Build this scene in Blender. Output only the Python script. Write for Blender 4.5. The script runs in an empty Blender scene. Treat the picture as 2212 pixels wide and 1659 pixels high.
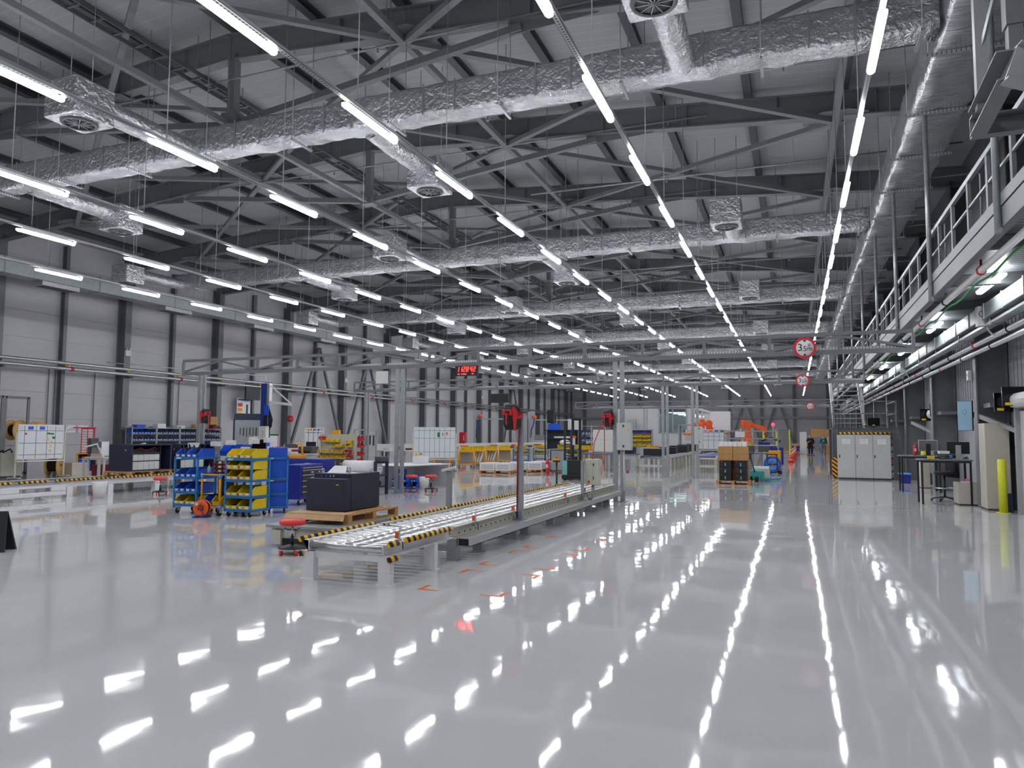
import bpy, bmesh, math, random
from mathutils import Vector, Matrix
random.seed(7)
S = bpy.context.scene
C = S.collection
PI = math.pi
KIDS = {}

# ------------------------------------------------------------------ materials
def lin(c):
    return tuple(((v / 255) / 12.92 if v / 255 <= .04045 else ((v / 255 + .055) / 1.055) ** 2.4) for v in c)

def mat(name, rgb, rough=.5, metal=0.0, var=.08, scale=6.0, bump=0.0, bscale=60.0, stretch=(1, 1, 1), emit=0.0, spec=.5):
    m = bpy.data.materials.new(name); m.use_nodes = True
    nt = m.node_tree; N = nt.nodes; L = nt.links
    b = N['Principled BSDF']
    c = lin(rgb)
    tc = N.new('ShaderNodeTexCoord')
    nz = N.new('ShaderNodeTexNoise'); nz.inputs['Scale'].default_value = scale; nz.inputs['Detail'].default_value = 3
    L.new(tc.outputs['Object'], nz.inputs['Vector'])
    r = N.new('ShaderNodeValToRGB')
    r.color_ramp.elements[0].position = .3; r.color_ramp.elements[1].position = .7
    r.color_ramp.elements[0].color = tuple(max(0, v * (1 - var)) for v in c) + (1,)
    r.color_ramp.elements[1].color = tuple(min(1, v * (1 + var)) for v in c) + (1,)
    L.new(nz.outputs['Fac'], r.inputs['Fac']); L.new(r.outputs['Color'], b.inputs['Base Color'])
    b.inputs['Roughness'].default_value = rough; b.inputs['Metallic'].default_value = metal
    b.inputs['Specular IOR Level'].default_value = spec
    if bump:
        mp = N.new('ShaderNodeMapping'); mp.inputs['Scale'].default_value = stretch
        n2 = N.new('ShaderNodeTexNoise'); n2.inputs['Scale'].default_value = bscale; n2.inputs['Detail'].default_value = 4
        n2.inputs['Distortion'].default_value = .6
        bp = N.new('ShaderNodeBump'); bp.inputs['Strength'].default_value = bump; bp.inputs['Distance'].default_value = .05
        L.new(tc.outputs['Object'], mp.inputs['Vector']); L.new(mp.outputs['Vector'], n2.inputs['Vector'])
        L.new(n2.outputs['Fac'], bp.inputs['Height']); L.new(bp.outputs['Normal'], b.inputs['Normal'])
    if emit:
        b.inputs['Emission Color'].default_value = c + (1,); b.inputs['Emission Strength'].default_value = emit
    return m

def stripes(name, c1, c2, per, vec=(1, 1, 1), duty=.5, rough=.45, metal=0.0, bump=0.0):
    """two colours alternating along vec in object space"""
    m = bpy.data.materials.new(name); m.use_nodes = True
    nt = m.node_tree; N = nt.nodes; L = nt.links; b = N['Principled BSDF']
    tc = N.new('ShaderNodeTexCoord')
    d = N.new('ShaderNodeVectorMath'); d.operation = 'DOT_PRODUCT'; d.inputs[1].default_value = tuple(v / per for v in vec)
    fr = N.new('ShaderNodeMath'); fr.operation = 'FRACT'
    lt = N.new('ShaderNodeMath'); lt.operation = 'LESS_THAN'; lt.inputs[1].default_value = duty
    mx = N.new('ShaderNodeMix'); mx.data_type = 'RGBA'
    mx.inputs[6].default_value = lin(c1) + (1,); mx.inputs[7].default_value = lin(c2) + (1,)
    L.new(tc.outputs['Object'], d.inputs[0]); L.new(d.outputs['Value'], fr.inputs[0]); L.new(fr.outputs[0], lt.inputs[0])
    L.new(lt.outputs[0], mx.inputs[0]); L.new(mx.outputs[2], b.inputs['Base Color'])
    b.inputs['Roughness'].default_value = rough; b.inputs['Metallic'].default_value = metal
    if bump:
        bp = N.new('ShaderNodeBump'); bp.inputs['Strength'].default_value = bump; bp.inputs['Distance'].default_value = .02
        L.new(lt.outputs[0], bp.inputs['Height']); L.new(bp.outputs['Normal'], b.inputs['Normal'])
    return m

def emission(name, rgb, strength):
    m = bpy.data.materials.new(name); m.use_nodes = True
    nt = m.node_tree; b = nt.nodes['Principled BSDF']
    b.inputs['Base Color'].default_value = lin(rgb) + (1,)
    b.inputs['Emission Color'].default_value = lin(rgb) + (1,); b.inputs['Emission Strength'].default_value = strength
    return m

M = {}
M['steel'] = mat('painted grey steel', (112, 114, 117), .45, 0, .05, 2)
M['steel_light'] = mat('light grey painted steel', (150, 152, 154), .42, 0, .04, 3)
M['steel_dark'] = mat('dark grey painted steel', (74, 77, 79), .5, 0, .06, 2)
M['col_dark'] = mat('dark column paint', (66, 67, 69), .5, 0, .06, 2)
M['galv'] = mat('galvanised metal', (196, 199, 202), .34, .85, .10, 14, .10, 30)
M['galv_dull'] = mat('dull galvanised metal', (158, 163, 165), .45, .5, .08, 9)
M['perf'] = stripes('perforated galvanised rail', (186, 189, 192), (92, 95, 98), .06, (0, 1, 0), .5, .35, .7)
def perforate(m, half):
    nt = m.node_tree; N = nt.nodes; L = nt.links
    tc = next(n for n in N if n.type == 'TEX_COORD'); mx = next(n for n in N if n.type == 'MIX'); lt = next(n for n in N if n.type == 'MATH' and n.operation == 'LESS_THAN')
    sp = N.new('ShaderNodeSeparateXYZ'); ab = N.new('ShaderNodeMath'); ab.operation = 'ABSOLUTE'; l2 = N.new('ShaderNodeMath'); l2.operation = 'LESS_THAN'; l2.inputs[1].default_value = half
    mu = N.new('ShaderNodeMath'); mu.operation = 'MULTIPLY'
    L.new(tc.outputs['Object'], sp.inputs[0]); L.new(sp.outputs['X'], ab.inputs[0]); L.new(ab.outputs[0], l2.inputs[0]); L.new(lt.outputs[0], mu.inputs[0]); L.new(l2.outputs[0], mu.inputs[1]); L.new(mu.outputs[0], mx.inputs[0])
perforate(M['perf'], .016)
M['perf_x'] = stripes('perforated galvanised channel', (104, 107, 110), (190, 193, 196), .07, (1, 1, 0), .78, .35, .6)
M['foil'] = mat('crinkled aluminium foil', (205, 207, 210), .27, .85, .12, 3, 1.0, 10, (1, 1, 1))
M['foil_t'] = mat('folded aluminium foil', (205, 207, 210), .27, .8, .12, 3, 1.0, 4, (.35, 2.6, 1))
M['chrome'] = mat('polished roller steel', (214, 216, 214), .2, .92, .07, 20)
M['deck'] = mat('ceiling sheet metal', (158, 159, 162), .55, 0, .05, 1)
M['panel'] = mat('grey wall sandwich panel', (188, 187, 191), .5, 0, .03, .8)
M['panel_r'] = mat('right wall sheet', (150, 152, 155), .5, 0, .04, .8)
M['panel_shaded'] = mat('wall sheet in painted shade', (92, 94, 96), .55, 0, .06, .8)  # sheet colour darkened to stand in for the unlit zone above the mezzanine
M['white'] = mat('white powder coat', (224, 223, 226), .4, 0, .03, 5)
M['offwhite'] = mat('off white plastic', (212, 211, 207), .45, 0, .04, 6)
M['lightgrey'] = mat('light grey cabinet paint', (196, 198, 194), .42, 0, .03, 4)
M['beige'] = mat('beige cabinet paint', (186, 180, 168), .45, 0, .04, 4)
M['boxgrey'] = mat('electrical box grey', (192, 190, 176), .45, 0, .03, 5)
M['navy'] = mat('navy textured steel', (38, 43, 64), .48, 0, .06, 20, .05, 200)
M['navyframe'] = mat('dark blue frame paint', (42, 50, 74), .45, 0, .05, 8)
M['blueframe'] = mat('sky blue cart paint', (44, 122, 190), .42, 0, .05, 7)
M['bluebin'] = mat('blue plastic bin', (22, 84, 200), .42, 0, .06, 8)
M['bluecab'] = mat('royal blue cabinet paint', (26, 40, 142), .4, 0, .05, 6)
M['bluelight'] = mat('light blue plastic', (96, 150, 228), .45, 0, .05, 8)
M['bluepost'] = mat('deep blue column paint', (30, 56, 128), .45, 0, .06, 4)
M['greyblue'] = mat('slate blue plastic bin', (86, 102, 146), .5, 0, .06, 9)
M['yellow'] = mat('yellow plastic bin', (228, 194, 10), .42, 0, .06, 8)
M['amber'] = mat('amber pipe coating', (232, 160, 12), .42, 0, .05, 8)
M['bollard'] = mat('fluorescent yellow paint', (206, 208, 40), .42, 0, .06, 8)
M['red'] = mat('red plastic', (206, 34, 46), .42, 0, .06, 8)
M['redseat'] = mat('red vinyl seat', (226, 58, 52), .38, 0, .05, 9)
M['darkred'] = mat('dark red cloth', (128, 18, 34), .7, 0, .08, 9)
M['orange'] = mat('orange paint', (236, 92, 28), .42, 0, .06, 8)
M['orangeline'] = mat('orange floor tape', (222, 104, 42), .4, 0, .05, 8)
M['yellowline'] = mat('yellow floor tape', (204, 176, 40), .45, 0, .08, 8)
M['green'] = mat('green plastic', (18, 118, 52), .5, 0, .07, 8)
M['greencable'] = mat('green cable sheath', (40, 150, 78), .5, 0, .07, 8)
M['teal'] = mat('teal truck paint', (44, 148, 150), .45, 0, .06, 6)
M['mint'] = mat('mint panel', (120, 190, 184), .45, 0, .06, 6)
M['black'] = mat('black plastic', (26, 27, 29), .45, 0, .15, 12)
M['blackmat'] = mat('black rubber', (20, 20, 21), .7, 0, .15, 12)
M['screen'] = mat('dark screen glass', (10, 11, 13), .15, 0, .02, 3)
M['screen_grey'] = mat('grey monitor screen', (112, 112, 112), .3, 0, .03, 3)
M['drawer'] = mat('black drawer front', (34, 36, 36), .45, 0, .1, 10)
M['wood'] = mat('pallet pine', (188, 142, 92), .75, 0, .2, 14, .15, 40, (1, 6, 1))
M['wood_reel'] = mat('cable drum plywood', (206, 164, 98), .7, 0, .14, 9, .1, 30)
M['card'] = mat('brown cardboard', (186, 142, 88), .8, 0, .08, 6, .08, 40)
M['cardpale'] = mat('pale cardboard', (200, 164, 122), .8, 0, .07, 6, .08, 40)
M['paper'] = mat('white paper', (232, 232, 234), .75, 0, .03, 6)
M['label'] = mat('label paper', (200, 206, 210), .7, 0, .04, 12)
M['board'] = mat('whiteboard enamel', (218, 220, 224), .25, 0, .02, 3)
M['ink'] = mat('dark marker line', (58, 66, 72), .6, 0, .05, 10)
M['inkgreen'] = mat('green marker line', (24, 140, 96), .6, 0, .05, 10)
M['inkyellow'] = mat('yellow marker line', (216, 190, 60), .6, 0, .05, 10)
M['inkred'] = mat('red marker line', (214, 84, 72), .6, 0, .05, 10)
M['inkblue'] = mat('blue printed patch', (60, 92, 196), .6, 0, .05, 10)
M['pink'] = mat('pink printed patch', (226, 130, 176), .6, 0, .05, 10)
M['foam'] = mat('white foam block', (232, 228, 226), .7, 0, .04, 12, .15, 60)
M['plastic'] = mat('clear plastic wrap', (222, 224, 226), .35, 0, .08, 14, .7, 30)
M['peg'] = stripes('perforated beige panel', (150, 148, 136), (190, 188, 174), .04, (0, 1, 0), .75, .5)
M['seat_foam'] = mat('black seat cloth', (32, 34, 38), .8, 0, .1, 20)
M['skin'] = mat('skin', (206, 158, 140), .55, 0, .05, 20)
M['cloth_black'] = mat('black cloth', (20, 20, 24), .85, 0, .12, 12)
M['cloth_grey'] = mat('grey trousers cloth', (108, 108, 116), .85, 0, .08, 12)
M['cloth_green'] = mat('dark green sweatshirt cloth', (14, 72, 46), .85, 0, .08, 12)
M['print_green'] = mat('bright green print', (80, 170, 90), .8, 0, .08, 12)
M['hair'] = mat('dark brown hair', (54, 44, 38), .7, 0, .1, 40)
M['hazard'] = stripes('black and yellow hazard foam', (30, 30, 32), (238, 182, 14), .13, (1, 1, .6), .5, .55)
M['hazard_far'] = stripes('wide hazard wrap', (30, 30, 32), (238, 166, 14), .2, (1, 0, 1.2), .5, .55)
M['hazard_x'] = stripes('hazard beam guard', (34, 32, 26), (238, 172, 14), .16, (1, 0, .6), .5, .55)
M['redwhite'] = stripes('red and white barrier', (232, 224, 220), (222, 62, 44), .24, (0, 1, .8), .5, .5)
M['shutter'] = mat('roller shutter steel', (206, 208, 204), .42, .25, .04, 3)
M['tv'] = mat('pale blue screen', (122, 152, 172), .25, 0, .05, 1.5, emit=.12)
M['lamp'] = emission('lit tube diffuser', (248, 250, 255), 50)
M['lamp_room'] = emission('lit room panel', (255, 253, 250), 9)
M['led'] = emission('red led segments', (255, 40, 34), 5)
M['led_dim'] = mat('unlit led segments', (60, 18, 20), .5)
M['redlamp'] = emission('red beacon', (255, 40, 60), 5)
M['glass'] = mat('window glass', (150, 168, 172), .06, 0, .03, 2)
M['corr'] = stripes('corrugated mezzanine underside', (104, 110, 112), (150, 156, 158), .15, (0, 1, 0), .5, .4, .35, .6)
gl = M['glass'].node_tree.nodes['Principled BSDF']; gl.inputs['Transmission Weight'].default_value = .85; gl.inputs['IOR'].default_value = 1.02

def floor_material():
    m = bpy.data.materials.new('glossy light grey epoxy'); m.use_nodes = True
    nt = m.node_tree; N = nt.nodes; L = nt.links; b = N['Principled BSDF']
    tc = N.new('ShaderNodeTexCoord')
    n1 = N.new('ShaderNodeTexNoise'); n1.inputs['Scale'].default_value = .25; n1.inputs['Detail'].default_value = 5
    L.new(tc.outputs['Object'], n1.inputs['Vector'])
    r = N.new('ShaderNodeValToRGB'); r.color_ramp.elements[0].position = .35; r.color_ramp.elements[1].position = .68
    r.color_ramp.elements[0].color = lin((193, 193, 194)) + (1,); r.color_ramp.elements[1].color = lin((202, 202, 203)) + (1,)
    L.new(n1.outputs['Fac'], r.inputs['Fac']); L.new(r.outputs['Color'], b.inputs['Base Color'])
    n3 = N.new('ShaderNodeTexNoise'); n3.inputs['Scale'].default_value = .9; n3.inputs['Detail'].default_value = 3
    L.new(tc.outputs['Object'], n3.inputs['Vector'])
    mr = N.new('ShaderNodeMapRange'); mr.inputs['To Min'].default_value = .02; mr.inputs['To Max'].default_value = .06
    L.new(n3.outputs['Fac'], mr.inputs['Value']); L.new(mr.outputs['Result'], b.inputs['Roughness'])
    n2 = N.new('ShaderNodeTexNoise'); n2.inputs['Scale'].default_value = 1.8; n2.inputs['Detail'].default_value = 2.0; n2.inputs['Roughness'].default_value = .35
    L.new(tc.outputs['Object'], n2.inputs['Vector'])
    bp = N.new('ShaderNodeBump'); bp.inputs['Strength'].default_value = .5; bp.inputs['Distance'].default_value = .0055
    L.new(n2.outputs['Fac'], bp.inputs['Height']); L.new(bp.outputs['Normal'], b.inputs['Normal'])
    b.inputs['IOR'].default_value = 1.52
    return m
M['floor'] = floor_material()

# ------------------------------------------------------------------ mesh builder
class MB:
    def __init__(s): s.v = []; s.f = []; s.mi = []; s.sm = []; s.cur = 0
    def add(s, vs, fs, smooth=False):
        o = len(s.v); s.v += [tuple(v) for v in vs]
        for f in fs: s.f.append(tuple(i + o for i in f)); s.mi.append(s.cur); s.sm.append(smooth)
        return s
    def box(s, x0, x1, y0, y1, z0, z1):
        return s.add([(x0, y0, z0), (x1, y0, z0), (x1, y1, z0), (x0, y1, z0), (x0, y0, z1), (x1, y0, z1), (x1, y1, z1), (x0, y1, z1)],
                     [(3, 2, 1, 0), (4, 5, 6, 7), (0, 1, 5, 4), (1, 2, 6, 5), (2, 3, 7, 6), (3, 0, 4, 7)])
    def cb(s, c, d):
        return s.box(c[0] - d[0] / 2, c[0] + d[0] / 2, c[1] - d[1] / 2, c[1] + d[1] / 2, c[2] - d[2] / 2, c[2] + d[2] / 2)
    def hexa(s, lo, hi):   # two quads (bottom, top), counter-clockwise
        return s.add(list(lo) + list(hi), [(3, 2, 1, 0), (4, 5, 6, 7), (0, 1, 5, 4), (1, 2, 6, 5), (2, 3, 7, 6), (3, 0, 4, 7)])
    def frame_of(s, p, q, up=(0, 0, 1)):
        p = Vector(p); q = Vector(q); d = (q - p).normalized(); u = Vector(up)
        if abs(d.dot(u)) > .98: u = Vector((1, 0, 0))
        a = d.cross(u).normalized(); b = a.cross(d).normalized()
        return p, q, a, b
    def extr(s, p, q, prof, up=(0, 0, 1), smooth=False, caps=True):
        p, q, a, b = s.frame_of(p, q, up); n = len(prof)
        vs = [p + a * x + b * y for x, y in prof] + [q + a * x + b * y for x, y in prof]
        s.add(vs, [(i, (i + 1) % n, n + (i + 1) % n, n + i) for i in range(n)], smooth)
        if caps: s.add(vs, [tuple(range(n - 1, -1, -1)), tuple(range(n, 2 * n))])
        return s
    def bar(s, p, q, w, h=None, up=(0, 0, 1)):
        h = w if h is None else h
        return s.extr(p, q, [(-w / 2, -h / 2), (w / 2, -h / 2), (w / 2, h / 2), (-w / 2, h / 2)], up)
    def ibeam(s, p, q, w, h, t=.02, up=(0, 0, 1)):
        a, b, k = w / 2, h / 2, t / 2
        return s.extr(p, q, [(-a, -b), (a, -b), (a, -b + t), (k, -b + t), (k, b - t), (a, b - t), (a, b), (-a, b), (-a, b - t), (-k, b - t), (-k, -b + t), (-a, -b + t)], up)
    def chan(s, p, q, w, h, t=.012, up=(0, 0, 1)):   # C profile, web on the left
        a, b = w / 2, h / 2
        return s.extr(p, q, [(-a, -b), (a, -b), (a, -b + t), (-a + t, -b + t), (-a + t, b - t), (a, b - t), (a, b), (-a, b)], up)
    def cyl(s, p, q, r, n=12, r2=None):
        r2 = r if r2 is None else r2
        p, q, a, b = s.frame_of(p, q)
        ring = [(math.cos(2 * PI * i / n), math.sin(2 * PI * i / n)) for i in range(n)]
        vs = [p + a * x * r + b * y * r for x, y in ring] + [q + a * x * r2 + b * y * r2 for x, y in ring]
        s.add(vs, [(i, (i + 1) % n, n + (i + 1) % n, n + i) for i in range(n)], True)
        return s.add(vs, [tuple(range(n - 1, -1, -1)), tuple(range(n, 2 * n))])
    def tube(s, pts, r, n=8):
        pts = [Vector(p) for p in pts]; rings = []
        for i, p in enumerate(pts):
            d = (pts[min(i + 1, len(pts) - 1)] - pts[max(i - 1, 0)]).normalized()
            u = Vector((0, 0, 1)) if abs(d.z) < .9 else Vector((0, 1, 0))
            a = d.cross(u).normalized(); b = a.cross(d)
            rings.append([p + a * math.cos(2 * PI * k / n) * r + b * math.sin(2 * PI * k / n) * r for k in range(n)])
        vs = [v for g in rings for v in g]; fs = []
        for i in range(len(rings) - 1):
            for k in range(n): fs.append((i * n + k, i * n + (k + 1) % n, (i + 1) * n + (k + 1) % n, (i + 1) * n + k))
        s.add(vs, fs, True)
        m = len(vs)
        return s.add(vs, [tuple(range(n - 1, -1, -1)), tuple(range(m - n, m))])
    def lathe(s, prof, c=(0, 0, 0), n=20, axis='z', smooth=True):
        vs = []
        for r, h in prof:
            for k in range(n):
                a = 2 * PI * k / n; x, y = r * math.cos(a), r * math.sin(a)
                p = (x, y, h) if axis == 'z' else ((h, x, y) if axis == 'x' else (y, h, x))
                vs.append((c[0] + p[0], c[1] + p[1], c[2] + p[2]))
        fs = [(i * n + k, i * n + (k + 1) % n, (i + 1) * n + (k + 1) % n, (i + 1) * n + k) for i in range(len(prof) - 1) for k in range(n)]
        if len(prof) >= 4 and prof[0][0] > .002 and prof[-1][0] > .002:      # hollow ring: close the profile on itself
            i = len(prof) - 1
            return s.add(vs, fs + [(i * n + k, i * n + (k + 1) % n, (k + 1) % n, k) for k in range(n)], smooth)
        s.add(vs, fs, smooth)
        m = len(vs)
        return s.add(vs, [tuple(range(n - 1, -1, -1)), tuple(range(m - n, m))])
    def ball(s, c, r, n=12, sc=(1, 1, 1)):
        pr = [(max(1e-4, r * math.sin(PI * i / 8)), -r * math.cos(PI * i / 8)) for i in range(9)]
        o = len(s.v); s.lathe(pr, (0, 0, 0), n)
        for i in range(o, len(s.v)):
            v = s.v[i]; s.v[i] = (c[0] + v[0] * sc[0], c[1] + v[1] * sc[1], c[2] + v[2] * sc[2])
        return s
    def ring(s, c, R, r, axis='z', n=24, k=8, squash=1):
        vs = []
        for i in range(n):
            a = 2 * PI * i / n
            for j in range(k):
                b = 2 * PI * j / k; rr = R + r * math.cos(b); h = r * squash * math.sin(b)
                x, y = rr * math.cos(a), rr * math.sin(a)
                p = (x, y, h) if axis == 'z' else ((h, x, y) if axis == 'x' else (x, h, y))
                vs.append((c[0] + p[0], c[1] + p[1], c[2] + p[2]))
        return s.add(vs, [(i * k + j, i * k + (j + 1) % k, ((i + 1) % n) * k + (j + 1) % k, ((i + 1) % n) * k + j) for i in range(n) for j in range(k)], True)
    def mesh(s, name, mats, bev=0.0):
        me = bpy.data.meshes.new(name); me.from_pydata(s.v, [], s.f)
        for m in (mats if isinstance(mats, (list, tuple)) else [mats]): me.materials.append(M[m] if isinstance(m, str) else m)
        me.polygons.foreach_set('material_index', s.mi); me.polygons.foreach_set('use_smooth', s.sm)
        bm = bmesh.new(); bm.from_mesh(me)
        bmesh.ops.remove_doubles(bm, verts=bm.verts, dist=1e-5)
        bmesh.ops.recalc_face_normals(bm, faces=bm.faces)
        if bev:
            ed = [e for e in bm.edges if len(e.link_faces) == 2 and e.calc_face_angle(0) > .9]
            bmesh.ops.bevel(bm, geom=ed, offset=bev, segments=2, affect='EDGES', profile=.5)
        bm.to_mesh(me); bm.free(); me.update()
        return me
    def build(s, name, mats, parent=None, bev=0.0, loc=None, label=None, kind=None):
        return put(name, s.mesh(name, mats, bev), parent, loc, label, kind)

def put(name, me, parent=None, loc=None, label=None, kind=None):
    o = bpy.data.objects.new(name, me); C.objects.link(o)
    if loc: o.location = loc
    if parent is not None: o.parent = parent; KIDS.setdefault(parent, []).append(o)
    if label: o['label'] = label
    if kind: o['kind'] = kind
    return o

def thing(name, label, cat, loc=(0, 0, 0), rz=0.0, group=None):
    o = bpy.data.objects.new(name, None); C.objects.link(o); o.empty_display_size = .1
    o.location = loc; o.rotation_euler = (0, 0, rz); o['label'] = label; o['category'] = cat
    if group: o['group'] = group
    return o

def tag(o, label, cat, group=None):
    o['label'] = label; o['category'] = cat
    if group: o['group'] = group
    return o

def struct(name, mb, mats, **k):
    return mb.build(name, mats, kind='structure', **k)

def copy_tree(o, parent=None):
    c = o.copy(); C.objects.link(c)
    if parent is not None: c.parent = parent; KIDS.setdefault(parent, []).append(c)
    for ch in KIDS.get(o, []): copy_tree(ch, c)
    return c

def dup(root, loc, rz=None, label=None, group=None):
    c = copy_tree(root); c.location = loc
    if rz is not None: c.rotation_euler = (0, 0, rz)
    if label: c['label'] = label
    if group: c['group'] = group
    return c

ORD = ['first', 'second', 'third', 'fourth', 'fifth', 'sixth', 'seventh', 'eighth', 'ninth', 'tenth', 'eleventh', 'twelfth', 'thirteenth', 'fourteenth', 'fifteenth', 'sixteenth', 'seventeenth', 'eighteenth', 'nineteenth', 'twentieth',
       'twenty-first', 'twenty-second', 'twenty-third', 'twenty-fourth', 'twenty-fifth', 'twenty-sixth', 'twenty-seventh', 'twenty-eighth', 'twenty-ninth', 'thirtieth', 'thirty-first', 'thirty-second', 'thirty-third', 'thirty-fourth', 'thirty-fifth']

def text_mesh(body, size, mat_, ext=.002, axis='-y', align='CENTER', shear=0):
    cu = bpy.data.curves.new('t', 'FONT'); cu.body = body; cu.size = size; cu.extrude = ext; cu.align_x = align; cu.align_y = 'CENTER'; cu.shear = shear
    ob = bpy.data.objects.new('t', cu); C.objects.link(ob)
    me = bpy.data.meshes.new_from_object(ob.evaluated_get(bpy.context.evaluated_depsgraph_get()))
    bpy.data.objects.remove(ob); bpy.data.curves.remove(cu)
    R = {'-y': Matrix.Rotation(PI / 2, 4, 'X'), '+x': Matrix.Rotation(PI / 2, 4, 'Z') @ Matrix.Rotation(PI / 2, 4, 'X'), '-x': Matrix.Rotation(-PI / 2, 4, 'Z') @ Matrix.Rotation(PI / 2, 4, 'X')}[axis]
    me.transform(R); me.materials.clear(); me.materials.append(M[mat_])
    return me

# ------------------------------------------------------------------ camera and view
F, YAW, PITCH, ROLL = 1565.5, math.radians(21.275), math.radians(4.031), math.radians(.306)
def setup_camera():
    cy, sy, cp, sp, cr, sr = math.cos(YAW), math.sin(YAW), math.cos(PITCH), math.sin(PITCH), math.cos(ROLL), math.sin(ROLL)
    r = Vector((cy, sy, 0)); f0 = Vector((-sy, cy, 0)); z = Vector((0, 0, 1))
    f = f0 * cp + z * sp; u = -f0 * sp + z * cp
    r2 = r * cr + u * sr; u2 = u * cr - r * sr
    cam = bpy.data.cameras.new('camera'); cam.sensor_width = 36; cam.lens = F / 2212 * 36; cam.clip_end = 400
    o = bpy.data.objects.new('camera', cam); C.objects.link(o)
    m = Matrix((r2, u2, -f)).transposed().to_4x4(); m.translation = Vector((0, 0, 1.66)); o.matrix_world = m
    S.camera = o
setup_camera()
S.view_settings.view_transform = 'Standard'; S.view_settings.look = 'None'; S.view_settings.gamma = 1; S.view_settings.use_curve_mapping = False
S.view_settings.exposure = 0.0
w = bpy.data.worlds.new('world'); S.world = w; w.use_nodes = True
w.node_tree.nodes['Background'].inputs[0].default_value = (.5, .52, .55, 1); w.node_tree.nodes['Background'].inputs[1].default_value = .05

# ------------------------------------------------------------------ building shell
XL, XR, Y0, Y1 = -30.0, 4.75, -7.0, 101.0
RIDGE = -12.5
def zf(x): return 10.62 - .075 * abs(x - RIDGE)          # underside of the rafters
FR = [1.3 + 6 * k for k in range(17)]                      # frame positions along the hall
struct('floor', MB().box(XL - 1, XR + 1.2, Y0 - 1, Y1 + 1, -.2, 0), 'floor')

b = MB()
for x0, x1 in ((XL - .4, RIDGE), (RIDGE, XR + .65)):
    za, zb = zf(x0) + .88, zf(x1) + .88
    b.hexa([(x0, Y0, za), (x1, Y0, zb), (x1, Y1, zb), (x0, Y1, za)], [(x0, Y0, za + .1), (x1, Y0, zb + .1), (x1, Y1, zb + .1), (x0, Y1, za + .1)])
x = XL + .2
while x < XR + .4:                                         # standing ribs of the sheet
    n = 18
    x += 2.0
M['deckr'] = stripes('ribbed roof sheet', (156, 157, 160), (166, 167, 170), .33, (0, 1, 0), .12, .55, 0, .5)
struct('ceiling', b, 'deckr')

b = MB()
for i in range(9):
    b.box(XL - .2, XL, Y0, Y1, i * 1.13, i * 1.13 + 1.112)
b.box(XL - .25, XL - .03, Y0, Y1, 0, 10.2)
struct('wall_left', b, 'panel')
b = MB()
for i in range(10): b.box(XL, XR + .6, Y1, Y1 + .2, i * 1.13, i * 1.13 + 1.11)
b.box(XL, XR + .6, Y1 + .03, Y1 + .25, 0, 11.6)
struct('wall_back', b, 'panel')
b = MB(); b.box(XL, XR + .6, Y0 - .2, Y0, 0, 11.6)
struct('wall_front', b, 'panel')
b = MB(); b.box(XR, XR + .2, Y0, Y1, 0, 4.6)
for k in range(int((Y1 - Y0) / .3)): b.box(XR - .015, XR, Y0 + k * .3, Y0 + k * .3 + .05, 2.75, 4.6)
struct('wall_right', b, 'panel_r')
struct('wall_right_upper', MB().box(XR + .3, XR + .5, Y0, Y1, 4.6, 10.4), 'panel_shaded')

# wall columns
for k, y in enumerate(FR):
    b = MB(); b.ibeam((XL + .26, y, 0), (XL + .26, y, zf(XL) + .3), .34, .52, .03, (1, 0, 0))
    struct('trim_column_left', b, 'steel')
    b = MB(); b.ibeam((XL + .14, y + 3, 0), (XL + .14, y + 3, zf(XL) + .6), .16, .26, .02, (1, 0, 0))
    struct('trim_post_left', b, 'steel')
    b = MB(); b.ibeam((4.4, y + 1.0, 0), (4.4, y + 1.0, 4.4), .3, .66, .03, (1, 0, 0)); b.box(4.2, 4.74, y + .2, y + .85, 2.36, 2.46)
    struct('trim_column_right', b, 'steel')
    b = MB(); b.ibeam((4.86, y, 4.45), (4.86, y, zf(4.9) + .2), .3, .5, .03, (1, 0, 0))
    struct('trim_column_upper', b, 'steel_dark')
for i, (ya, yb) in enumerate(((37.3, 40.3), (43.3, 40.3), (43.3, 46.3), (49.3, 46.3), (73.3, 76.3), (79.3, 76.3))):
    struct('trim_brace_left', MB().bar((XL + .45, ya, .3), (XL + .45, yb, 7.4), .16, .16), 'steel')
for x in [-28 + 4 * i for i in range(9)]:
    struct('trim_column_back', MB().ibeam((x, Y1 - .15, 0), (x, Y1 - .15, zf(x) + .3), .3, .3, .03, (0, 1, 0)), 'steel')
for xa, xb in ((-8, -6), (-4, -6), (-4, -2), (0, -2)):
    struct('trim_brace_back', MB().bar((xb, Y1 - .35, 6.6), (xa, Y1 - .35, .3), .24, .2), 'steel')
struct('trim_rail_back', MB().bar((XL, Y1 - .35, 4.1), (XR, Y1 - .35, 4.1), .2, .3), 'steel_light')

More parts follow.
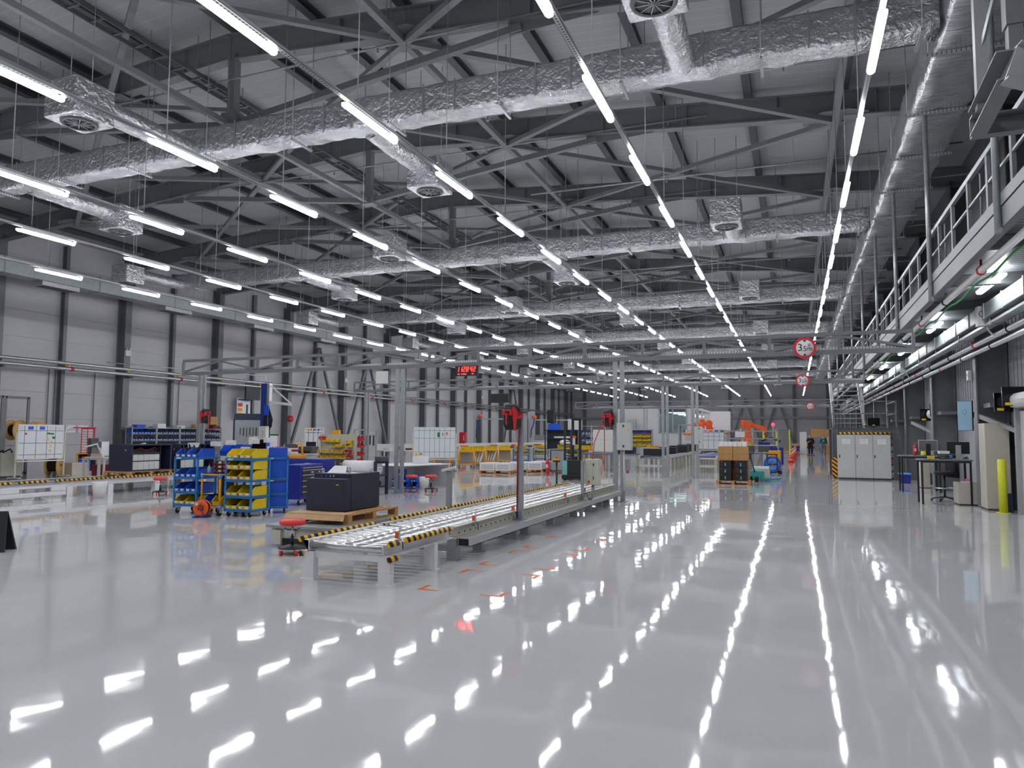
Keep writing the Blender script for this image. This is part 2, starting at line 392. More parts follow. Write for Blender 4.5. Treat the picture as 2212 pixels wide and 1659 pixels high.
# rafters with stiffeners, king post and ties
def rafter_mesh():
    b = MB()
    for x0, x1 in ((XL + .1, RIDGE), (RIDGE, XR + .5)):
        b.ibeam((x0, 0, zf(x0) + .325), (x1, 0, zf(x1) + .325), .26, .65, .035)
    for x in [-27.5 + 2.27 * i for i in range(14)]:
        b.box(x - .012, x + .012, -.12, .12, zf(x) + .03, zf(x) + .62)
    for gx in (-25.4, -16.6, -7.73, 1.1):                       # gusset plates for the wind bracing
        z = zf(gx); b.add([(gx - .75, -.22, z - .012), (gx - .3, -.5, z - .012), (gx + .3, -.5, z - .012), (gx + .75, -.22, z - .012), (gx + .75, .22, z - .012), (gx + .3, .5, z - .012), (gx - .3, .5, z - .012), (gx - .75, .22, z - .012)], [tuple(range(8))])
        for sx in (-.55, -.2, .2, .55):
            for sy in (-.18, .18): b.cyl((gx + sx, sy, z - .05), (gx + sx, sy, z - .01), .03, 6)
    return b.mesh('rafter', 'steel')
def king_mesh():
    b = MB()
    b.bar((-12.4, 0, 9.0), (-12.4, 0, 10.75), .2, .2, (0, 1, 0)); b.box(-12.62, -12.18, -.16, .16, 8.9, 9.3)
    for s in (-1, 1):
        xe = -12.4 + s * 7.4; ze = zf(xe) - .12
        b.bar((-12.4, 0, 9.02), (xe, 0, ze), .15, .15)
        b.hexa([(xe - .3, -.01, ze - .12), (xe + s * 1.6 + .0, -.01, zf(xe + s * 1.6) - .02), (xe + s * 1.6, .01, zf(xe + s * 1.6) - .02), (xe - .3, .01, ze - .12)],
               [(xe - .3, -.01, zf(xe) + .02), (xe + s * 1.6, -.01, zf(xe + s * 1.6) + .02), (xe + s * 1.6, .01, zf(xe + s * 1.6) + .02), (xe - .3, .01, zf(xe) + .02)])
        b.cyl((xe - .1, -.06, ze + .0), (xe - .1, .06, ze + .0), .05, 6)
    return b.mesh('king post', 'steel')
RM, KM = rafter_mesh(), king_mesh()
for y in FR:
    put('trim_rafter', RM, None, (0, y, 0), kind='structure')
    if y > 5: put('trim_king_post', KM, None, (0, y, 0), kind='structure')
for x in [-12.3 + 2.27 * i for i in range(8)] + [-14.75 - 2.27 * i for i in range(7)]:
    z = zf(x) + .66
    struct('trim_purlin', MB().chan((x, Y0 + .1, z + .11), (x, Y1 - .1, z + .11), .2, .22, .02), 'steel_dark')
def brace(p, q):
    b = MB(); b.bar(p, q, .15, .12)
    return b
for x in (-16.6, -7.73, 1.1):
    struct('trim_strut', MB().bar((x, Y0 + .1, zf(x) - .1), (x, Y1 - .2, zf(x) - .1), .15, .15), 'steel')
struct('trim_strut', MB().bar((-12.4, FR[1], 9.0), (-12.4, Y1 - .3, 9.0), .13, .13), 'steel')
GX = (-25.4, -16.6, -7.73, 1.1)
for i in range(16):
    for j in range(3):
        ya, yb = FR[i], FR[i + 1]
        xa, xb = GX[j], GX[j + 1]
        for p, q in (((xa, ya), (xb, yb)), ((xb, ya), (xa, yb))):
            if j == 1:                                          # both arms stop on the ridge strut
                mx, my = RIDGE, (ya + yb) / 2
            z0, z1 = zf(p[0]) - .1, zf(q[0]) - .1
            if j == 1:
                zm = zf(RIDGE) - .1
                b = MB().bar((p[0], p[1], z0), ((p[0] + q[0]) / 2, (ya + yb) / 2, zm), .14, .11); b.bar(((p[0] + q[0]) / 2, (ya + yb) / 2, zm), (q[0], q[1], z1), .14, .11)
            else:
                b = brace((p[0], p[1], z0), (q[0], q[1], z1))
            struct('trim_wind_brace', b, 'steel')
# cable ladder under the ridge and sprinkler pipes across the roof
b = MB()
for x in (-13.15, -12.75): b.bar((x, Y0 + .2, 10.0), (x, Y1 - .3, 10.0), .03, .1)
for k in range(200):
    b.bar((-13.15, -5 + .52 * k, 9.98), (-12.75, -5 + .52 * k, 9.98), .05, .03)
tag(b.build('cable_ladder', 'steel_dark'), 'dark cable ladder running along under the roof ridge', 'cable ladder')
for i, y in enumerate([10.2 + 3.0 * k for k in range(28)]):
    t = thing('sprinkler_pipe', 'thin sprinkler pipe slung across under the purlins, %s from the near end of the hall' % ORD[i], 'pipe', (0, y, 0), 0, 'sprinkler pipes under the roof')
    b = MB()
    x0, x1 = (-20, -2) if i % 2 else (-8, 4.4)
    z = min(zf(x0), zf(x1)) + .28
    b.cyl((x0, 0, z), (x1, 0, z), .028, 8)
    b.build('pipe', 'galv_dull', t)
    for s in range(4):
        xs = x0 + 1 + (x1 - x0 - 2) * s / 3
        MB().cyl((xs, 0, z - .12), (xs, 0, z - .02), .02, 6).lathe([(.04, -.13), (.04, -.12)], (xs, 0, z), 10).build('sprinkler_head', 'galv_dull', t)
        MB().cyl((xs + .2, 0, z + .02), (xs + .2, 0, zf(xs + .2) + .88), .008, 5).build('hanger', 'galv_dull', t)

# ------------------------------------------------------------------ mezzanine on the right
YM0, YM1 = 9.0, 58.0
b = MB(); b.box(2.6, XR, YM0, YM1, 4.62, 4.72)
struct('mezzanine_deck', b, 'corr')
b = MB(); b.chan((2.62, YM0, 4.51), (2.62, YM1, 4.51), .12, .26, .02); b.box(2.55, 2.575, YM0, YM1, 4.66, 4.82)
struct('trim_mezzanine_edge', b, 'steel')
k = 0
y = YM0 + .4
while y < YM1:
    struct('trim_mezzanine_beam', MB().ibeam((2.62, y, 4.52), (4.7, y, 4.52), .14, .2, .015), 'steel_dark'); y += 2.9
t = thing('guard_rail', 'long grey steel guard rail along the mezzanine edge', 'railing', (2.62, 0, 4.82))
MB().bar((0, YM0, .86), (0, YM1, .86), .06, .08).build('handrail', 'galv_dull', t)
MB().bar((0, YM0, .42), (0, YM1, .42), .035, .035).build('knee_rail', 'galv_dull', t)
y = YM0 + .3
pm = MB().bar((0, 0, -.2), (0, 0, .84), .05, .1, (0, 1, 0)).mesh('rail post', 'steel')
while y < YM1:
    put('rail_post', pm, t, (0, y, 0)); y += 1.22
for i, (y, top) in enumerate(((10.9, 8.3), (15.9, 8.3), (20.8, 8.3), (25.4, 8.3), (30.5, 8.3), (36, 8.3), (42, 8.3), (48, 8.3))):
    t = thing('standpipe', 'upright grey pipe rising from the mezzanine edge toward the roof, %s from the near end' % ORD[i], 'pipe', (2.52, y, 4.3), 0, 'upright pipes along the mezzanine')
    MB().cyl((0, 0, 0), (0, 0, top - 4.3), .045, 10).build('upright', 'galv_dull', t)
    MB().tube([(0, 0, top - 4.32), (.03, 0, top - 4.3), (1.9, 0, top - 4.3), (1.95, 0, top - 4.34), (1.95, 0, top - 5.6)], .025, 8).build('return_pipe', 'galv_dull', t)
t = thing('water_pipe', 'pale grey pipe with red clamps under the mezzanine edge', 'pipe', (2.82, 0, 4.31))
MB().cyl((0, YM0 + .1, 0), (0, YM1 - .2, 0), .055, 12).build('pipe', 'offwhite', t)
for k in range(16):
    MB().lathe([(.062, -.03), (.075, -.03), (.075, .03), (.062, .03)], (0, 10.4 + 2.9 * k, 0), 12, 'y').bar((0, 10.4 + 2.9 * k, .06), (0, 10.4 + 2.9 * k, .18), .03).build('clamp', 'red' if k % 2 else 'blackmat', t)
pts = [(2.98, YM0 + .1 + .5 * k, 4.28 + .03 * math.sin(k * 1.3)) for k in range(98)]
tag(MB().tube(pts, .018, 6).build('cable', 'greencable'), 'green cable tied along under the mezzanine edge', 'cable')
lm = MB()
def tube_lamp_mesh(L, w):
    b = MB()
    prof = [(-w / 2, .02), (-w * .45, -.018), (-w * .25, -.034), (w * .25, -.034), (w * .45, -.018), (w / 2, .02)]
    b.extr((0, w * .3, 0), (0, L - w * .3, 0), prof, smooth=False)
    for yy, s in ((w * .3, -1), (L - w * .3, 1)):
        b.lathe([(.001, -.034), (w * .28, -.032), (w * .45, -.016), (w / 2, .02), (.001, .02)], (0, yy, 0), 14)
    return b.mesh('tube diffuser', 'lamp')
def tube_body_mesh(L, w):
    b = MB(); b.box(-w * .3, w * .3, .1, L - .1, .022, .05); return b.mesh('tube body', 'offwhite')
DM, BM_ = tube_lamp_mesh(1.48, .105), tube_body_mesh(1.48, .105)
DM2, BM2 = tube_lamp_mesh(1.75, .13), tube_body_mesh(1.75, .13)
EC = MB().box(-.03, .03, -.03, .02, .0, .04).mesh('tube connector', 'white')
for i in range(7):
    y = 9.0 + 5.75 * i
    t = thing('ceiling_tube_light', 'lit white tube light under the mezzanine, %s from the camera' % ORD[i], 'light', (3.42, y - .15, 4.48), 0, 'tube lights under the mezzanine')
    put('diffuser', DM2, t); put('housing', BM2, t)
    MB().cyl((0, .3, .05), (0, .3, .14), .006, 5).cyl((0, 1.4, .05), (0, 1.4, .14), .006, 5).build('hanger', 'galv_dull', t)
# services along the right wall
t = thing('wall_pipe', 'upper bright metal pipe with red clamps along the right wall', 'pipe', (3.98, 0, 3.8))
MB().cyl((0, YM0 - 3, 0), (0, 70, 0), .06, 12).build('pipe', 'galv', t)
for k in range(22): MB().lathe([(.063, -.03), (.078, -.03), (.078, .03), (.063, .03)], (0, 8 + 2.9 * k, 0), 12, 'y').build('clamp', 'red' if k % 3 == 1 else 'blackmat', t)
t = thing('wall_pipe', 'lower bright metal pipe below its twin along the right wall', 'pipe', (3.98, 0, 3.62))
MB().cyl((0, YM0 - 3, 0), (0, 70, 0), .05, 12).build('pipe', 'galv', t)
for k in range(22): MB().lathe([(.053, -.03), (.066, -.03), (.066, .03), (.053, .03)], (0, 9.4 + 2.9 * k, 0), 12, 'y').build('clamp', 'red' if k % 3 == 2 else 'blackmat', t)
t = thing('cable_tray', 'galvanised cable tray hung beside the right wall pipes', 'cable tray', (3.84, 0, 3.96))
b = MB(); b.box(-.1, .1, YM0 - 3, 70, 0, .006); b.box(-.1, -.092, YM0 - 3, 70, 0, .06); b.box(.092, .1, YM0 - 3, 70, 0, .06); b.build('tray', 'perf', t)
for k in range(18): MB().cyl((-.12, 8 + 3 * k, -.02), (-.12, 8 + 3 * k, .12), .008, 5).cyl((.12, 8 + 3 * k, -.02), (.12, 8 + 3 * k, .12), .008, 5).bar((-.13, 8 + 3 * k, -.02), (.13, 8 + 3 * k, -.02), .04, .02).build('hanger', 'galv', t)
t = thing('air_duct', 'small rectangular galvanised duct under the mezzanine beside the cable tray', 'duct', (3.86, 0, 4.25))
MB().box(-.17, .17, YM0 - 2, 60, -.14, .16).build('duct_run', 'galv_dull', t, .01)
for k in range(44): MB().box(-.185, .185, YM0 - 1.5 + 1.4 * k, YM0 - 1.46 + 1.4 * k, -.155, .175).build('flange', 'galv_dull', t)
for i, y in enumerate((17.6, 29.4)):
    t = thing('junction_box', 'pale control box at the %s overhead frame where it meets the wall services' % ('nearer', 'farther')[i], 'box', (3.75, y, 3.98), 0, 'boxes on the overhead frame ends')
    MB().box(-.14, .14, -.1, .1, 0, .42).build('case', 'lightgrey', t, .012)
    MB().tube([(.05, 0, 0), (.08, 0, -.1), (.16, 0, -.2), (.28, 0, -.22)], .02, 8).build('conduit', 'offwhite', t)
    MB().ring((-.05, -.11, .25), .06, .008, 'y', 14, 6).build('dial', 'black', t)
# steel landing close to the camera, top right
t = thing('stair_landing', 'grey steel landing corner overhead at the near end of the mezzanine', 'landing', (0, 0, 0))
MB().chan((1.95, 9.1, 5.12), (1.95, 7.9, 5.2), .16, .3, .016).build('edge_channel', 'steel', t)
MB().chan((1.9, 9.15, 5.1), (4.4, 9.15, 5.1), .14, .24, .016).build('end_channel', 'steel', t)
MB().bar((1.97, 8.95, 5.2), (1.97, 8.95, 7.6), .11, .11, (0, 1, 0)).build('post', 'steel_light', t)
MB().bar((2.2, 8.6, 5.9), (2.2, 8.6, 8.0), .17, .17, (0, 1, 0)).bar((2.2, 8.6, 5.3), (2.2, 8.6, 5.9), .13, .13, (0, 1, 0)).build('post', 'steel', t)
MB().bar((1.97, 8.93, 5.85), (2.2, 8.62, 6.9), .035, .035).build('tie_rod', 'galv_dull', t)
MB().ibeam((1.98, 7.88, 5.2), (3.7, 8.2, 4.55), .16, .38, .02).build('stair_stringer', 'steel_light', t)

# ------------------------------------------------------------------ rows of tube lights on perforated rails
LX = [-20.89, -17.17, -13.74, -9.83, -6.06, -2.53, 1.04]
LY = [14.64, 11.53, 8.72, 5.68, 5.71, 9.16, 8.91]
ROWN = ['leftmost ceiling row', 'second ceiling row from the left', 'third ceiling row from the left', 'fourth ceiling row from the left', 'fifth ceiling row from the left', 'sixth ceiling row from the left', 'rightmost ceiling row']
ZL = 6.49
HW = {}
def wire_mesh(h):
    h = round(h, 1)
    if h not in HW: HW[h] = MB().cyl((0, 0, 0), (0, 0, h), .009, 5).mesh('hanger wire', 'galv_dull')
    return HW[h]
first = None
for r in range(7):
    x = LX[r]
    rail = thing('lighting_rail', 'perforated metal rail carrying the tube lights of the ' + ROWN[r], 'rail', (x, 0, ZL + .09), 0, 'lighting rails')
    ystart = LY[r] - 3 * int((LY[r] + 5) // 3)
    MB().box(-.04, .04, ystart - .4, 93.4, .0, .006).box(-.04, -.034, ystart - .4, 93.4, 0, .05).box(.034, .04, ystart - .4, 93.4, 0, .05).build('channel', 'perf', rail)
    h = zf(x) + .5 - ZL - .09
    for k in range(33):
        yw = ystart + .35 + 3 * k
        if min(abs(yw - (12.83 + 11.75 * q)) for q in range(8)) < .45: yw += .9
        put('hanger_wire', wire_mesh(h), rail, (0, yw, .03))
    k = 0; y = ystart; n_in = 0; n_out = 0
    outs = [y + 3 * q for q in range(40) if y + 3 * q + 1.48 < LY[r] - 1.6]
    while y < 92.5:
        if y < LY[r] - (4.6 if r == 5 else 1.6):
            lab = 'unseen tube light, %s before the visible part of the %s' % (ORD[int(round((LY[r] - y) / 3)) - 1 - (r == 5)], ROWN[r].replace(' ceiling', ''))
        else:
            lab = 'lit tube light, %s from the near end of the %s' % (ORD[n_in], ROWN[r]); n_in += 1
        if first is None:
            first = thing('ceiling_tube_light', lab, 'light', (x, y, ZL), 0, 'ceiling tube lights')
            put('diffuser', DM, first); put('housing', BM_, first)
            put('connector', EC, first, (0, 1.5, .053))
        else: dup(first, (x, y, ZL), None, lab)
        y += 3

# ------------------------------------------------------------------ foil wrapped air ducts
def foil_run(L, w, h, axis='x', step=.16, wob=.02, seed=1, taper=0):
    rnd = random.Random(seed)
    n = max(4, int(L / step)); prof = []
    c = .07
    for sx, sz in ((-1, -1), (1, -1), (1, 1), (-1, 1)):
        cx, cz = sx * (w / 2 - c), sz * (h / 2 - c)
        a0 = {(-1, -1): PI, (1, -1): 1.5 * PI, (1, 1): 0, (-1, 1): .5 * PI}[(sx, sz)]
        for q in range(3): prof.append((cx + c * math.cos(a0 + q * PI / 4), cz + c * math.sin(a0 + q * PI / 4)))
    # extra points along the long faces
    full = []
    for i in range(len(prof)):
        p, q = prof[i], prof[(i + 1) % len(prof)]; full.append(p)
        if math.hypot(p[0] - q[0], p[1] - q[1]) > .15:
            for t in (.25, .5, .75): full.append((p[0] + (q[0] - p[0]) * t, p[1] + (q[1] - p[1]) * t))
    m = len(full); vs = []
    for i in range(n + 1):
        t = L * i / n
        sag = .018 * math.sin(t * 2 * PI / 1.2) + .012 * math.sin(t * 2 * PI / 2.4)
        for (u, v) in full:
            k = 1 + sag * .5
            du, dv = rnd.uniform(-wob, wob), rnd.uniform(-wob, wob)
            if v < -h / 4: dv -= .02 * (math.sin(t * 2 * PI / 1.2) > .6)
            s = 1 - taper * t / L
            p = (t, u * k * s + du, v * k * s + dv)
            vs.append(p if axis == 'x' else (p[1], p[0], p[2]))
    b = MB()
    b.add(vs, [(i * m + j, i * m + (j + 1) % m, (i + 1) * m + (j + 1) % m, (i + 1) * m + j) for i in range(n) for j in range(m)], True)
    b.add(vs, [tuple(range(m)), tuple(range(n * m, n * m + m))])
    return b
def round_run(pts, r, seed):
    rnd = random.Random(seed); b = MB(); fine = []
    pts = [Vector(p) for p in pts]
    for a, c in zip(pts[:-1], pts[1:]):
        k = max(2, int((c - a).length / .12))
        fine += [a + (c - a) * i / k for i in range(k)]
    fine.append(pts[-1]); b.tube(fine, r, 16)
    b.v = [(v[0] + rnd.uniform(-.012, .012), v[1] + rnd.uniform(-.012, .012), v[2] + rnd.uniform(-.012, .012)) for v in b.v]
    return b
def outlet_box(seed):
    rnd = random.Random(seed); b = MB()
    b.box(-.43, .43, -.43, .43, 0, .74)
    return b.mesh('outlet box', 'foil', .03)
OB = outlet_box(3)
OG = MB().lathe([(.27, -.03), (.32, -.03), (.335, -.012), (.335, .0), (.27, .0)], (0, 0, 0), 28).lathe([(.001, -.002), (.27, -.002), (.27, .0), (.001, .0)], (0, 0, 0), 28).lathe([(.001, -.03), (.05, -.028), (.06, -.002), (.001, -.002)], (0, 0, 0), 14).mesh('outlet ring', 'steel_dark')
ob2 = MB()
for k in range(10):
    a = 2 * PI * k / 10; ob2.bar((.06 * math.cos(a), .06 * math.sin(a), -.016), (.29 * math.cos(a), .29 * math.sin(a), -.012), .012, .006)
OV = ob2.mesh('outlet vanes', 'galv_dull')
DUCTY = [12.83 + 11.75 * k for k in range(8)]
BRX = ((-1.72, -1), (-8.4, 1), (-13.0, -1), (-18.93, 1), (-25.3, -1))
RODH = MB().cyl((0, 0, 0), (0, 0, 1), .008, 5)
for i, y in enumerate(DUCTY):
    xa, xb = -25.6, 2.25
    t = thing('foil_duct', 'foil wrapped duct crossing the hall under the roof, %s from the camera' % ORD[i], 'duct', (xa, y, 8.40), 0, 'foil wrapped cross ducts')
    foil_run(xb - xa, .5, .66, 'x', .16 if i < 3 else .4, .012, 10 + i).build('duct_run', 'foil', t)
    for k in range(12):
        x = 1.2 + 2.4 * k
        MB().box(x - .025, x + .025, -.36, .36, -.40, -.36).build('support_channel', 'perf_x', t)
        for s in (-1, 1): put('hanger_rod', wire_mesh(zf(xa + x) + .6 - 8.0), t, (x, s * .33, -.4))
        if i < 4:
            for s in (-.35, .35):
                MB().box(x + 1.1 + s - .012, x + 1.1 + s + .012, -.275, -.262, -.32, .33).build('tape_seam', 'galv', t)
    for j, (bx, s) in enumerate(BRX):
        lx = bx - xa
        br = round_run([(lx, s * .2, -.15), (lx, s * 1.2, -.17), (lx, s * 2.3, -.17), (lx, s * 2.7, -.2)], .235, 40 + i * 7 + j).build('branch_duct', 'foil', t)
        bo = put('outlet_box', OB, t, (lx, s * 3.0, -.66))
        put('outlet_ring', OG, bo, (0, 0, -.005)); put('vane', OV, bo, (0, 0, -.01))
        for u in (-1, 1): put('hanger_rod', wire_mesh(zf(bx) + .6 - 8.3), t, (lx + u * .3, s * 3.0, -.06))
t = thing('trunk_duct', 'wide foil wrapped main duct running the length of the hall on the right', 'duct', (2.79, 2.0, 8.46))
foil_run(90, .98, .8, 'y', .2, .026, 99).build('duct_run', 'foil_t', t)
for k in range(36):
    y = 1.6 + 2.45 * k
    MB().box(-.62, .62, y - .03, y + .03, -.47, -.42).build('support_channel', 'perf_x', t)
    for s in (-1, 1): put('hanger_rod', wire_mesh(zf(2.79) + .6 - 8.0), t, (s * .58, y, -.47))
t = thing('wall_duct', 'galvanised rectangular duct with grilles along the top of the left wall', 'duct', (-27.7, 4.0, 7.95))
MB().box(-.35, .35, 0, 94, -.32, .3).build('duct_run', 'galv_dull', t, .008)
for k in range(24):
    y = 2 + 4.0 * k
    if y < 93: MB().box(-.375, .375, y - .02, y + .02, -.345, .325).build('flange', 'steel_light', t)
for k in range(15):
    y = 3.5 + 6.0 * k
    g = MB().box(-.3, .3, y, y + 1.6, -.5, -.33).build('outlet_grille', 'galv', t)
    MB().box(-.25, .25, y + .1, y + 1.5, -.515, -.505).build('louvre', 'steel_dark', g)
for k in range(24):
    for s in (-1, 1): put('hanger_rod', wire_mesh(zf(-27.7) + .6 - 8.2), t, (s * .34, 1 + 3.8 * k, .25))

# ------------------------------------------------------------------ overhead service frames
def service_frame(name_lab, y, x0, x1, posts, zb=3.60, tray=True):
    t = thing('overhead_frame', name_lab, 'frame', (0, y, 0), 0, 'overhead service frames')
    zt = zb + .42
    MB().bar((x0, 0, zb), (x1, 0, zb), .1, .1).build('bottom_chord', 'steel', t)
    MB().bar((x0, 0, zt), (x1, 0, zt), .08, .08).build('top_chord', 'steel', t)
    n = int((x1 - x0) / 1.42); st = (x1 - x0) / n
    vm = MB().bar((0, 0, zb + .05), (0, 0, zt - .04), .07, .07, (0, 1, 0)).mesh('vertical', 'steel')
    for i in range(n + 1):
        put('web_vertical', vm, t, (x0 + i * st, 0, 0))
        if i < n:
            a, c = x0 + i * st, x0 + (i + 1) * st
            p, q = ((a, zb + .06), (c, zt - .05)) if i % 2 == 0 else ((a, zt - .05), (c, zb + .06))
            MB().bar((p[0], 0, p[1]), (q[0], 0, q[1]), .055, .055).build('web_diagonal', 'steel', t)
    if tray: MB().box(x0 + 1.2, x1, .06, .26, zb + .05, zb + .056).box(x0 + 1.2, x1, .055, .061, zb + .05, zb + .12).box(x0 + 1.2, x1, .255, .261, zb + .05, zb + .12).build('cable_tray', 'perf_x', t)
    for px in posts:
        for dx in (-.075, .105):
            MB().chan((px + dx, 0, 0.012), (px + dx, 0, zb - .05), .11, .06, .008, (0, 1, 0)).box(px + dx - .1, px + dx + .1, -.1, .1, 0, .012).build('post', 'galv_dull', t)
    return t
FA = service_frame('nearest overhead lattice frame spanning from the left posts to the mezzanine', 18.12, -18.6, 2.5, (-17.8, -10.5, -4.16))
FB = service_frame('middle overhead lattice frame behind the nearest one, with two posts by the conveyors', 29.7, -19.7, 2.45, (-19.0, -17.2, -4.9, -3.72), 3.72)
FC = service_frame('farthest overhead lattice frame, near the orange robots', 48.0, -14.0, 2.45, (-9.2,), 3.50)
for y, z, a in ((18.0, 3.62, 'nearest'), (29.55, 3.72, 'middle'), (47.85, 2.95 + .0, 'farthest')):
    pass
def sign(lab, x, y, z, R):
    t = thing('height_sign', lab, 'sign', (x, y, z), 0, 'height limit signs')
    MB().lathe([(.001, 0), (R, 0), (R, .012), (.001, .012)], (0, 0, 0), 40, 'y').build('face', 'white', t)
    MB().lathe([(R * .78, -.006), (R, -.006), (R, .006), (R * .78, .006)], (0, 0, 0), 40, 'y', False).build('red_rim', 'red', t)
    MB().add([(-.16 * R, -.004, .74 * R), (.16 * R, -.004, .74 * R), (0, -.004, .52 * R)], [(0, 1, 2)]).add([(-.16 * R, -.004, -.74 * R), (.16 * R, -.004, -.74 * R), (0, -.004, -.52 * R)], [(0, 2, 1)]).build('arrowhead', 'black', t)
    for s, sz, x2, z2 in (('3', .98, -.42, .02), ('.5', .68, -.06, -.1), ('m', .62, .43, -.08), ('\u03bc', .5, .4, .32)):
        put('lettering', text_mesh(s, sz * R, 'black', .001), t, (x2 * R, -.004, z2 * R))
    MB().box(-.02, .02, .012, .05, -.2 * R, .95 * R).build('bracket', 'steel', t)
sign('round red rimmed height limit sign on the nearest overhead frame', .26, 18.0, 3.71, .245)
sign('round red rimmed height limit sign on the middle overhead frame', .33, 29.58, 3.78, .245)
sign('smaller looking round height limit sign on the farthest overhead frame', .94, 47.88, 3.52, .245)
# digital clock
t = thing('digital_clock', 'black digital clock with red numerals hanging from the nearest overhead frame', 'clock', (-8.34, 18.0, 3.41))
MB().box(-.34, .34, -.04, .04, -.14, .14).build('case', 'black', t, .008)
SEG = {'0': 'abcdef', '1': 'bc', '2': 'abged', '3': 'abgcd', '4': 'fgbc', '5': 'afgcd', '6': 'afgedc', '7': 'abc', '8': 'abcdefg', '9': 'abcdfg'}
def digits(s, x, z, h, mat_, nm):
    b = MB(); w = h * .5; tk = h * .15
    for ch in s:
        if ch in SEG:
            for g in SEG[ch]:
                x0, x1, z0, z1 = {'a': (0, w, h - tk, h), 'b': (w - tk, w, h / 2, h), 'c': (w - tk, w, 0, h / 2), 'd': (0, w, 0, tk), 'e': (0, tk, 0, h / 2), 'f': (0, tk, h / 2, h), 'g': (0, w, h / 2 - tk / 2, h / 2 + tk / 2)}[g]
                sh = .16
                b.add([(x + x0 + z0 * sh, -.043, z + z0), (x + x1 + z0 * sh, -.043, z + z0), (x + x1 + z1 * sh, -.043, z + z1), (x + x0 + z1 * sh, -.043, z + z1),
                       (x + x0 + z0 * sh, -.039, z + z0), (x + x1 + z0 * sh, -.039, z + z0), (x + x1 + z1 * sh, -.039, z + z1), (x + x0 + z1 * sh, -.039, z + z1)],
                      [(0, 1, 2, 3), (7, 6, 5, 4), (0, 4, 5, 1), (1, 5, 6, 2), (2, 6, 7, 3), (3, 7, 4, 0)])
        x += w * 1.42
    b.build(nm, mat_, t)
digits('11', -.29, -.025, .13, 'led', 'hour_digits'); digits('28', -.11, -.025, .14, 'led', 'minute_digits'); digits('42', .1, -.025, .135, 'led', 'second_digits')
MB().box(-.25, -.2, -.043, -.039, -.105, -.075).box(-.16, -.13, -.043, -.039, -.1, -.078).box(-.11, .0, -.043, -.039, -.105, -.075).box(.17, .22, -.043, -.039, -.1, -.07).build('small_readout', 'led', t)
MB().cyl((-.3, 0, .14), (-.3, 0, .18), .006, 6).cyl((.3, 0, .14), (.3, 0, .18), .006, 6).build('hanger', 'galv_dull', t)
# dark emergency display hung from the middle frame
t = thing('hanging_display', 'black panel hanging edge-on from the middle overhead frame', 'display', (-12.1, 29.62, 3.28))
MB().box(-.42, .42, -.05, .05, -.2, .2).build('case', 'black', t, .01)
MB().cyl((-.2, 0, .2), (-.2, 0, .42), .012, 6).cyl((.2, 0, .2), (.2, 0, .42), .012, 6).build('hanger', 'galv_dull', t)
t = thing('hanging_sheet', 'blank pale sheet hanging from the nearest overhead frame beside its post', 'sign', (-11.05, 18.05, 3.28))
MB().box(-.2, .2, -.004, .004, -.16, .2).build('sheet', 'offwhite', t)

# ------------------------------------------------------------------ shared furniture builders
def at(base, rz, p):
    c, s = math.cos(rz), math.sin(rz)
    return (base[0] + p[0] * c - p[1] * s, base[1] + p[0] * s + p[1] * c, base[2] + p[2])

BINS = {}
def bin_meshes(w, d, h, m):
    k = (w, d, h, m)
    if k not in BINS:
        t = .012; lip = h * .42; b = MB()
        b.box(-w / 2, w / 2, -d / 2, d / 2, 0, .012)
        b.box(-w / 2, w / 2, d / 2 - t, d / 2, 0.012, h)
        b.hexa([(-w / 2, -d / 2, .012), (w / 2, -d / 2, .012), (w / 2, -d / 2 + t, .012), (-w / 2, -d / 2 + t, .012)],
               [(-w / 2, -d / 2 - .02, lip), (w / 2, -d / 2 - .02, lip), (w / 2, -d / 2 - .02 + t, lip), (-w / 2, -d / 2 - .02 + t, lip)])
        for s in (-1, 1):
            x0, x1 = (s * w / 2 - t, s * w / 2) if s > 0 else (-w / 2, -w / 2 + t)
            ys = [(-d / 2, .012), (d / 2, .012), (d / 2, h), (-d / 2 + d * .3, h), (-d / 2 - .02, lip)]
            b.add([(x0, y, z) for y, z in ys] + [(x1, y, z) for y, z in ys], [(0, 1, 2, 3, 4), (9, 8, 7, 6, 5)] + [(i, (i + 1) % 5, 5 + (i + 1) % 5, 5 + i) for i in range(5)])
        b.box(-w / 2 - .008, w / 2 + .008, -d / 2 + d * .3, d / 2 + .006, h - .012, h)
        me = b.mesh('stacking bin', m)
        # rim is a frame only: drop its top by building it from four strips
        b2 = MB()
        b2.v, b2.f, b2.mi, b2.sm = b.v[:-8], b.f[:-6], b.mi[:-6], b.sm[:-6]
        b2.box(-w / 2 - .01, -w / 2 + t, -d / 2 + d * .3, d / 2, h - .02, h).box(w / 2 - t, w / 2 + .01, -d / 2 + d * .3, d / 2, h - .02, h).box(-w / 2 - .01, w / 2 + .01, d / 2 - t, d / 2 + .01, h - .02, h)
        me = b2.mesh('stacking bin', m)
        lb = MB().box(-w * .4, -w * .12, -d / 2 - .024, -d / 2 - .021, lip * .35, lip * .85).box(w * .12, w * .4, -d / 2 - .024, -d / 2 - .021, lip * .35, lip * .85).mesh('bin label', 'label')
        fl = MB().box(-w / 2 + .02, w / 2 - .02, -d / 2 + .02, d / 2 - .02, .013, h * .38).mesh('bin contents', 'black')
        BINS[k] = (me, lb, fl)
    return BINS[k]
def bin_(label, loc, rz, w, d, h, m, group, fill=False, lab=True):
    me, lb, fl = bin_meshes(w, d, h, m)
    o = put('storage_bin', me); o.location = loc; o.rotation_euler = (0, 0, rz)
    tag(o, label, 'bin', group)
    if lab: put('label_card', lb, o)
    if fill: put('small_parts', fl, o)
    return o
CAST = {}
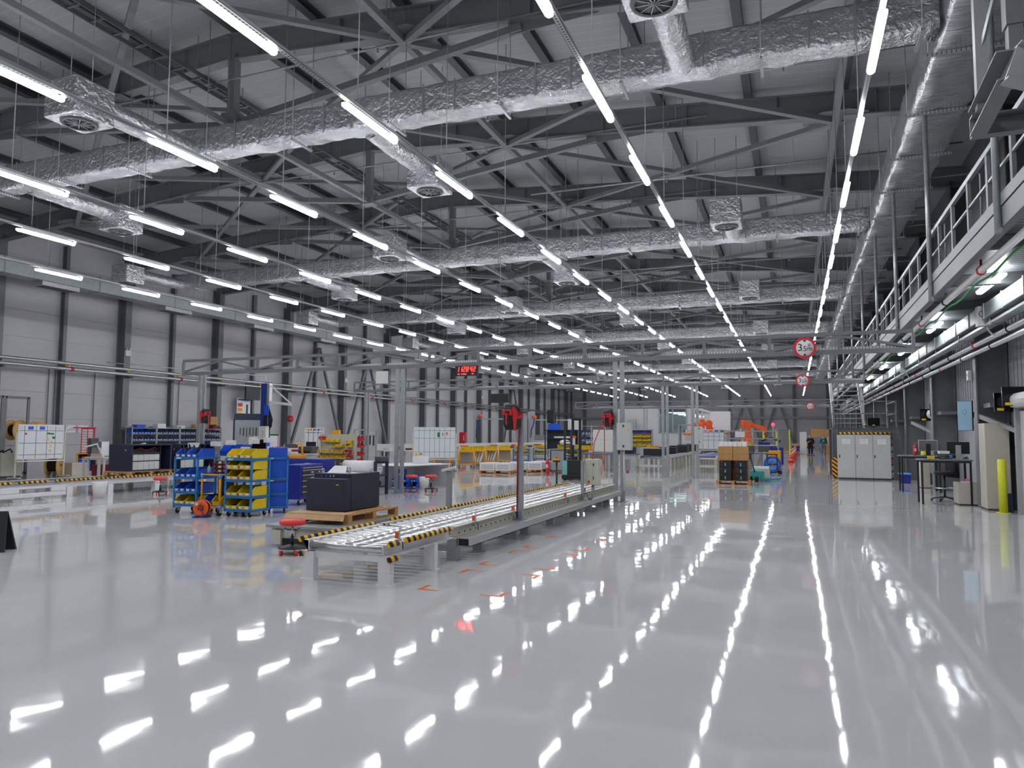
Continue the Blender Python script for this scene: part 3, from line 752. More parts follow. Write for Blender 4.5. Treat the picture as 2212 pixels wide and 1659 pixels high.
def caster(t, p, r=.055, col='boxgrey'):
    k = (round(r, 3), col)
    if k not in CAST:
        CAST[k] = (MB().lathe([(.001, -.014), (r * .9, -.016), (r, -.01), (r, .01), (r * .9, .016), (.001, .014)], (0, 0, r), 16, 'x').mesh('caster wheel', 'blackmat'),
                   MB().box(-.03, -.02, -.02, .05, r, r * 2.1).box(.02, .03, -.02, .05, r, r * 2.1).box(-.04, .04, -.03, .06, r * 2.1, r * 2.1 + .01).mesh('caster fork', 'lightgrey'))
    a, c = CAST[k]
    w = put('caster', a, t, p); put('caster_fork', c, w, (0, 0, 0))

PAL = {}
def pallet(label, loc, rz=0.0, L=1.2, W=.8, group='wooden pallets'):
    k = (L, W)
    if k not in PAL:
        top = MB()
        for i in range(7): y = -W / 2 + (W - .1) * i / 6; top.box(-L / 2, L / 2, y, y + .1, .122, .144)
        mid = MB()
        for x in (-L / 2, -.05, L / 2 - .1): mid.box(x, x + .1, -W / 2, W / 2, .1, .122)
        blk = MB().box(-.05, .05, -.07, .07, .022, .1)
        bot = MB()
        for y in (-W / 2, -.05, W / 2 - .1): bot.box(-L / 2, L / 2, y, y + .1, 0, .022)
        PAL[k] = [q.mesh(n, 'wood') for q, n in ((top, 'top deck'), (mid, 'stringer boards'), (blk, 'block'), (bot, 'bottom boards'))]
    t = thing('wooden_pallet', label, 'pallet', loc, rz, group)
    put('top_deck', PAL[k][0], t); put('stringer_boards', PAL[k][1], t); put('bottom_boards', PAL[k][3], t)
    for x in (-L / 2 + .05, 0, L / 2 - .05):
        for y in (-W / 2 + .07, 0, W / 2 - .07): put('block', PAL[k][2], t, (x, y, 0))
    return t

def stool(label, loc, rz=0):
    t = thing('rolling_stool', label, 'stool', loc, rz, 'red workshop stools')
    MB().lathe([(.001, .40), (.15, .40), (.175, .41), (.18, .43), (.175, .465), (.15, .48), (.001, .48)], (0, 0, 0), 26).build('seat', 'redseat', t)
    MB().cyl((0, 0, .13), (0, 0, .25), .024, 12).build('column', 'black', t)
    MB().cyl((0, 0, .25), (0, 0, .39), .014, 10).build('gas_lift', 'chrome', t)
    MB().tube([(-.11, 0, .36), (-.06, 0, .33), (0, 0, .345), (.06, 0, .33), (.11, 0, .36)], .006, 6).build('lift_lever', 'black', t)
    MB().lathe([(.001, .085), (.14, .08), (.19, .085), (.19, .1), (.1, .12), (.03, .14), (.001, .14)], (0, 0, 0), 24).build('base_tray', 'black', t)
    for k in range(5):
        a = 2 * PI * k / 5 + .4; x, y = .18 * math.cos(a), .18 * math.sin(a)
        w = MB().lathe([(.001, -.012), (.034, -.014), (.036, 0), (.034, .014), (.001, .012)], (x, y, .036), 14, 'x').build('caster', 'red', t)
        MB().box(x - .022, x + .022, y - .008, y + .008, .05, .085).build('caster_fork', 'chrome', w)
    return t

def roller_line(t, x0, x1, y0, y1, z, r, pitch, m='chrome'):
    n = int((y1 - y0) / pitch)
    me = MB().cyl((x0, 0, 0), (x1, 0, 0), r, 14).mesh('roller', m)
    for i in range(n): put('roller', me, t, (0, y0 + pitch * (i + .5), z))

def hazard_tube(t, p, q, r=.032, nm='edge_guard', m='hazard'):
    MB().cyl(p, q, r, 12).build(nm, m, t)

# ------------------------------------------------------------------ front roller conveyor
ZC = .37
t = thing('conveyor_end_section', 'white painted short roller conveyor section with hazard foam edges, nearest the camera', 'conveyor', (-4.73, 7.0, 0))
for s in (-1, 1):
    MB().chan((s * .53, 0, .385), (s * .53, 1.62, .385), .08 * s, .13, .008).build('side_beam', 'white', t)
    for y in (.06, 1.12 if s > 0 else 1.1):
        l = MB(); l.box(s * .5 - .075, s * .5 + .075, y - .045, y + .045, .012, .32).box(s * .5 - .095, s * .5 + .095, y - .065, y + .065, 0, .012)
        l.build('leg', 'white', t)
MB().box(-.5, .5, .05, .07, .25, .32).build('cross_plate', 'white', t)
roller_line(t, -.49, .49, -.03, 1.6, .395, .052, .178)
hazard_tube(t, (.575, .35, .455), (.575, 1.5, .455)); hazard_tube(t, (.585, -.02, .455), (.585, .16, .455)); hazard_tube(t, (.585, -.02, .29), (.585, .16, .29))
hazard_tube(t, (-.585, .25, .455), (-.585, 1.55, .455)); hazard_tube(t, (-.585, -.02, .455), (-.585, .2, .455)); hazard_tube(t, (-.585, -.02, .29), (-.585, .2, .29))
def sensor(t, x, y, z):
    s = MB().box(-.018, .018, -.03, .03, 0, .075).build('sensor', 'orange', t, .004, (x, y, z))
    MB().box(-.03, .03, -.012, .012, -.07, -.01).box(.02, .026, -.02, .02, -.07, .1).build('bracket', 'galv', s)
    MB().tube([(.02, .02, -.01), (.05, .03, -.05), (.06, .02, -.12)], .006, 6).build('lead', 'blackmat', s)
sensor(t, .56, .2, .5)
t = thing('roller_conveyor', 'long low grey roller conveyor running away from the white end section', 'conveyor', (-4.73, 8.68, 0))
LC = 9.15
for s in (-1, 1):
    MB().chan((s * .53, 0, .375), (s * .53, LC, .375), .07 * s, .16, .008).build('side_beam', 'boxgrey', t)
    lm_ = MB().box(-.07, .07, -.05, .05, .01, .3).box(-.09, .09, -.06, .06, 0, .01).mesh('conveyor leg', 'galv_dull')
    for y in (.12, .95, 2.3, 2.86, 4.25, 5.75, 6.9, 7.9, 8.5): put('leg', lm_, t, (s * .48, y, 0))
for y in (.12, 2.3, 4.25, 5.75, 6.9, 8.5): MB().box(-.42, .42, y - .03, y + .03, .12, .2).build('cross_member', 'galv_dull', t)
roller_line(t, -.49, .49, 0.0, LC, .395, .05, .181)
b = MB()
for k in range(50): b.cyl((.568, .1 + .181 * k, .37), (.574, .1 + .181 * k, .37), .014, 6)
b.build('axle_ends', 'black', t)
for a, c in ((.3, 2.1), (2.25, 4.0), (4.1, 5.2), (5.3, 6.3), (6.4, 7.7), (7.8, 8.9)): hazard_tube(t, (-.575, a, .47), (-.575, c, .47), .026)
tr = MB(); tr.box(.58, .74, .05, LC - .1, .2, .208).box(.58, .586, .05, LC - .1, .2, .3).box(.734, .74, .05, LC - .1, .2, .3).box(.575, .745, .05, LC - .1, .3, .306)
tr.build('cable_tray', 'perf', t)
MB().box(.6, .73, .06, .14, .21, .295).build('cable_bundle', 'black', t)
for y in (.6, 2.1, 4.9, 6.3): sensor(t, .56, y, .47)
for y in (2.45, 5.3, 8.1):
    m_ = MB().cyl((.1, y, .17), (.42, y, .17), .085, 16).box(.2, .34, y - .06, y + .06, .05, .12).build('drive_motor', 'bluecab', t)
    MB().lathe([(.001, .0), (.09, .0), (.09, .04), (.06, .05), (.001, .05)], (.42, y, .17), 16, 'x').build('fan_cover', 'bluecab', m_)
    MB().box(.15, .4, y - .07, y + .07, .035, .05).build('mount_plate', 'galv_dull', m_)
MB().tube([(.62, 2.35, .5), (.6, 2.3, .4), (.61, 2.25, .2), (.5, 2.4, .1), (.3, 2.5, .12)], .012, 8).build('air_hose', 'bluelight', t)
# hose reel on its post beside the conveyor
def hose_reel(label, loc, rz=0.0, s=1.0, tail=None):
    t = thing('hose_reel', label, 'hose reel', loc, rz, 'red and black hose reels')
    def sc(v): return tuple(a * s for a in v)
    prof = [(-.13, .17), (-.02, .19), (.1, .16), (.13, .04), (.13, -.02), (.1, -.13), (.02, -.2), (-.1, -.2), (-.15, -.1), (-.15, .06)]
    b = MB(); b.extr(sc((0, -.08, 0)), sc((0, .08, 0)), [(x * s, z * s) for x, z in prof]); b.build('housing', 'black', t, .012 * s)
    for k in (-1, 1):
        pr = [(.04, .14), (.13, .17), (.14, .06), (.10, -.2), (.06, -.21), (.02, -.02), (-.14, .06), (-.145, .0), (-.04, -.02)] if k > 0 else [(.04, .14), (.13, .17), (.14, .06), (.10, -.2), (.06, -.21), (.02, -.02), (-.14, .06), (-.145, .0), (-.04, -.02)]
        b = MB(); b.extr(sc((0, k * .085, 0)), sc((0, k * .1, 0)), [(x * s, z * s) for x, z in pr]); b.build('side_guard', 'red', t)
    MB().box(-.165 * s, -.13 * s, -.09 * s, .09 * s, .03 * s, .12 * s).build('mouth', 'red', t, .006)
    MB().box(-.168 * s, -.164 * s, -.05 * s, .03 * s, .055 * s, .1 * s).build('slot', 'blackmat', t)
    MB().box(-.12 * s, .08 * s, -.07 * s, .07 * s, .17 * s, .215 * s).build('top_cover', 'steel_dark', t, .015 * s)
    MB().box(.1 * s, .22 * s, -.04 * s, .04 * s, -.14 * s, .02 * s).build('wall_bracket', 'black', t)
    if tail:
        MB().tube([tuple(v) for v in tail], .012, 8).build('hose', 'red', t)
    return t
def post(nm, label, loc, h, w=.06, m='galv_dull', cat='post', group=None):
    t = thing(nm, label, cat, loc, 0, group)
    MB().box(-w / 2, w / 2, -w / 2, w / 2, .01, h).build('upright', m, t, .004)
    MB().box(-w * 1.1, w * 1.1, -w * 1.1, w * 1.1, 0, .01).build('base_plate', m, t)
    return t
post('reel_post', 'slim grey post on the conveyor edge carrying the nearest hose reel', (-4.13, 11.02, .306), 1.62, .075, 'galv_dull', 'post')
hose_reel('red and black hose reel on the slim post at the middle of the front conveyor', (-4.2, 10.82, 1.94), 1.33, 1.0, [(-.14, -.02, .08), (-.19, -.02, .05), (-.2, -.02, -.06), (-.195, -.02, -.12)])
tag(MB().tube([(-4.12, 10.96, 1.8), (-4.16, 10.95, 1.4), (-4.17, 10.97, .8), (-4.18, 10.98, .33)], .012, 8).build('feed_hose', 'darkred'), 'red feed hose running down the slim reel post', 'hose')
# control box on the tray
t = thing('control_cabinet', 'beige control cabinet with red stop button standing on the conveyor tray', 'control box', (-3.98, 14.95, .306))
MB().box(-.145, .145, -.1, .1, .32, .86).build('case', 'boxgrey', t, .01)
MB().box(-.13, .005, -.106, -.1, .335, .845).build('door', 'boxgrey', t, .004)
MB().box(.02, .14, -.104, -.1, .335, .845).build('side_panel', 'boxgrey', t)
MB().box(-.09, -.03, -.112, -.106, .36, .42).build('switch_plate', 'yellow', t)
MB().cyl((-.06, -.135, .39), (-.06, -.112, .39), .022, 14).build('stop_button', 'red', t)
MB().box(.03, .05, -.118, -.104, .72, .77).build('handle', 'black', t); MB().box(.03, .045, -.114, -.104, .44, .5).build('handle', 'black', t)
MB().tube([(0, 0, .33), (0, 0, .1), (-.03, 0, .03), (-.1, -.02, .012)], .035, 10).build('cable_pipe', 'galv_dull', t)
MB().cyl((.02, -.02, .86), (.02, -.02, .885), .018, 12).build('lamp', 'red', t)
post('box_post', 'thin grey post beside the beige control cabinet on the conveyor', (-4.16, 14.78, .306), .82, .06, 'galv_dull')
# grey sensor column behind the conveyor
t = thing('light_curtain_stand', 'grey column with a tilted white head behind the front conveyor', 'stand', (-5.45, 11.1, 0))
MB().box(-.04, .04, -.04, .04, .012, 1.05).box(-.09, .09, -.09, .09, 0, .012).build('column', 'galv_dull', t)
b = MB().box(-.12, .12, -.09, .09, 0, .045); o = b.build('sensor_head', 'offwhite', t, .01, (0, 0, 1.06)); o.rotation_euler = (0, -.25, .3)
t = thing('button_post', 'black post with a yellow push button box behind the front conveyor', 'button post', (-5.5, 17.2, 0))
MB().cyl((0, 0, .01), (0, 0, 1.0), .022, 10).lathe([(.001, 0), (.11, 0), (.11, .01), (.001, .01)], (0, 0, 0), 18).build('pole', 'black', t)
MB().box(-.075, .075, -.05, .05, 1.0, 1.04).build('bracket', 'black', t)
MB().box(-.075, .075, -.05, .05, 1.04, 1.09).build('button_box', 'amber', t, .008); MB().cyl((0, 0, 1.09), (0, 0, 1.12), .025, 12).build('button', 'red', t)

# ------------------------------------------------------------------ lift table with pallet and navy machine
t = thing('transfer_table', 'low grey lift table under the loaded pallet beside the white conveyor end', 'lift table', (-6.75, 9.85, 0))
MB().box(-.62, .62, -1.0, .95, .27, .315).build('table_top', 'galv_dull', t, .006)
MB().box(-.56, .56, -.94, .9, .12, .27).build('skirt', 'boxgrey', t)
MB().box(-.45, .45, -.85, .8, .0, .12).build('base', 'steel_dark', t)
MB().box(-.5, -.36, -.99, -.945, .03, .24).build('foot_block', 'boxgrey', t, .004); MB().box(.32, .52, -.98, -.945, .02, .22).build('foot_block', 'boxgrey', t, .004)
MB().box(-.3, -.12, -.965, -.945, .14, .25).build('terminal_box', 'galv', t)
pallet('worn wooden pallet on the low lift table carrying the navy machine with the paper tent', (-6.7, 10.0, .315), PI / 2, 1.45, .98)
b = MB(); b.hexa([(-7.26, 9.18, .459), (-6.25, 9.18, .459), (-6.25, 9.5, .459), (-7.26, 9.5, .459)], [(-7.26, 9.18, .467), (-6.25, 9.18, .467), (-6.25, 9.5, .467), (-7.26, 9.5, .467)])
b.hexa([(-7.28, 9.13, .375), (-6.22, 9.15, .375), (-6.23, 9.2, .459), (-7.26, 9.2, .459)], [(-7.29, 9.12, .38), (-6.21, 9.14, .38), (-6.25, 9.19, .467), (-7.26, 9.19, .467)])
tag(b.build('cardboard_sheet', 'cardpale'), 'brown cardboard sheet folded over the front edge of the nearest pallet', 'cardboard')
def navy_machine(label, loc, w, d, h, rz=0):
    t = thing('battery_cabinet', label, 'machine', loc, rz, 'navy machine cabinets')
    return t
t = thing('battery_cabinet', 'closed navy steel machine cabinet with lifting eyes on the nearest pallet', 'machine', (-6.82, 9.53, .468))
MB().box(-.35, .34, 0, .2, 0, .5).build('front_housing', 'navy', t, .008)
MB().box(-.35, .34, .205, 1.04, 0, .57).build('rear_housing', 'navy', t, .008)
MB().box(-.34, .33, .19, .203, .5, .56).build('control_strip', 'navy', t)
for k, m_ in ((-.2, 'inkblue'), (-.12, 'inkblue'), (-.03, 'chrome'), (.03, 'chrome')):
    MB().cyl((k, .178, .53), (k, .19, .53), .013, 12).build('connector', m_, t)
MB().box(.2, .25, -.003, 0, .4, .415).build('badge', 'yellow', t)
MB().box(.332, .341, .21, 1.0, .02, .55).build('side_panel', 'navy', t)
for x, y in ((-.26, .3), (.24, .3), (-.2, .95), (.24, .95)):
    MB().ring((x, y, .61), .028, .008, 'x', 18, 6).cyl((x, y, .57), (x, y, .585), .02, 10).build('lifting_eye', 'galv', t)
b = MB(); b.hexa([(-7.05, 9.9, 1.04), (-6.7, 9.9, 1.04), (-6.7, 9.905, 1.04), (-7.05, 9.905, 1.04)], [(-6.98, 10.0, 1.15), (-6.75, 10.0, 1.15), (-6.75, 10.005, 1.15), (-6.98, 10.005, 1.15)])
b.hexa([(-7.05, 10.11, 1.04), (-6.7, 10.11, 1.04), (-6.7, 10.115, 1.04), (-7.05, 10.115, 1.04)], [(-6.98, 10.01, 1.15), (-6.75, 10.01, 1.15), (-6.75, 10.015, 1.15), (-6.98, 10.015, 1.15)])
b.box(-7.06, -6.6, 9.86, 10.14, 1.0385, 1.0395)
tag(b.build('paper_tent', 'paper'), 'white folded paper sheet standing like a tent on the navy machine', 'paper')
stool('red round rolling stool in front of the lift table, nearest to the camera', (-6.52, 8.38, 0), .3)

# ------------------------------------------------------------------ bin carts
def cart(label, loc, rz, w, d, levels, h, m='blueframe'):
    t = thing('bin_cart', label, 'cart', loc, rz, 'sky blue bin carts')
    for x in (-w / 2 + .02, w / 2 - .02):
        for y in (-d / 2 + .02, d / 2 - .02): MB().box(x - .018, x + .018, y - .018, y + .018, .12, h).build('upright', m, t)
    for z in levels:
        MB().box(-w / 2, w / 2, -d / 2, d / 2, z - .035, z - .02).box(-w / 2, w / 2, -d / 2, -d / 2 + .02, z - .05, z).box(-w / 2, w / 2, d / 2 - .02, d / 2, z - .05, z).box(-w / 2, -w / 2 + .02, -d / 2, d / 2, z - .05, z).box(w / 2 - .02, w / 2, -d / 2, d / 2, z - .05, z).build('shelf', m, t)
    for x in (-w / 2 + .07, w / 2 - .07):
        for y in (-d / 2 + .07, d / 2 - .07): caster(t, (x, y, 0))
    MB().box(-w * .4, -w * .2, -d / 2 - .003, -d / 2, levels[-1] - .04, levels[-1] - .01).build('shelf_label', 'label', t)
    return t
CG = 'plastic stacking bins on the front carts'
CY, CYR = (-10.4, 11.9, 0), math.radians(2)
cart('sky blue cart full of yellow bins standing left of the tool cabinet', CY, CYR, .66, .58, (.15, .42, .74, 1.17), 1.17)
for lv, (z, nm) in enumerate(((.15, 'bottom shelf'), (.42, 'third shelf down'), (.74, 'second shelf lower tier'), (.945, 'second shelf upper tier'), (1.17, 'top shelf'))):
    for sx, sd in ((-.155, 'left'), (.155, 'right')):
        bin_('yellow bin, %s of the pair, %s of the yellow bin cart' % (sd, nm), at(CY, CYR, (sx, -.02, z - .018 if lv not in (3,) else z)), CYR, .295, .5, .2 if lv != 0 else .22, 'yellow', CG, lv < 3 or sd == 'right')
CB, CBR = (-11.82, 11.95, 0), math.radians(2)
cart('sky blue cart with blue bins, leftmost of the front carts', CB, CBR, .62, .58, (.2, .46, .76, 1.17), 1.17)
for lv, (z, nm, m_) in enumerate(((.2, 'bottom shelf', 'yellow'), (.46, 'third shelf down', 'bluebin'), (.76, 'second shelf', 'bluebin'), (1.17, 'top shelf', 'bluebin'))):
    for sx, sd in ((-.145, 'left'), (.145, 'right')):
        bin_('%s bin, %s of the pair on the %s of the leftmost cart' % ('yellow' if m_ == 'yellow' else 'blue', sd, nm), at(CB, CBR, (sx, -.02, z - .018)), CBR, .275, .5, .19, m_, CG, True)
for k in range(9):
    a = at(CB, CBR, (-.22 + .05 * k, -.1 + .05 * (k % 3), 1.23)); e = at(CB, CBR, (-.3 + .07 * k, -.05 + .1 * (k % 2), 1.39 + .02 * (k % 3)))
    tag(MB().bar(a, e, .018, .03).build('black_profile', 'black'), 'black rail piece sticking out of the leftmost cart, %s from the left' % ORD[k], 'rail', 'black rail pieces in the top bins')
bin_('large blue crate behind the top bins of the leftmost cart', (-11.35, 12.6, 1.18), CBR, .5, .4, .24, 'bluebin', CG, False, False)
CW, CWR = (-10.27, 12.66, 0), math.radians(38)
cart('sky blue cart with plain blue boxes behind the yellow bin cart', CW, CWR, .44, .46, (.15, .42, .74, 1.17), 1.2)
for z, nm, h in ((.15, 'bottom shelf', .24), (.42, 'third shelf down', .24), (.74, 'second shelf', .4), (1.17, 'top shelf', .22)):
    o = tag(MB().box(-.19, .19, -.2, .2, 0, h).build('storage_box', 'bluebin', None, .012, at(CW, CWR, (0, 0, z - .018))), 'plain blue box on the %s of the cart behind the yellow bin cart' % nm, 'box', 'plain blue boxes on a cart'); o.rotation_euler = (0, 0, CWR)
# amber pipe trolley between the carts
t = thing('pipe_trolley', 'amber pipe trolley with light blue joints between the two front carts', 'trolley', (-11.08, 11.85, 0), math.radians(-3))
for x in (-.25, .25):
    for y in (-.22, .22):
        MB().cyl((x, y, .14), (x, y, .84), .017 if x < 0 else .026, 12).build('upright', 'amber', t)
        for z in (.17, .8): MB().cyl((x, y, z - .045), (x, y, z + .045), .03 if x < 0 else .038, 12).build('joint', 'bluelight', t)
        caster(t, (x, y, 0), .06)
for z in (.17, .82):
    for y in (-.22, .22): MB().cyl((-.25, y, z), (.25, y, z), .017, 10).build('cross_pipe', 'amber', t)
    for x in (-.25, .25): MB().cyl((x, -.22, z), (x, .22, z), .017, 10).build('cross_pipe', 'amber', t)
MB().box(-.24, .24, -.21, .21, .838, .85).box(-.24, .24, -.21, .21, .188, .2).build('shelf', 'navyframe', t)
MB().box(-.23, .2, .19, .2, .2, .8).build('back_panel', 'navyframe', t)
TB = (-11.08, 11.85, 0)
for k in range(3):
    q = thing('tool_case', 'black and red tool case on the amber trolley, %s of the stack of three' % ('bottom', 'middle', 'top')[k], 'case', (-11.0, 11.88, .851 + .085 * k), math.radians(-3), 'tool cases on the amber trolley')
    MB().box(-.17, .17, -.12, .12, 0, .082).build('shell', 'black', q, .012)
    for x in (-.13, .13): MB().box(x - .02, x + .02, -.128, -.118, .02, .07).build('latch', 'red', q)
    MB().box(-.03, .05, -.127, -.119, .03, .065).build('label_plate', 'label', q); MB().tube([(-.06, -.125, .03), (-.05, -.145, .02), (.05, -.145, .02), (.06, -.125, .03)], .006, 6).build('handle', 'orange', q)
t = thing('spray_bottle', 'small grey blue bottle with a red cap on the amber trolley', 'bottle', (-11.27, 11.75, .851))
MB().lathe([(.001, 0), (.032, 0), (.034, .01), (.034, .11), (.014, .135), (.014, .15), (.001, .15)], (0, 0, 0), 14).build('body', 'tv', t); MB().cyl((0, 0, .15), (0, 0, .18), .012, 10, .006).build('cap', 'red', t)
for k, (x, m_) in enumerate(((-11.2, 'bluebin'), (-10.98, 'yellow'))):
    bin_('open %s crate low on the amber pipe trolley' % ('blue', 'yellow')[k], (x, 11.85, .2), 0, .21, .36, .2, m_, CG, True, False)
b = MB(); b.hexa([(-10.98, 12.02, 1.13), (-10.76, 12.02, 1.13), (-10.76, 12.03, 1.13), (-10.98, 12.03, 1.13)], [(-10.96, 12.12, 1.42), (-10.74, 12.12, 1.42), (-10.74, 12.13, 1.42), (-10.96, 12.13, 1.42)])
t = thing('notice_board', 'white notice sheet with a red heading leaning behind the amber trolley', 'notice', (-10.85, 12.32, .0))
MB().box(-.12, .12, -.006, .006, .84, 1.38).build('sheet', 'paper', t); MB().box(-.12, .12, -.009, -.006, 1.22, 1.31).build('red_heading', 'red', t); MB().box(-.02, .02, .0, .02, 0, .84).build('stem', 'steel', t)
MB().lathe([(.001, 0), (.14, 0), (.14, .015), (.001, .015)], (0, 0.01, 0), 16).build('foot', 'steel', t)
# orange cable drum on its blue frame
t = thing('cable_drum', 'orange cable drum wound with black cable on a blue foot in front of the carts', 'cable drum', (-11.0, 11.32, 0), math.radians(20))
for s in (-1, 1): MB().lathe([(.05, 0), (.15, 0), (.155, .006), (.155, .016), (.05, .016)], (0, s * .07 - .008, .185), 30, 'y').build('flange', 'orange', t)
MB().lathe([(.06, -.065), (.135, -.065), (.138, 0), (.135, .065), (.06, .065)], (0, 0, .185), 28, 'y').build('wound_cable', 'blackmat', t)
MB().lathe([(.001, 0), (.05, 0), (.05, .012), (.001, .012)], (0, -.09, .185), 18, 'y').build('hub', 'black', t)
for k in range(3):
    a = 2 * PI * k / 3 + .4; MB().cyl((.028 * math.cos(a), -.105, .185 + .028 * math.sin(a)), (.028 * math.cos(a), -.09, .185 + .028 * math.sin(a)), .014, 10).build('socket', 'orange', t)
MB().box(-.1, -.04, -.098, -.094, .24, .29).build('label_plate', 'label', t)
MB().tube([(-.13, -.1, .014), (.13, -.1, .014), (.14, 0, .014), (.13, .1, .014), (-.13, .1, .014), (-.14, 0, .014), (-.13, -.1, .014)], .012, 8).tube([(.08, -.1, .014), (.02, -.105, .18)], .01, 8).tube([(.08, .1, .014), (.02, .105, .18)], .01, 8).build('foot_frame', 'bluecab', t)
# blue tool cabinet
t = thing('tool_cabinet', 'royal blue tool cabinet with black drawers on casters behind the carts', 'tool cabinet', (-10.98, 14.45, 0), math.radians(6))
MB().box(-.24, .24, -.5, .5, .14, .94).build('body', 'bluecab', t, .01)
zz = .2
for k, h in enumerate((.13, .13, .13, .13, .11, .06)):
    d_ = MB().box(.24, .252, -.44, .44, zz, zz + h - .012).build('drawer', 'drawer', t, .003)
    MB().box(.252, .268, -.44, .44, zz + h - .032, zz + h - .012).build('handle', 'galv', d_)
    if k < 5: MB().box(.2525, .255, -.06, .06, zz + .02, zz + .05).box(.2525, .255, .28, .36, zz + .02, zz + .05).build('label_card', 'label', d_)
    zz += h
for x in (-.17, .17):
    for y in (-.42, .42): caster(t, (x, y, 0), .062)

# ------------------------------------------------------------------ left assembly line
t = thing('white_conveyor', 'white painted roller conveyor line along the left side with hazard foam along its edge', 'conveyor', (-17.95, 8.0, 0))
for s in (-1, 1): MB().chan((s * .55, 0, .36), (s * .55, 12.5, .36), .08, .16, .008).build('side_beam', 'white', t)
roller_line(t, -.5, .5, .05, 12.4, .37, .05, .19)
lm_ = MB().box(-.08, .08, -.08, .08, .01, .28).box(-.1, .1, -.1, .1, 0, .01).mesh('white leg', 'white')
for y in (.6, 2.2, 5.35, 6.55, 8.1, 9.9, 12.1):
    for s in (-1, 1): put('leg', lm_, t, (s * .52, y, 0))
for a, c in ((3.4, 3.85), (4.0, 4.75), (4.95, 5.2), (5.25, 6.4), (6.5, 6.8), (6.9, 7.9), (8.0, 9.1), (9.3, 10.4)): hazard_tube(t, (.6, a, .45), (.6, c, .45), .03)
b = MB(); b.box(.6, .66, 3.55, 5.2, .09, .2).box(.6, .66, 3.55, 4.0, .2, .3).box(.6, .66, 4.8, 5.2, .2, .3).box(.6, .66, 3.55, 5.2, .3, .345)
b.build('lift_guard', 'white', t, .006)
MB().box(.5, .59, 3.9, 4.1, .02, .12).box(.5, .59, 4.6, 4.8, .02, .12).build('guard_foot', 'white', t)
MB().box(.54, .62, 3.9, 9.5, .445, .455).build('edge_plate', 'galv', t)
t = thing('waste_bucket', 'tall white bucket standing in front of the white conveyor on the left', 'bucket', (-16.55, 13.55, 0))
MB().lathe([(.001, .006), (.12, .006), (.17, .42), (.18, .42), (.13, 0), (.001, 0)], (0, 0, 0), 24).build('body', 'offwhite', t)
stool('red stool standing beside the white conveyor on the far left', (-15.9, 14.85, 0), .9)
pallet('pallet on the white conveyor under the nearer open navy cabinet', (-18.0, 16.0, .425), PI / 2, 1.5, 1.0)
pallet('pallet on the white conveyor under the farther open navy cabinet', (-18.0, 17.75, .425), PI / 2, 1.5, 1.0)
def open_cabinet(label, loc):
    t = thing('battery_cabinet', label, 'machine', loc, 0, 'navy battery cabinets on the white conveyor')
    MB().box(-.9, 0, 0, .03, 0, .76).box(-.9, 0, 1.35, 1.4, 0, .76).box(-.9, -.87, .03, 1.35, 0, .76).box(-.87, 0, .03, 1.35, 0, .03).box(-.87, 0, .03, 1.35, .73, .76).box(-.86, -.02, 1.0, 1.02, .03, .73).box(-.87, -.0, .03, 1.0, .5, .53).build('housing', 'navy', t, .004)
    for k in range(5):
        for r_, (z0, z1) in enumerate(((.03, .27), (.29, .48))):
            MB().box(-.6, -.03, .05 + .188 * k, .05 + .188 * k + .182, z0 + .004, z1).build('battery', 'lightgrey', t, .01)
    MB().box(-.5, -.1, .1, .95, .54, .62).build('wiring', 'black', t)
    MB().tube([(-.08, .15, .6), (-.02, .3, .66), (-.05, .5, .58), (-.02, .8, .67), (-.08, .95, .6)], .012, 6).build('cable', 'darkred', t)
    MB().cyl((-.25, -.012, .6), (-.25, 0, .6), .022, 12).build('lock', 'galv', t)
open_cabinet('open navy cabinet with grey batteries on the white conveyor, nearer one', (-17.5, 15.32, .571))
open_cabinet('open navy cabinet with grey batteries on the white conveyor, farther one behind its twin', (-17.5, 17.05, .571))

# lamps, blue crates and papers on a bench behind the cabinets
t = thing('work_bench', 'long bench behind the navy cabinets along the left line', 'bench', (-20.6, 18.2, 0))
MB().box(-.4, .4, -1.6, 1.8, .86, .9).build('bench_top', 'lightgrey', t)
for x in (-.35, .35):
    for y in (-1.5, 1.7): MB().box(x - .025, x + .025, y - .025, y + .025, 0, .86).build('leg', 'lightgrey', t)
for k, (x, y, m_, w) in enumerate(((-20.5, 17.55, 'bluebin', .5), (-20.55, 19.4, 'bluebin', .55))):
    tag(MB().box(-.25, .25, -w / 2, w / 2, 0, .34).build('crate', m_, None, .015, (x, y, .901)), 'blue crate on the bench behind the navy cabinets, %s of two' % ('nearer', 'farther')[k], 'crate', 'crates on the left bench')
for k, (x, y) in enumerate(((-20.4, 16.75), (-20.4, 18.55))):
    t = thing('desk_lamp', 'white hinged work lamp above the navy cabinets, %s of two' % ('nearer', 'farther')[k], 'lamp', (x, y, .901), 0, 'hinged work lamps')
    MB().cyl((0, 0, 0), (0, 0, .03), .06, 14).build('base', 'offwhite', t)
    MB().bar((0, 0, .03), (0, -.22, .42), .03).build('arm', 'offwhite', t)
    MB().bar((0, -.2, .42), (0, -.62, .32), .09, .03).build('head', 'offwhite', t)
t = thing('paper_stand', 'small white notice panel standing at the near end of the left bench', 'notice', (-20.6, 17.0, .901))
MB().box(-.01, .01, -.13, .13, .03, .48).build('panel', 'paper', t); MB().box(-.06, .06, -.1, .1, 0, .03).build('foot', 'steel', t)

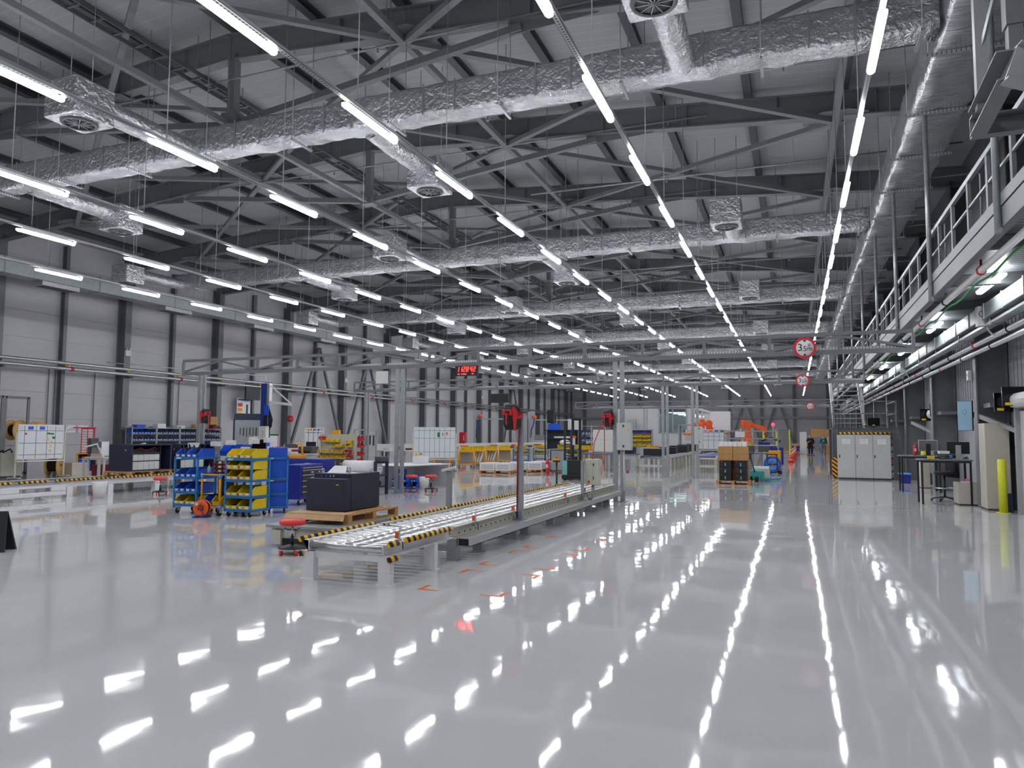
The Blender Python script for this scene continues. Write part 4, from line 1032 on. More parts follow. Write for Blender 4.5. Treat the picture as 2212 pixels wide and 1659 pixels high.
# drill table at the left, orange topped
t = thing('machine_table', 'small pale table with an orange top left of the navy cabinets', 'table', (-21.8, 17.75, 0))
MB().box(-.4, .4, -.3, .3, .8, .86).build('table_top', 'orange', t, .006)
MB().box(-.4, .4, -.3, .3, .77, .8).build('apron', 'offwhite', t)
for x in (-.35, .35):
    for y in (-.25, .25): MB().box(x - .035, x + .035, y - .035, y + .035, 0, .77).build('leg', 'offwhite', t)
t = thing('bench_machine', 'grey stacked instrument boxes on the orange topped table', 'machine', (-21.75, 17.8, .861))
MB().box(-.3, .25, -.15, .15, .0, .1).build('base_box', 'lightgrey', t, .01); MB().box(-.28, .1, -.14, .14, .1, .3).build('body', 'galv_dull', t, .01); MB().box(-.3, .3, -.15, .15, .3, .5).build('head', 'steel', t, .012)
MB().box(.12, .28, -.16, -.15, .12, .3).build('warning_plate', 'paper', t); MB().box(-.45, -.31, -.15, .15, .0, .62).build('side_panel', 'steel_dark', t)
t = thing('tool_bag', 'dark red box standing under the orange topped table', 'box', (-21.7, 17.75, 0)); MB().box(-.15, .2, -.2, .2, 0, .6).build('body', 'darkred', t, .02); MB().box(-.05, .1, -.21, -.2, .5, .55).build('handle', 'black', t)

def whiteboard(label, loc, rz, w, z0, z1, vl, hl, head=None, col='ink', group='mobile whiteboards', stand=True):
    t = thing('whiteboard', label, 'whiteboard', loc, rz, group)
    MB().box(-w / 2, w / 2, -.012, .012, z0, z1).build('board', 'board', t)
    fr = MB()
    for z in (z0, z1): fr.box(-w / 2 - .02, w / 2 + .02, -.02, .02, z - .02, z + .02)
    for x in (-w / 2, w / 2): fr.box(x - .02, x + .02, -.02, .02, z0, z1)
    fr.build('frame', 'offwhite', t)
    g = MB()
    for x in vl: g.box(-w / 2 + x * w - .008, -w / 2 + x * w + .008, -.0145, -.0125, z0, z1)
    for z in hl: g.box(-w / 2, w / 2, -.0147, -.0125, z0 + z * (z1 - z0) - .008, z0 + z * (z1 - z0) + .008)
    g.build('grid_lines', col, t)
    for (x, z, pw, ph, m_) in (head or []):
        MB().box(-w / 2 + x * w - pw / 2, -w / 2 + x * w + pw / 2, -.017, -.0135, z0 + z * (z1 - z0) - ph / 2, z0 + z * (z1 - z0) + ph / 2).build('card', m_, t)
    if stand:
        for x in (-w / 2 - .06, w / 2 + .06):
            MB().box(x - .025, x + .025, -.03, .03, .06, z1 - .25).box(x - .03, x + .03, -.3, .3, .05, .09).build('stand_leg', 'boxgrey', t)
            for y in (-.27, .27): caster(t, (x, y, 0), .022)
        MB().box(-w / 2 - .06, w / 2 + .06, -.08, .03, z0 - .1, z0 - .06).build('pen_tray', 'offwhite', t)
    return t
whiteboard('mobile whiteboard with four dark columns and blue headings at the far left', (-25.5, 18.4, 0), PI / 2 + .03, 1.74, .72, 1.93, (.13, .38, .62, .81), (.12, .46, .83),
           [(.26, .91, .2, .12, 'inkblue'), (.51, .91, .2, .12, 'inkblue'), (.72, .91, .2, .1, 'label'), (.91, .91, .2, .1, 'label'), (.07, .91, .14, .08, 'label'), (.16, .74, .07, .07, 'red'), (.66, .75, .13, .07, 'green'), (.74, .74, .13, .06, 'green'), (.77, .62, .1, .09, 'green'), (.64, .57, .1, .08, 'inkyellow'), (.73, .5, .07, .07, 'inkyellow'), (.71, .37, .06, .1, 'inkyellow'), (.7, .23, .08, .08, 'yellow')])
t = thing('floor_cabinet', 'low beige cabinet with cables on top at the far left edge', 'cabinet', (-27.1, 18.2, 0), -.2)
MB().box(-.6, .6, -.35, .35, .08, .9).build('body', 'boxgrey', t, .01); MB().box(-.55, .55, -.3, .3, 0, .08).build('plinth', 'steel_dark', t)
tag(MB().tube([(-27.2, 18, .91), (-27.05, 18.1, 1.0), (-26.9, 18.0, .93), (-26.75, 18.15, 1.05), (-26.7, 18.2, .92)], .03, 8).build('cable_coil', 'black'), 'black cable tangle lying on the low beige cabinet', 'cable')
def wood_reel(label, loc, R, W, rz):
    t = thing('cable_spool', label, 'cable spool', loc, rz, 'wooden cable spools by the left wall')
    for s in (-1, 1): MB().lathe([(.03, -.015), (R, -.015), (R, .015), (.03, .015)], (s * W / 2, 0, 0), 32, 'x').build('flange', 'wood_reel', t)
    MB().lathe([(.001, -W / 2), (R * .55, -W / 2 + .02), (R * .58, 0), (R * .55, W / 2 - .02), (.001, W / 2)], (0, 0, 0), 24, 'x').build('wound_cable', 'blackmat', t)
    MB().cyl((-W / 2 - .12, 0, 0), (W / 2 + .12, 0, 0), .025, 10).build('axle', 'black', t)
    return t
SX = -27.9
t = thing('spool_rack', 'tall grey frame rack holding wooden cable spools at the far left', 'rack', (SX, 18.6, 0))
for y in (-1.0, -.05, .05, .95): MB().box(-.03, .03, y - .05, y + .05, 0, 3.05).build('upright', 'steel', t)
for (a, c) in ((-1.0, -.05), (.05, .95)):
    for z in (3.0, .1): MB().box(-.03, .03, a, c, z - .05, z + .05).build('cross_bar', 'steel', t)
for y in (-1.0, .95): MB().box(-.9, -.03, y - .03, y + .03, 1.66, 1.72).build('arm', 'steel', t)
wood_reel('small wooden cable spool, topmost left one on the rack at the far left', (SX - .5, 18.2, 2.28), .28, .4, .35)
wood_reel('large wooden cable spool, lower left one on the rack', (SX - .5, 18.15, 1.3), .48, .45, .35)
wood_reel('wooden cable spool behind the whiteboard, left of two peeking over it', (SX - .3, 19.3, 1.75), .4, .35, .35)
wood_reel('wooden cable spool behind the whiteboard, right of two peeking over it', (SX - .3, 20.2, 1.75), .36, .3, .35)
wood_reel('wooden cable spool standing on the floor under the whiteboard', (-26.5, 19.7, .42), .42, .4, .6)
def paperbox(nm, label, loc, d, m_, cat='box', rz=0, group=None, bev=.006):
    o = tag(MB().box(-d[0] / 2, d[0] / 2, -d[1] / 2, d[1] / 2, 0, d[2]).build(nm, m_, None, bev, loc), label, cat, group); o.rotation_euler = (0, 0, rz); return o
paperbox('crate', 'grey brown crate on the floor behind the whiteboard stand', (-26.3, 20.4, 0), (.6, .7, .5), 'beige', 'crate')
t = thing('pipe_trolley', 'amber pipe trolley with a red drawer tower right of the far left whiteboard', 'trolley', (-26.3, 20.95, 0), .8)
for x in (-.35, .35):
    for y in (-.3, .3): MB().cyl((x, y, 0), (x, y, .84), .03, 10).build('upright', 'amber', t)
MB().box(-.4, .4, -.35, .35, .82, .85).build('top_board', 'amber', t); MB().box(-.38, .38, -.33, .33, .12, .15).build('bottom_board', 'amber', t)
MB().box(-.33, .33, .28, .3, .15, .82).build('back_panel', 'drawer', t)
for k in range(2): paperbox('drawer_box', 'blue drawer box on the lower board of the trolley with the red tower, %s' % ('lower', 'upper')[k], (-26.35, 20.85, .151 + .26 * k), (.4, .4, .25), 'bluebin', 'box', .8, 'blue drawer boxes')
t = thing('drawer_tower', 'tall red drawer tower on the amber trolley right of the far left whiteboard', 'drawer tower', (-26.35, 20.95, .851), .8)
MB().box(-.22, .22, -.2, .2, 0, .98).build('housing', 'red', t, .006)
for k in range(9):
    for s in (-.1, .1): MB().box(s - .085, s + .085, -.212, -.2, .03 + .104 * k, .115 + .104 * k).build('drawer', 'label', t)
MB().box(-.5, .25, -.22, .22, .98, 1.03).build('top_shelf', 'red', t)
for k, (y, n_) in enumerate(((22.95, 'left'), (23.55, 'right'))):
    t = thing('wall_notice', 'white paper notice with scribbles on the left wall, %s of two' % n_, 'notice', (-29.97, y, 1.66), 0, 'paper notices on the left wall')
    MB().box(0, .004, -.24, .24, 0, .34).build('sheet', 'paper', t)
    g = MB()
    for q in range(4): g.tube([(.006, -.16 + .1 * q, .06 + .04 * (q % 2)), (.006, -.1 + .1 * q, .14 + .05 * (q % 3)), (.006, -.08 + .1 * q, .1)], .006, 5)
    g.build('scribble', 'ink', t)
# wall services on the left
t = thing('wall_pipe', 'upper pipe of the pair running along the left wall', 'pipe', (-29.1, 0, 4.64)); MB().cyl((0, Y0 + .2, 0), (0, 99, 0), .075, 12).build('pipe', 'galv', t)
for k in range(30): MB().box(-.07, .07, 3 * k + 1, 3 * k + 1.08, -.15, -.07).build('clamp', 'amber', t)
t = thing('wall_pipe', 'lower pipe of the pair running along the left wall', 'pipe', (-29.1, 0, 4.4)); MB().cyl((0, Y0 + .2, 0), (0, 99, 0), .075, 12).build('pipe', 'galv', t)
for k in range(16): MB().lathe([(.078, -.06), (.1, -.06), (.1, .06), (.078, .06)], (0, 4.2 + 6 * k, 0), 10, 'y').build('clamp', 'red', t)
for k in range(16): MB().box(-.38, .02, 1.3 + 6 * k - .03, 1.36 + 6 * k, -.14, -.08).build('wall_bracket', 'steel_dark', t)
for i, y in enumerate((25.3, 43.3, 67.3, 85.3)):
    t = thing('emergency_light', 'white twin spot emergency light on a left wall column, %s from the camera' % ORD[i], 'light', (-29.48, y, 5.3), 0, 'emergency lights on the left wall')
    MB().box(0, .09, -.15, .15, 0, .28).build('case', 'offwhite', t, .01)
    for s in (-.08, .08): MB().ball((.06, s, .34), .05, 10).build('spot', 'offwhite', t)
for i, (y, z0) in enumerate(((21.8, 1.0), (22.1, .9), (24.0, .9), (28.9, .8), (34.3, .9), (46.5, .9))):
    tag(MB().cyl((-29.93, y, z0), (-29.93, y, 4.4), .02, 8).build('conduit', 'steel'), 'thin grey conduit dropping down the left wall, %s from the near end' % ORD[i], 'conduit', 'conduits on the left wall')

# bin shelving along the left wall
def bin_shelf(label, loc, bay, top):
    t = thing('shelf_unit', label, 'shelf', loc, 0, 'grey bin shelf units')
    for y in (-.68, .68):
        for x in (-.2, .2): MB().box(x - .02, x + .02, y - .02, y + .02, 0, 2.0).build('upright', 'galv_dull', t)
    for z in (.3, .66, .98, 1.3, 1.62, 1.9): MB().box(-.21, .21, -.68, .68, z - .02, z).build('shelf_board', 'galv_dull', t)
    MB().box(-.21, -.205, -.68, .68, .3, 1.98).build('back_sheet', 'steel_light', t)
    for lv, z in enumerate((.98, 1.3, 1.62)):
        for c in range(4):
            m_ = 'bluebin' if (bay == 0 and lv == 2) else 'greyblue'
            bin_('%s bin in the %s bay of the wall shelves, %s visible row, %s place' % ('bright blue' if m_ == 'bluebin' else 'slate blue', ORD[bay], ('lowest', 'middle', 'top')[lv], ORD[c]),
                 (loc[0] + .0, loc[1] - .5 + .335 * c, z + .001), PI / 2, .3, .36, .2, m_, 'bins on the wall shelves', True)
    return t
for k in range(4): bin_shelf('grey shelf bay with rows of small bins along the left wall, %s from the left' % ORD[k], (-28.9, 25.75 + 1.42 * k, 0), k, 2.0)
for k in range(5):
    paperbox('storage_box', 'open box lying on top of the wall shelves, %s from the left' % ORD[k], (-28.9, 25.6 + 1.2 * k, 1.902), (.32, .5, .16 + .06 * (k % 2)), ('bluebin', 'paper', 'offwhite', 'cardpale', 'darkred')[k], 'box', 0, 'boxes on top of the wall shelves')
paperbox('carton', 'brown cardboard carton on the wall shelves beside the near frame posts', (-28.9, 30.2, 2.13), (.35, .5, .42), 'card', 'carton')

# jib post with cable loop
t = thing('jib_crane', 'tall dark blue jib post with a white arm and a hanging black cable loop', 'crane', (-22.6, 26.85, 0))
MB().box(-.14, .14, -.13, .13, .02, 3.95).build('column', 'bluepost', t); MB().box(-.3, .3, -.3, .3, 0, .02).build('base_plate', 'bluepost', t)
MB().box(.16, .3, -.1, .1, 2.95, 3.95).build('pivot_bracket', 'galv', t)
MB().bar((.3, 0, 3.1), (1.45, 0, 2.98), .09, .12).build('boom', 'offwhite', t); MB().bar((.3, 0, 3.85), (1.4, 0, 3.05), .04, .05).build('tie_bar', 'offwhite', t)
MB().cyl((0, 0, 3.95), (0, 0, 4.3), .02, 8).tube([(0, 0, 4.3), (-1.0, -2, 4.36), (-2.8, -6, 4.45)], .02, 6).build('feed_conduit', 'galv', t)
for k in range(4):
    w_ = .07 + .06 * k
    MB().tube([(.28, -.1, 2.9), (.28 - w_, -.12, 2.3), (.28 - w_ * .8, -.12, 1.9 + .03 * k), (.28, -.12, 1.7 + .03 * k), (.28 + w_ * .8, -.12, 1.9 + .03 * k), (.28 + w_, -.12, 2.3), (.3, -.1, 2.85)], .028, 8).build('cable_loop', 'blackmat', t)
MB().tube([(.2, -.14, 1.75), (.0, -.2, 1.4), (-.25, -.2, 1.1), (-.3, -.2, .8), (-.15, -.16, .5)], .03, 8).build('trailing_cable', 'blackmat', t)
MB().box(.1, .34, -.18, -.12, 2.5, 2.95).build('cable_hook', 'bluebin', t)
MB().box(-.02, .38, -.36, -.14, 1.4, 2.0).build('control_box', 'offwhite', t, .01)
MB().box(-.12, .22, -.13, .13, .02, 1.3).build('lower_cover', 'bluebin', t)
for k in range(3): MB().cyl((.2 + .04 * (k % 2), -.37, 1.6 + .08 * k), (.2 + .04 * (k % 2), -.36, 1.6 + .08 * k), .02, 8).build('button', ('black', 'orange', 'black')[k], t)
hose_reel('red hose reel on the left posts of the nearest overhead frame', (-17.45, 17.95, 2.2), 2.75, 1.1, [(-.15, 0, .08), (-.25, .0, .0), (-.26, 0, -.3), (-.28, 0, -.6)])
hose_reel('red hose reel with a hanging red hose on the post at the conveyor end', (-4.36, 17.92, 2.08), 1.25, 1.0, [(-.16, 0, .08), (-.2, 0, 0), (-.2, 0, -.9), (-.17, .02, -1.3)])
# tool bench with shadow board between the near frame posts and the jib
t = thing('shadow_board', 'dark framed tool board hung with tools beside the blue jib post', 'tool board', (-23.8, 27.4, 0), math.radians(42))
MB().box(-.75, .75, .0, .03, .5, 2.35).build('back_panel', 'galv_dull', t); MB().box(-.78, .78, -.02, .04, 2.3, 2.6).build('header', 'navyframe', t)
for x in (-.78, .78): MB().box(x - .04, x + .04, -.02, .04, 0, 2.35).build('side_post', 'navyframe', t)
for k in range(8): MB().box(-.5 + .14 * k - .02, -.5 + .14 * k + .02, -.03, 0, 1.6 - .05 * (k % 3), 1.95).build('hanging_tool', 'black' if k % 2 else 'steel_dark', t)
MB().box(.05, .4, -.035, -.02, 1.2, 1.55).build('apron', 'offwhite', t)
t = thing('wall_poster', 'white safety poster with red and yellow blocks beside the blue jib post', 'poster', (-29.6, 33.35, 2.55), 0)
MB().box(-.005, 0.005, -.55, .55, 0, 1.15).build('sheet', 'paper', t); MB().box(.005, .01, -.5, .5, 1.02, 1.1).build('blue_heading', 'inkblue', t)
for k, m_ in enumerate(('amber', 'amber', 'red')): MB().box(.005, .01, -.48, -.1, .1 + .28 * k, .3 + .28 * k).build('colour_block', m_, t)
MB().box(.005, .01, .2, .35, .15, .8).build('figure_print', 'ink', t)
t = thing('wall_screen', 'black wall screen seen edge on behind the blue jib post', 'screen', (-29.2, 33.6, 3.6)); MB().box(-.05, .05, -.6, .6, 0, .95).build('panel', 'black', t, .01); MB().bar((-.05, 0, .5), (-.4, 0, .5), .08).build('wall_arm', 'steel', t)
t = thing('work_bench', 'long cluttered bench with monitors behind the front carts', 'bench', (-15.6, 19.2, 0))
MB().box(-1.6, 1.5, -.4, .4, 1.0, 1.05).build('bench_top', 'lightgrey', t)
for x in (-1.5, 1.4): MB().box(x - .04, x + .04, -.36, .36, 0, 1.0).build('leg_panel', 'lightgrey', t)
MB().box(-1.5, 1.4, .3, .34, .2, 1.0).build('back_panel', 'boxgrey', t)
t = thing('monitor', 'black monitor on the cluttered bench behind the front carts', 'monitor', (-16.4, 19.25, 1.051)); MB().box(-.28, .28, -.02, .02, .1, .42).build('screen', 'screen', t, .006); MB().box(-.03, .03, -.01, .04, 0, .12).box(-.12, .12, -.08, .08, 0, .012).build('stand', 'black', t)
for k, (x, m_, w_, h_) in enumerate(((-16.85, 'paper', .3, .5), (-15.95, 'paper', .35, .6))):
    t = thing('notice_stand', 'white notice sheet standing on the cluttered bench, %s of the black monitor' % ('left', 'right')[k], 'notice', (x, 19.45, 1.051), 0, 'notices on the bench'); MB().box(-w_ / 2, w_ / 2, -.006, .006, .04, h_).build('sheet', m_, t); MB().box(-.08, .08, -.06, .06, 0, .04).build('foot', 'steel', t)
    if k: MB().box(-w_ / 2, w_ / 2, -.009, -.006, h_ - .05, h_).build('green_heading', 'green', t); MB().box(w_ / 2 - .05, w_ / 2, -.009, -.006, .06, h_ - .05).build('pink_edge', 'pink', t)
for k in range(6): paperbox('ring_binder', 'ring binder on the grey cabinet behind the tool cabinet, %s from the left' % ORD[k], (-15.3 + .09 * k, 18.5, .941), (.07, .28, .33), ('paper', 'offwhite', 'pink', 'lightgrey', 'inkgreen', 'red')[k], 'binder', 0, 'ring binders')
t = thing('file_cabinet', 'pale grey cabinet behind the blue tool cabinet', 'cabinet', (-14.9, 18.5, 0)); MB().box(-.55, .55, -.2, .2, .05, .94).build('body', 'lightgrey', t, .006); MB().box(-.5, .5, -.17, .17, 0, .05).build('plinth', 'steel_dark', t); MB().box(-.2, .1, -.21, -.2, .3, .8).build('notice_sheet', 'paper', t)
t = thing('printer', 'dark grey printer on the cluttered bench left of the small flip board', 'printer', (-14.4, 19.2, 1.051)); MB().box(-.25, .25, -.2, .2, 0, .22).build('body', 'steel_dark', t, .015); MB().box(-.2, .2, -.3, -.18, .05, .08).build('paper_tray', 'black', t); MB().box(-.18, .18, .1, .14, .22, .36).build('paper_feed', 'black', t)
for k in range(5): paperbox('plastic_bag', 'crumpled clear plastic bag on the bench and carts, %s from the left' % ORD[k], (-12.0 + .5 * k, 12.05 + .12 * (k % 2), 1.36 + .03 * k), (.2, .14, .1), 'plastic', 'bag', .3 * k, 'plastic bags')

# saw, blue bench, pegboard
t = thing('blue_bench', 'royal blue bench box behind the tool cabinet carrying the band saw', 'bench', (-13.3, 17.5, 0)); MB().box(-.8, .85, -.3, .35, .06, .95).build('body', 'bluecab', t, .015); MB().box(-.75, .8, -.26, .3, 0, .06).build('plinth', 'black', t); MB().box(.3, .45, -.306, -.3, .78, .84).build('badge', 'label', t)
t = thing('band_saw', 'yellow bowed band saw on the royal blue bench', 'saw', (-13.6, 17.45, .951)); MB().tube([(-.35, 0, .1), (-.35, 0, .26), (-.3, 0, .3), (.2, 0, .44), (.28, 0, .4), (.3, 0, .1)], .03, 8).build('bow', 'amber', t); MB().box(-.42, .38, -.12, .12, 0, .1).build('bed', 'amber', t, .01); MB().box(-.3, .1, -.05, .05, .3, .42).build('motor', 'steel_dark', t, .01)
t = thing('peg_panel', 'beige perforated panel hung with rows of yellow and red bins', 'panel', (-13.12, 19.0, 0), 0)
MB().box(-.66, .62, -.02, .02, .06, 1.66).build('panel', 'peg', t); MB().box(.58, .66, -.05, .05, .06, 1.66).box(-.7, -.62, -.05, .05, .06, 1.66).build('end_post', 'boxgrey', t)
for x in (-.66, .62): MB().box(x - .05, x + .05, -.3, .3, 0, .06).build('foot', 'boxgrey', t)
rows = [(1.49, [-.66], 'red'), (1.41, [-.42, -.23, -.04], 'yellow'), (1.37, [.42], 'yellow'), (1.25, [-.08, .11], 'yellow'), (1.26, [.42], 'yellow'), (1.07, [-.6, -.41, -.22, -.03, .16], 'yellow'), (1.08, [.4], 'red'), (.9, [-.6, -.42, -.24, -.06, .12, .28], 'yellow'), (.92, [.44], 'red'), (.74, [-.6, -.41, -.22, -.03, .16], 'yellow'), (.58, [-.4, -.1, .2], 'yellow')]
n_ = 0
for q, (z, xs, m_) in enumerate(rows):
    for i, x in enumerate(xs):
        if x < -.62: x = -.56
        bin_('small %s bin on the beige panel, %s group down, %s from the left' % (m_, ORD[q], ORD[i]), (-13.12 + x, 18.9, z), 0, .17, .13, .1, m_, 'small bins on the beige panel', False)
for k, z in enumerate((.4, .78, 1.0, 1.25, 1.45)):
    bin_('red bin on the end of the beige panel, %s from the bottom' % ORD[k], (-12.4, 19.1, z), PI / 2, .2, .13, .13, 'red', 'red bins on the panel end', False, False)
whiteboard('small white flip board with coloured headings left of the yellow bins', (-15.9, 21.5, 0), math.radians(28), .62, 1.1, 1.86, (.18, .46, .72), (.8,), [(.1, .94, .08, .06, 'yellow'), (.32, .94, .08, .06, 'orange'), (.53, .94, .08, .06, 'green'), (.74, .94, .08, .06, 'inkblue'), (.92, .94, .07, .06, 'pink')])
paperbox('yellow_holder', 'yellow wall holder right of the small flip board', (-14.9, 21.4, 1.3), (.3, .12, .5), 'amber', 'holder')

# ------------------------------------------------------------------ middle of the hall
t = thing('paper_roll_stand', 'dark blue roll stand holding a wide white paper roll beside the frame post', 'roll stand', (-11.2, 17.5, 0))
for x in (-.72, .5):
    for y in (-.28, .32): MB().box(x - .035, x + .035, y - .035, y + .035, 0.0, .92).build('upright', 'navyframe', t)
    MB().box(x - .03, x + .03, -.28, .32, .86, .92).box(x - .03, x + .03, -.28, .32, .5, .55).build('side_rail', 'navyframe', t)
MB().cyl((-.66, 0, .74), (.44, 0, .74), .19, 28).build('paper_roll', 'paper', t)
MB().cyl((-.76, 0, .74), (.54, 0, .74), .03, 12).build('spindle', 'chrome', t)
MB().box(-.7, .5, -.28, .32, .2, .24).build('lower_shelf', 'navyframe', t)
MB().box(.42, .62, -.2, .2, .92, 1.05).build('cutter_head', 'steel_dark', t, .01)
paperbox('open_carton', 'open cardboard carton on the lower shelf of the paper roll stand', (-11.1, 17.5, .241), (.6, .4, .12), 'drawer', 'carton')
t = thing('low_table', 'large white table with closed white sides right of the overhead frame post', 'table', (-11.4, 20.35, 0), math.radians(-12))
MB().box(-.75, .75, -1.15, 1.15, .7, .73).build('table_top', 'white', t, .006); MB().box(-.73, .73, 1.1, 1.13, 0, .7).box(-.73, -.7, -1.1, 1.1, 0, .7).build('side_panel', 'white', t)
paperbox('paper_stack', 'white sheet box standing on the large white table', (-11.3, 20.9, .731), (.42, .3, .22), 'paper', 'box')
for k, (x, y, z) in enumerate(((-11.15, 19.75, 0), (-11.15, 19.75, .2), (-10.93, 19.95, 0), (-10.93, 19.95, .2), (-11.35, 19.55, 0), (-11.35, 19.55, .2), (-11.28, 19.65, .4))):
    bin_('blue stacking bin in the pile under the white table, %s' % ('middle bottom', 'middle upper', 'right bottom', 'right upper', 'left bottom', 'left middle', 'topmost')[k], (x, y, z + .001), -.1, .19, .3, .19, 'bluebin', 'blue bins under the white table', False)
stool('red stool in front of the blue bin pile beside the frame post', (-10.42, 18.75, 0), .5)
stool('red stool standing alone to the right of the white table', (-9.92, 19.0, 0), .2)
t = thing('waste_bucket', 'white bucket between the blue bin pile and the lone red stool', 'bucket', (-10.55, 19.75, 0)); MB().lathe([(.001, .006), (.12, .006), (.15, .38), (.16, .38), (.13, 0), (.001, 0)], (0, 0, 0), 22).build('body', 'offwhite', t)
for x in (-15.85,):
    pass
whiteboard('mobile whiteboard with green grid lines in the middle of the hall', (-15.3, 29.6, 0), math.radians(26), 1.85, .62, 1.98, (.12, .25, .38, .5, .62, .75, .88), (.19, .64, .9),
           [(.6, .76, .12, .22, 'green'), (.7, .78, .07, .14, 'tv'), (.8, .8, .07, .14, 'orange'), (.06, .1, .1, .14, 'inkyellow'), (.17, .12, .1, .08, 'inkred')], 'inkgreen')
t = thing('floor_marking', 'yellow floor tape corner left of the green gridded whiteboard', 'marking', (0, 0, 0))
MB().box(-17.6, -15.2, 29.95, 30.05, .001, .003).box(-17.7, -17.6, 29.95, 33.5, .001, .003).build('tape', 'yellowline', t)
# amber trolleys and tables behind
def amber_trolley(label, loc, rz=0, w=.75, d=.7, h=.82, fill='drawer'):
    t = thing('pipe_trolley', label, 'trolley', loc, rz, 'amber trolleys in the middle of the hall')
    for x in (-w / 2, w / 2):
        for y in (-d / 2, d / 2):
            MB().cyl((x, y, .13), (x, y, h), .03, 8).cyl((x, y, .1), (x, y, .16), .045, 8).build('upright', 'amber', t); caster(t, (x, y, 0), .055)
            MB().cyl((x, y, .14), (x, y, .22), .045, 8).build('joint', 'bluelight', t)
    MB().box(-w / 2, w / 2, -d / 2, d / 2, h - .02, h + .03).build('top_board', 'amber', t); MB().box(-w / 2, w / 2, -d / 2, d / 2, .17, .22).build('bottom_board', 'amber', t)
    MB().box(-w / 2 + .04, w / 2 - .04, d / 2 - .06, d / 2 - .03, .22, h - .02).build('back_panel', 'galv_dull', t)
    return t
for k, (x, y) in enumerate(((-16.5, 33.0), (-15.3, 33.1), (-15.5, 35.0), (-15.6, 37.0), (-15.5, 38.7), (-15.9, 31.6))):
    amber_trolley('amber pipe trolley in the row behind the green gridded whiteboard, %s of six' % ('second', 'third', 'fourth', 'fifth', 'sixth', 'first')[k], (x, y, 0), math.radians(20))
    if k < 5: bin_('yellow box on top of the %s amber trolley behind the green gridded whiteboard' % ('second', 'third', 'fourth', 'fifth', 'sixth')[k], (x, y, .851), math.radians(20), .62, .45, .22, 'yellow', 'boxes on the amber trolleys', True, False)
    if k in (2, 3):
        for q in range(4): tag(MB().bar((x - .2 + .13 * q, y - .25, .23), (x - .28 + .17 * q, y + .1, .8), .05, .1).build('sheet_part', 'offwhite'), 'white bent sheet part standing in the %s amber trolley, %s from the left' % (('fourth', 'fifth')[k - 2], ORD[q]), 'part', 'sheet parts in the amber trolleys')
for k, (x, y) in enumerate(((-15.2, 40.6), (-14.9, 43.3))):
    cart('sky blue cart behind the amber trolleys in the middle of the hall, %s one' % ('nearer', 'farther')[k], (x, y, 0), .3, .95, .6, (.2, .5, .85), .85)
    for q in range(3): bin_('yellow bin on the %s mid hall blue cart, %s from the left' % (('nearer', 'farther')[k], ORD[q]), (x - .28 + .28 * q, y, .5), .3, .26, .4, .18, 'yellow', 'bins on the mid hall blue carts', True, False)
    for q in range(3): bin_('yellow bin on the top of the %s mid hall blue cart, %s from the left' % (('nearer', 'farther')[k], ORD[q]), (x - .28 + .28 * q, y, .85), .3, .26, .4, .18, 'yellow', 'bins on the mid hall blue carts', True, False)
def long_table(label, loc, L, D, h, rz=0, top='lightgrey', leg='boxgrey', panel=True):
    t = thing('work_table', label, 'table', loc, rz, 'grey work tables')
    MB().box(-L / 2, L / 2, -D / 2, D / 2, h - .05, h).build('table_top', top, t)
    n = max(2, int(L / 1.3) + 1)
    for i in range(n):
        x = -L / 2 + .05 + (L - .1) * i / (n - 1)
        MB().box(x - .03, x + .03, -D / 2 + .02, -D / 2 + .08, 0, h - .05).box(x - .03, x + .03, D / 2 - .08, D / 2 - .02, 0, h - .05).box(x - .02, x + .02, -D / 2, D / 2, .15, .2).build('leg_frame', leg, t)
    if panel: MB().box(-L / 2, L / 2, D / 2 - .03, D / 2, h, h + .32).build('rear_panel', top, t)
    return t
for k, (x, y, L) in enumerate(((-20.8, 28.6, 3.2), (-18.9, 33.6, 3.4), (-17.8, 36.8, 3.4), (-17.2, 41.0, 3.6), (-17.0, 45.2, 3.6), (-16.0, 49.0, 3.6))):
    long_table('grey work table with a back panel left of the amber trolleys, %s from the camera' % ORD[k], (x, y, 0), L, .8, .85, math.radians(62))
    for q in range(5):
        a = at((x, y, .851), math.radians(62), (-L / 2 + .4 + q * (L - .8) / 4, -.1, 0))
        m_ = ('red', 'offwhite', 'steel_dark', 'darkred', 'galv_dull')[(q + k) % 5]
        paperbox('parts_tray', '%s part box on the %s grey work table, %s from its near end' % ({'red': 'red', 'offwhite': 'white', 'steel_dark': 'dark grey', 'darkred': 'dark red', 'galv_dull': 'metal grey'}[m_], ORD[k], ORD[q]), a, (.35, .3, .1 + .05 * ((q + k) % 3)), m_, 'tray', .4 * q, 'part boxes on the grey work tables')
t = thing('rack_frame', 'grey tubular rack with hanging tools behind the grey work tables', 'rack', (-19.6, 30.6, 0), math.radians(62))
for x in (-.6, .6): MB().box(x - .03, x + .03, -.03, .03, 0, 1.9).build('upright', 'steel_light', t)
for z in (1.87, 1.6): MB().box(-.6, .6, -.03, .03, z - .03, z + .03).build('cross_bar', 'steel_light', t)
for q in range(5): MB().box(-.4 + .2 * q, -.34 + .2 * q, -.05, .0, 1.1 + .05 * (q % 2), 1.6).build('hanging_tool', 'black', t)
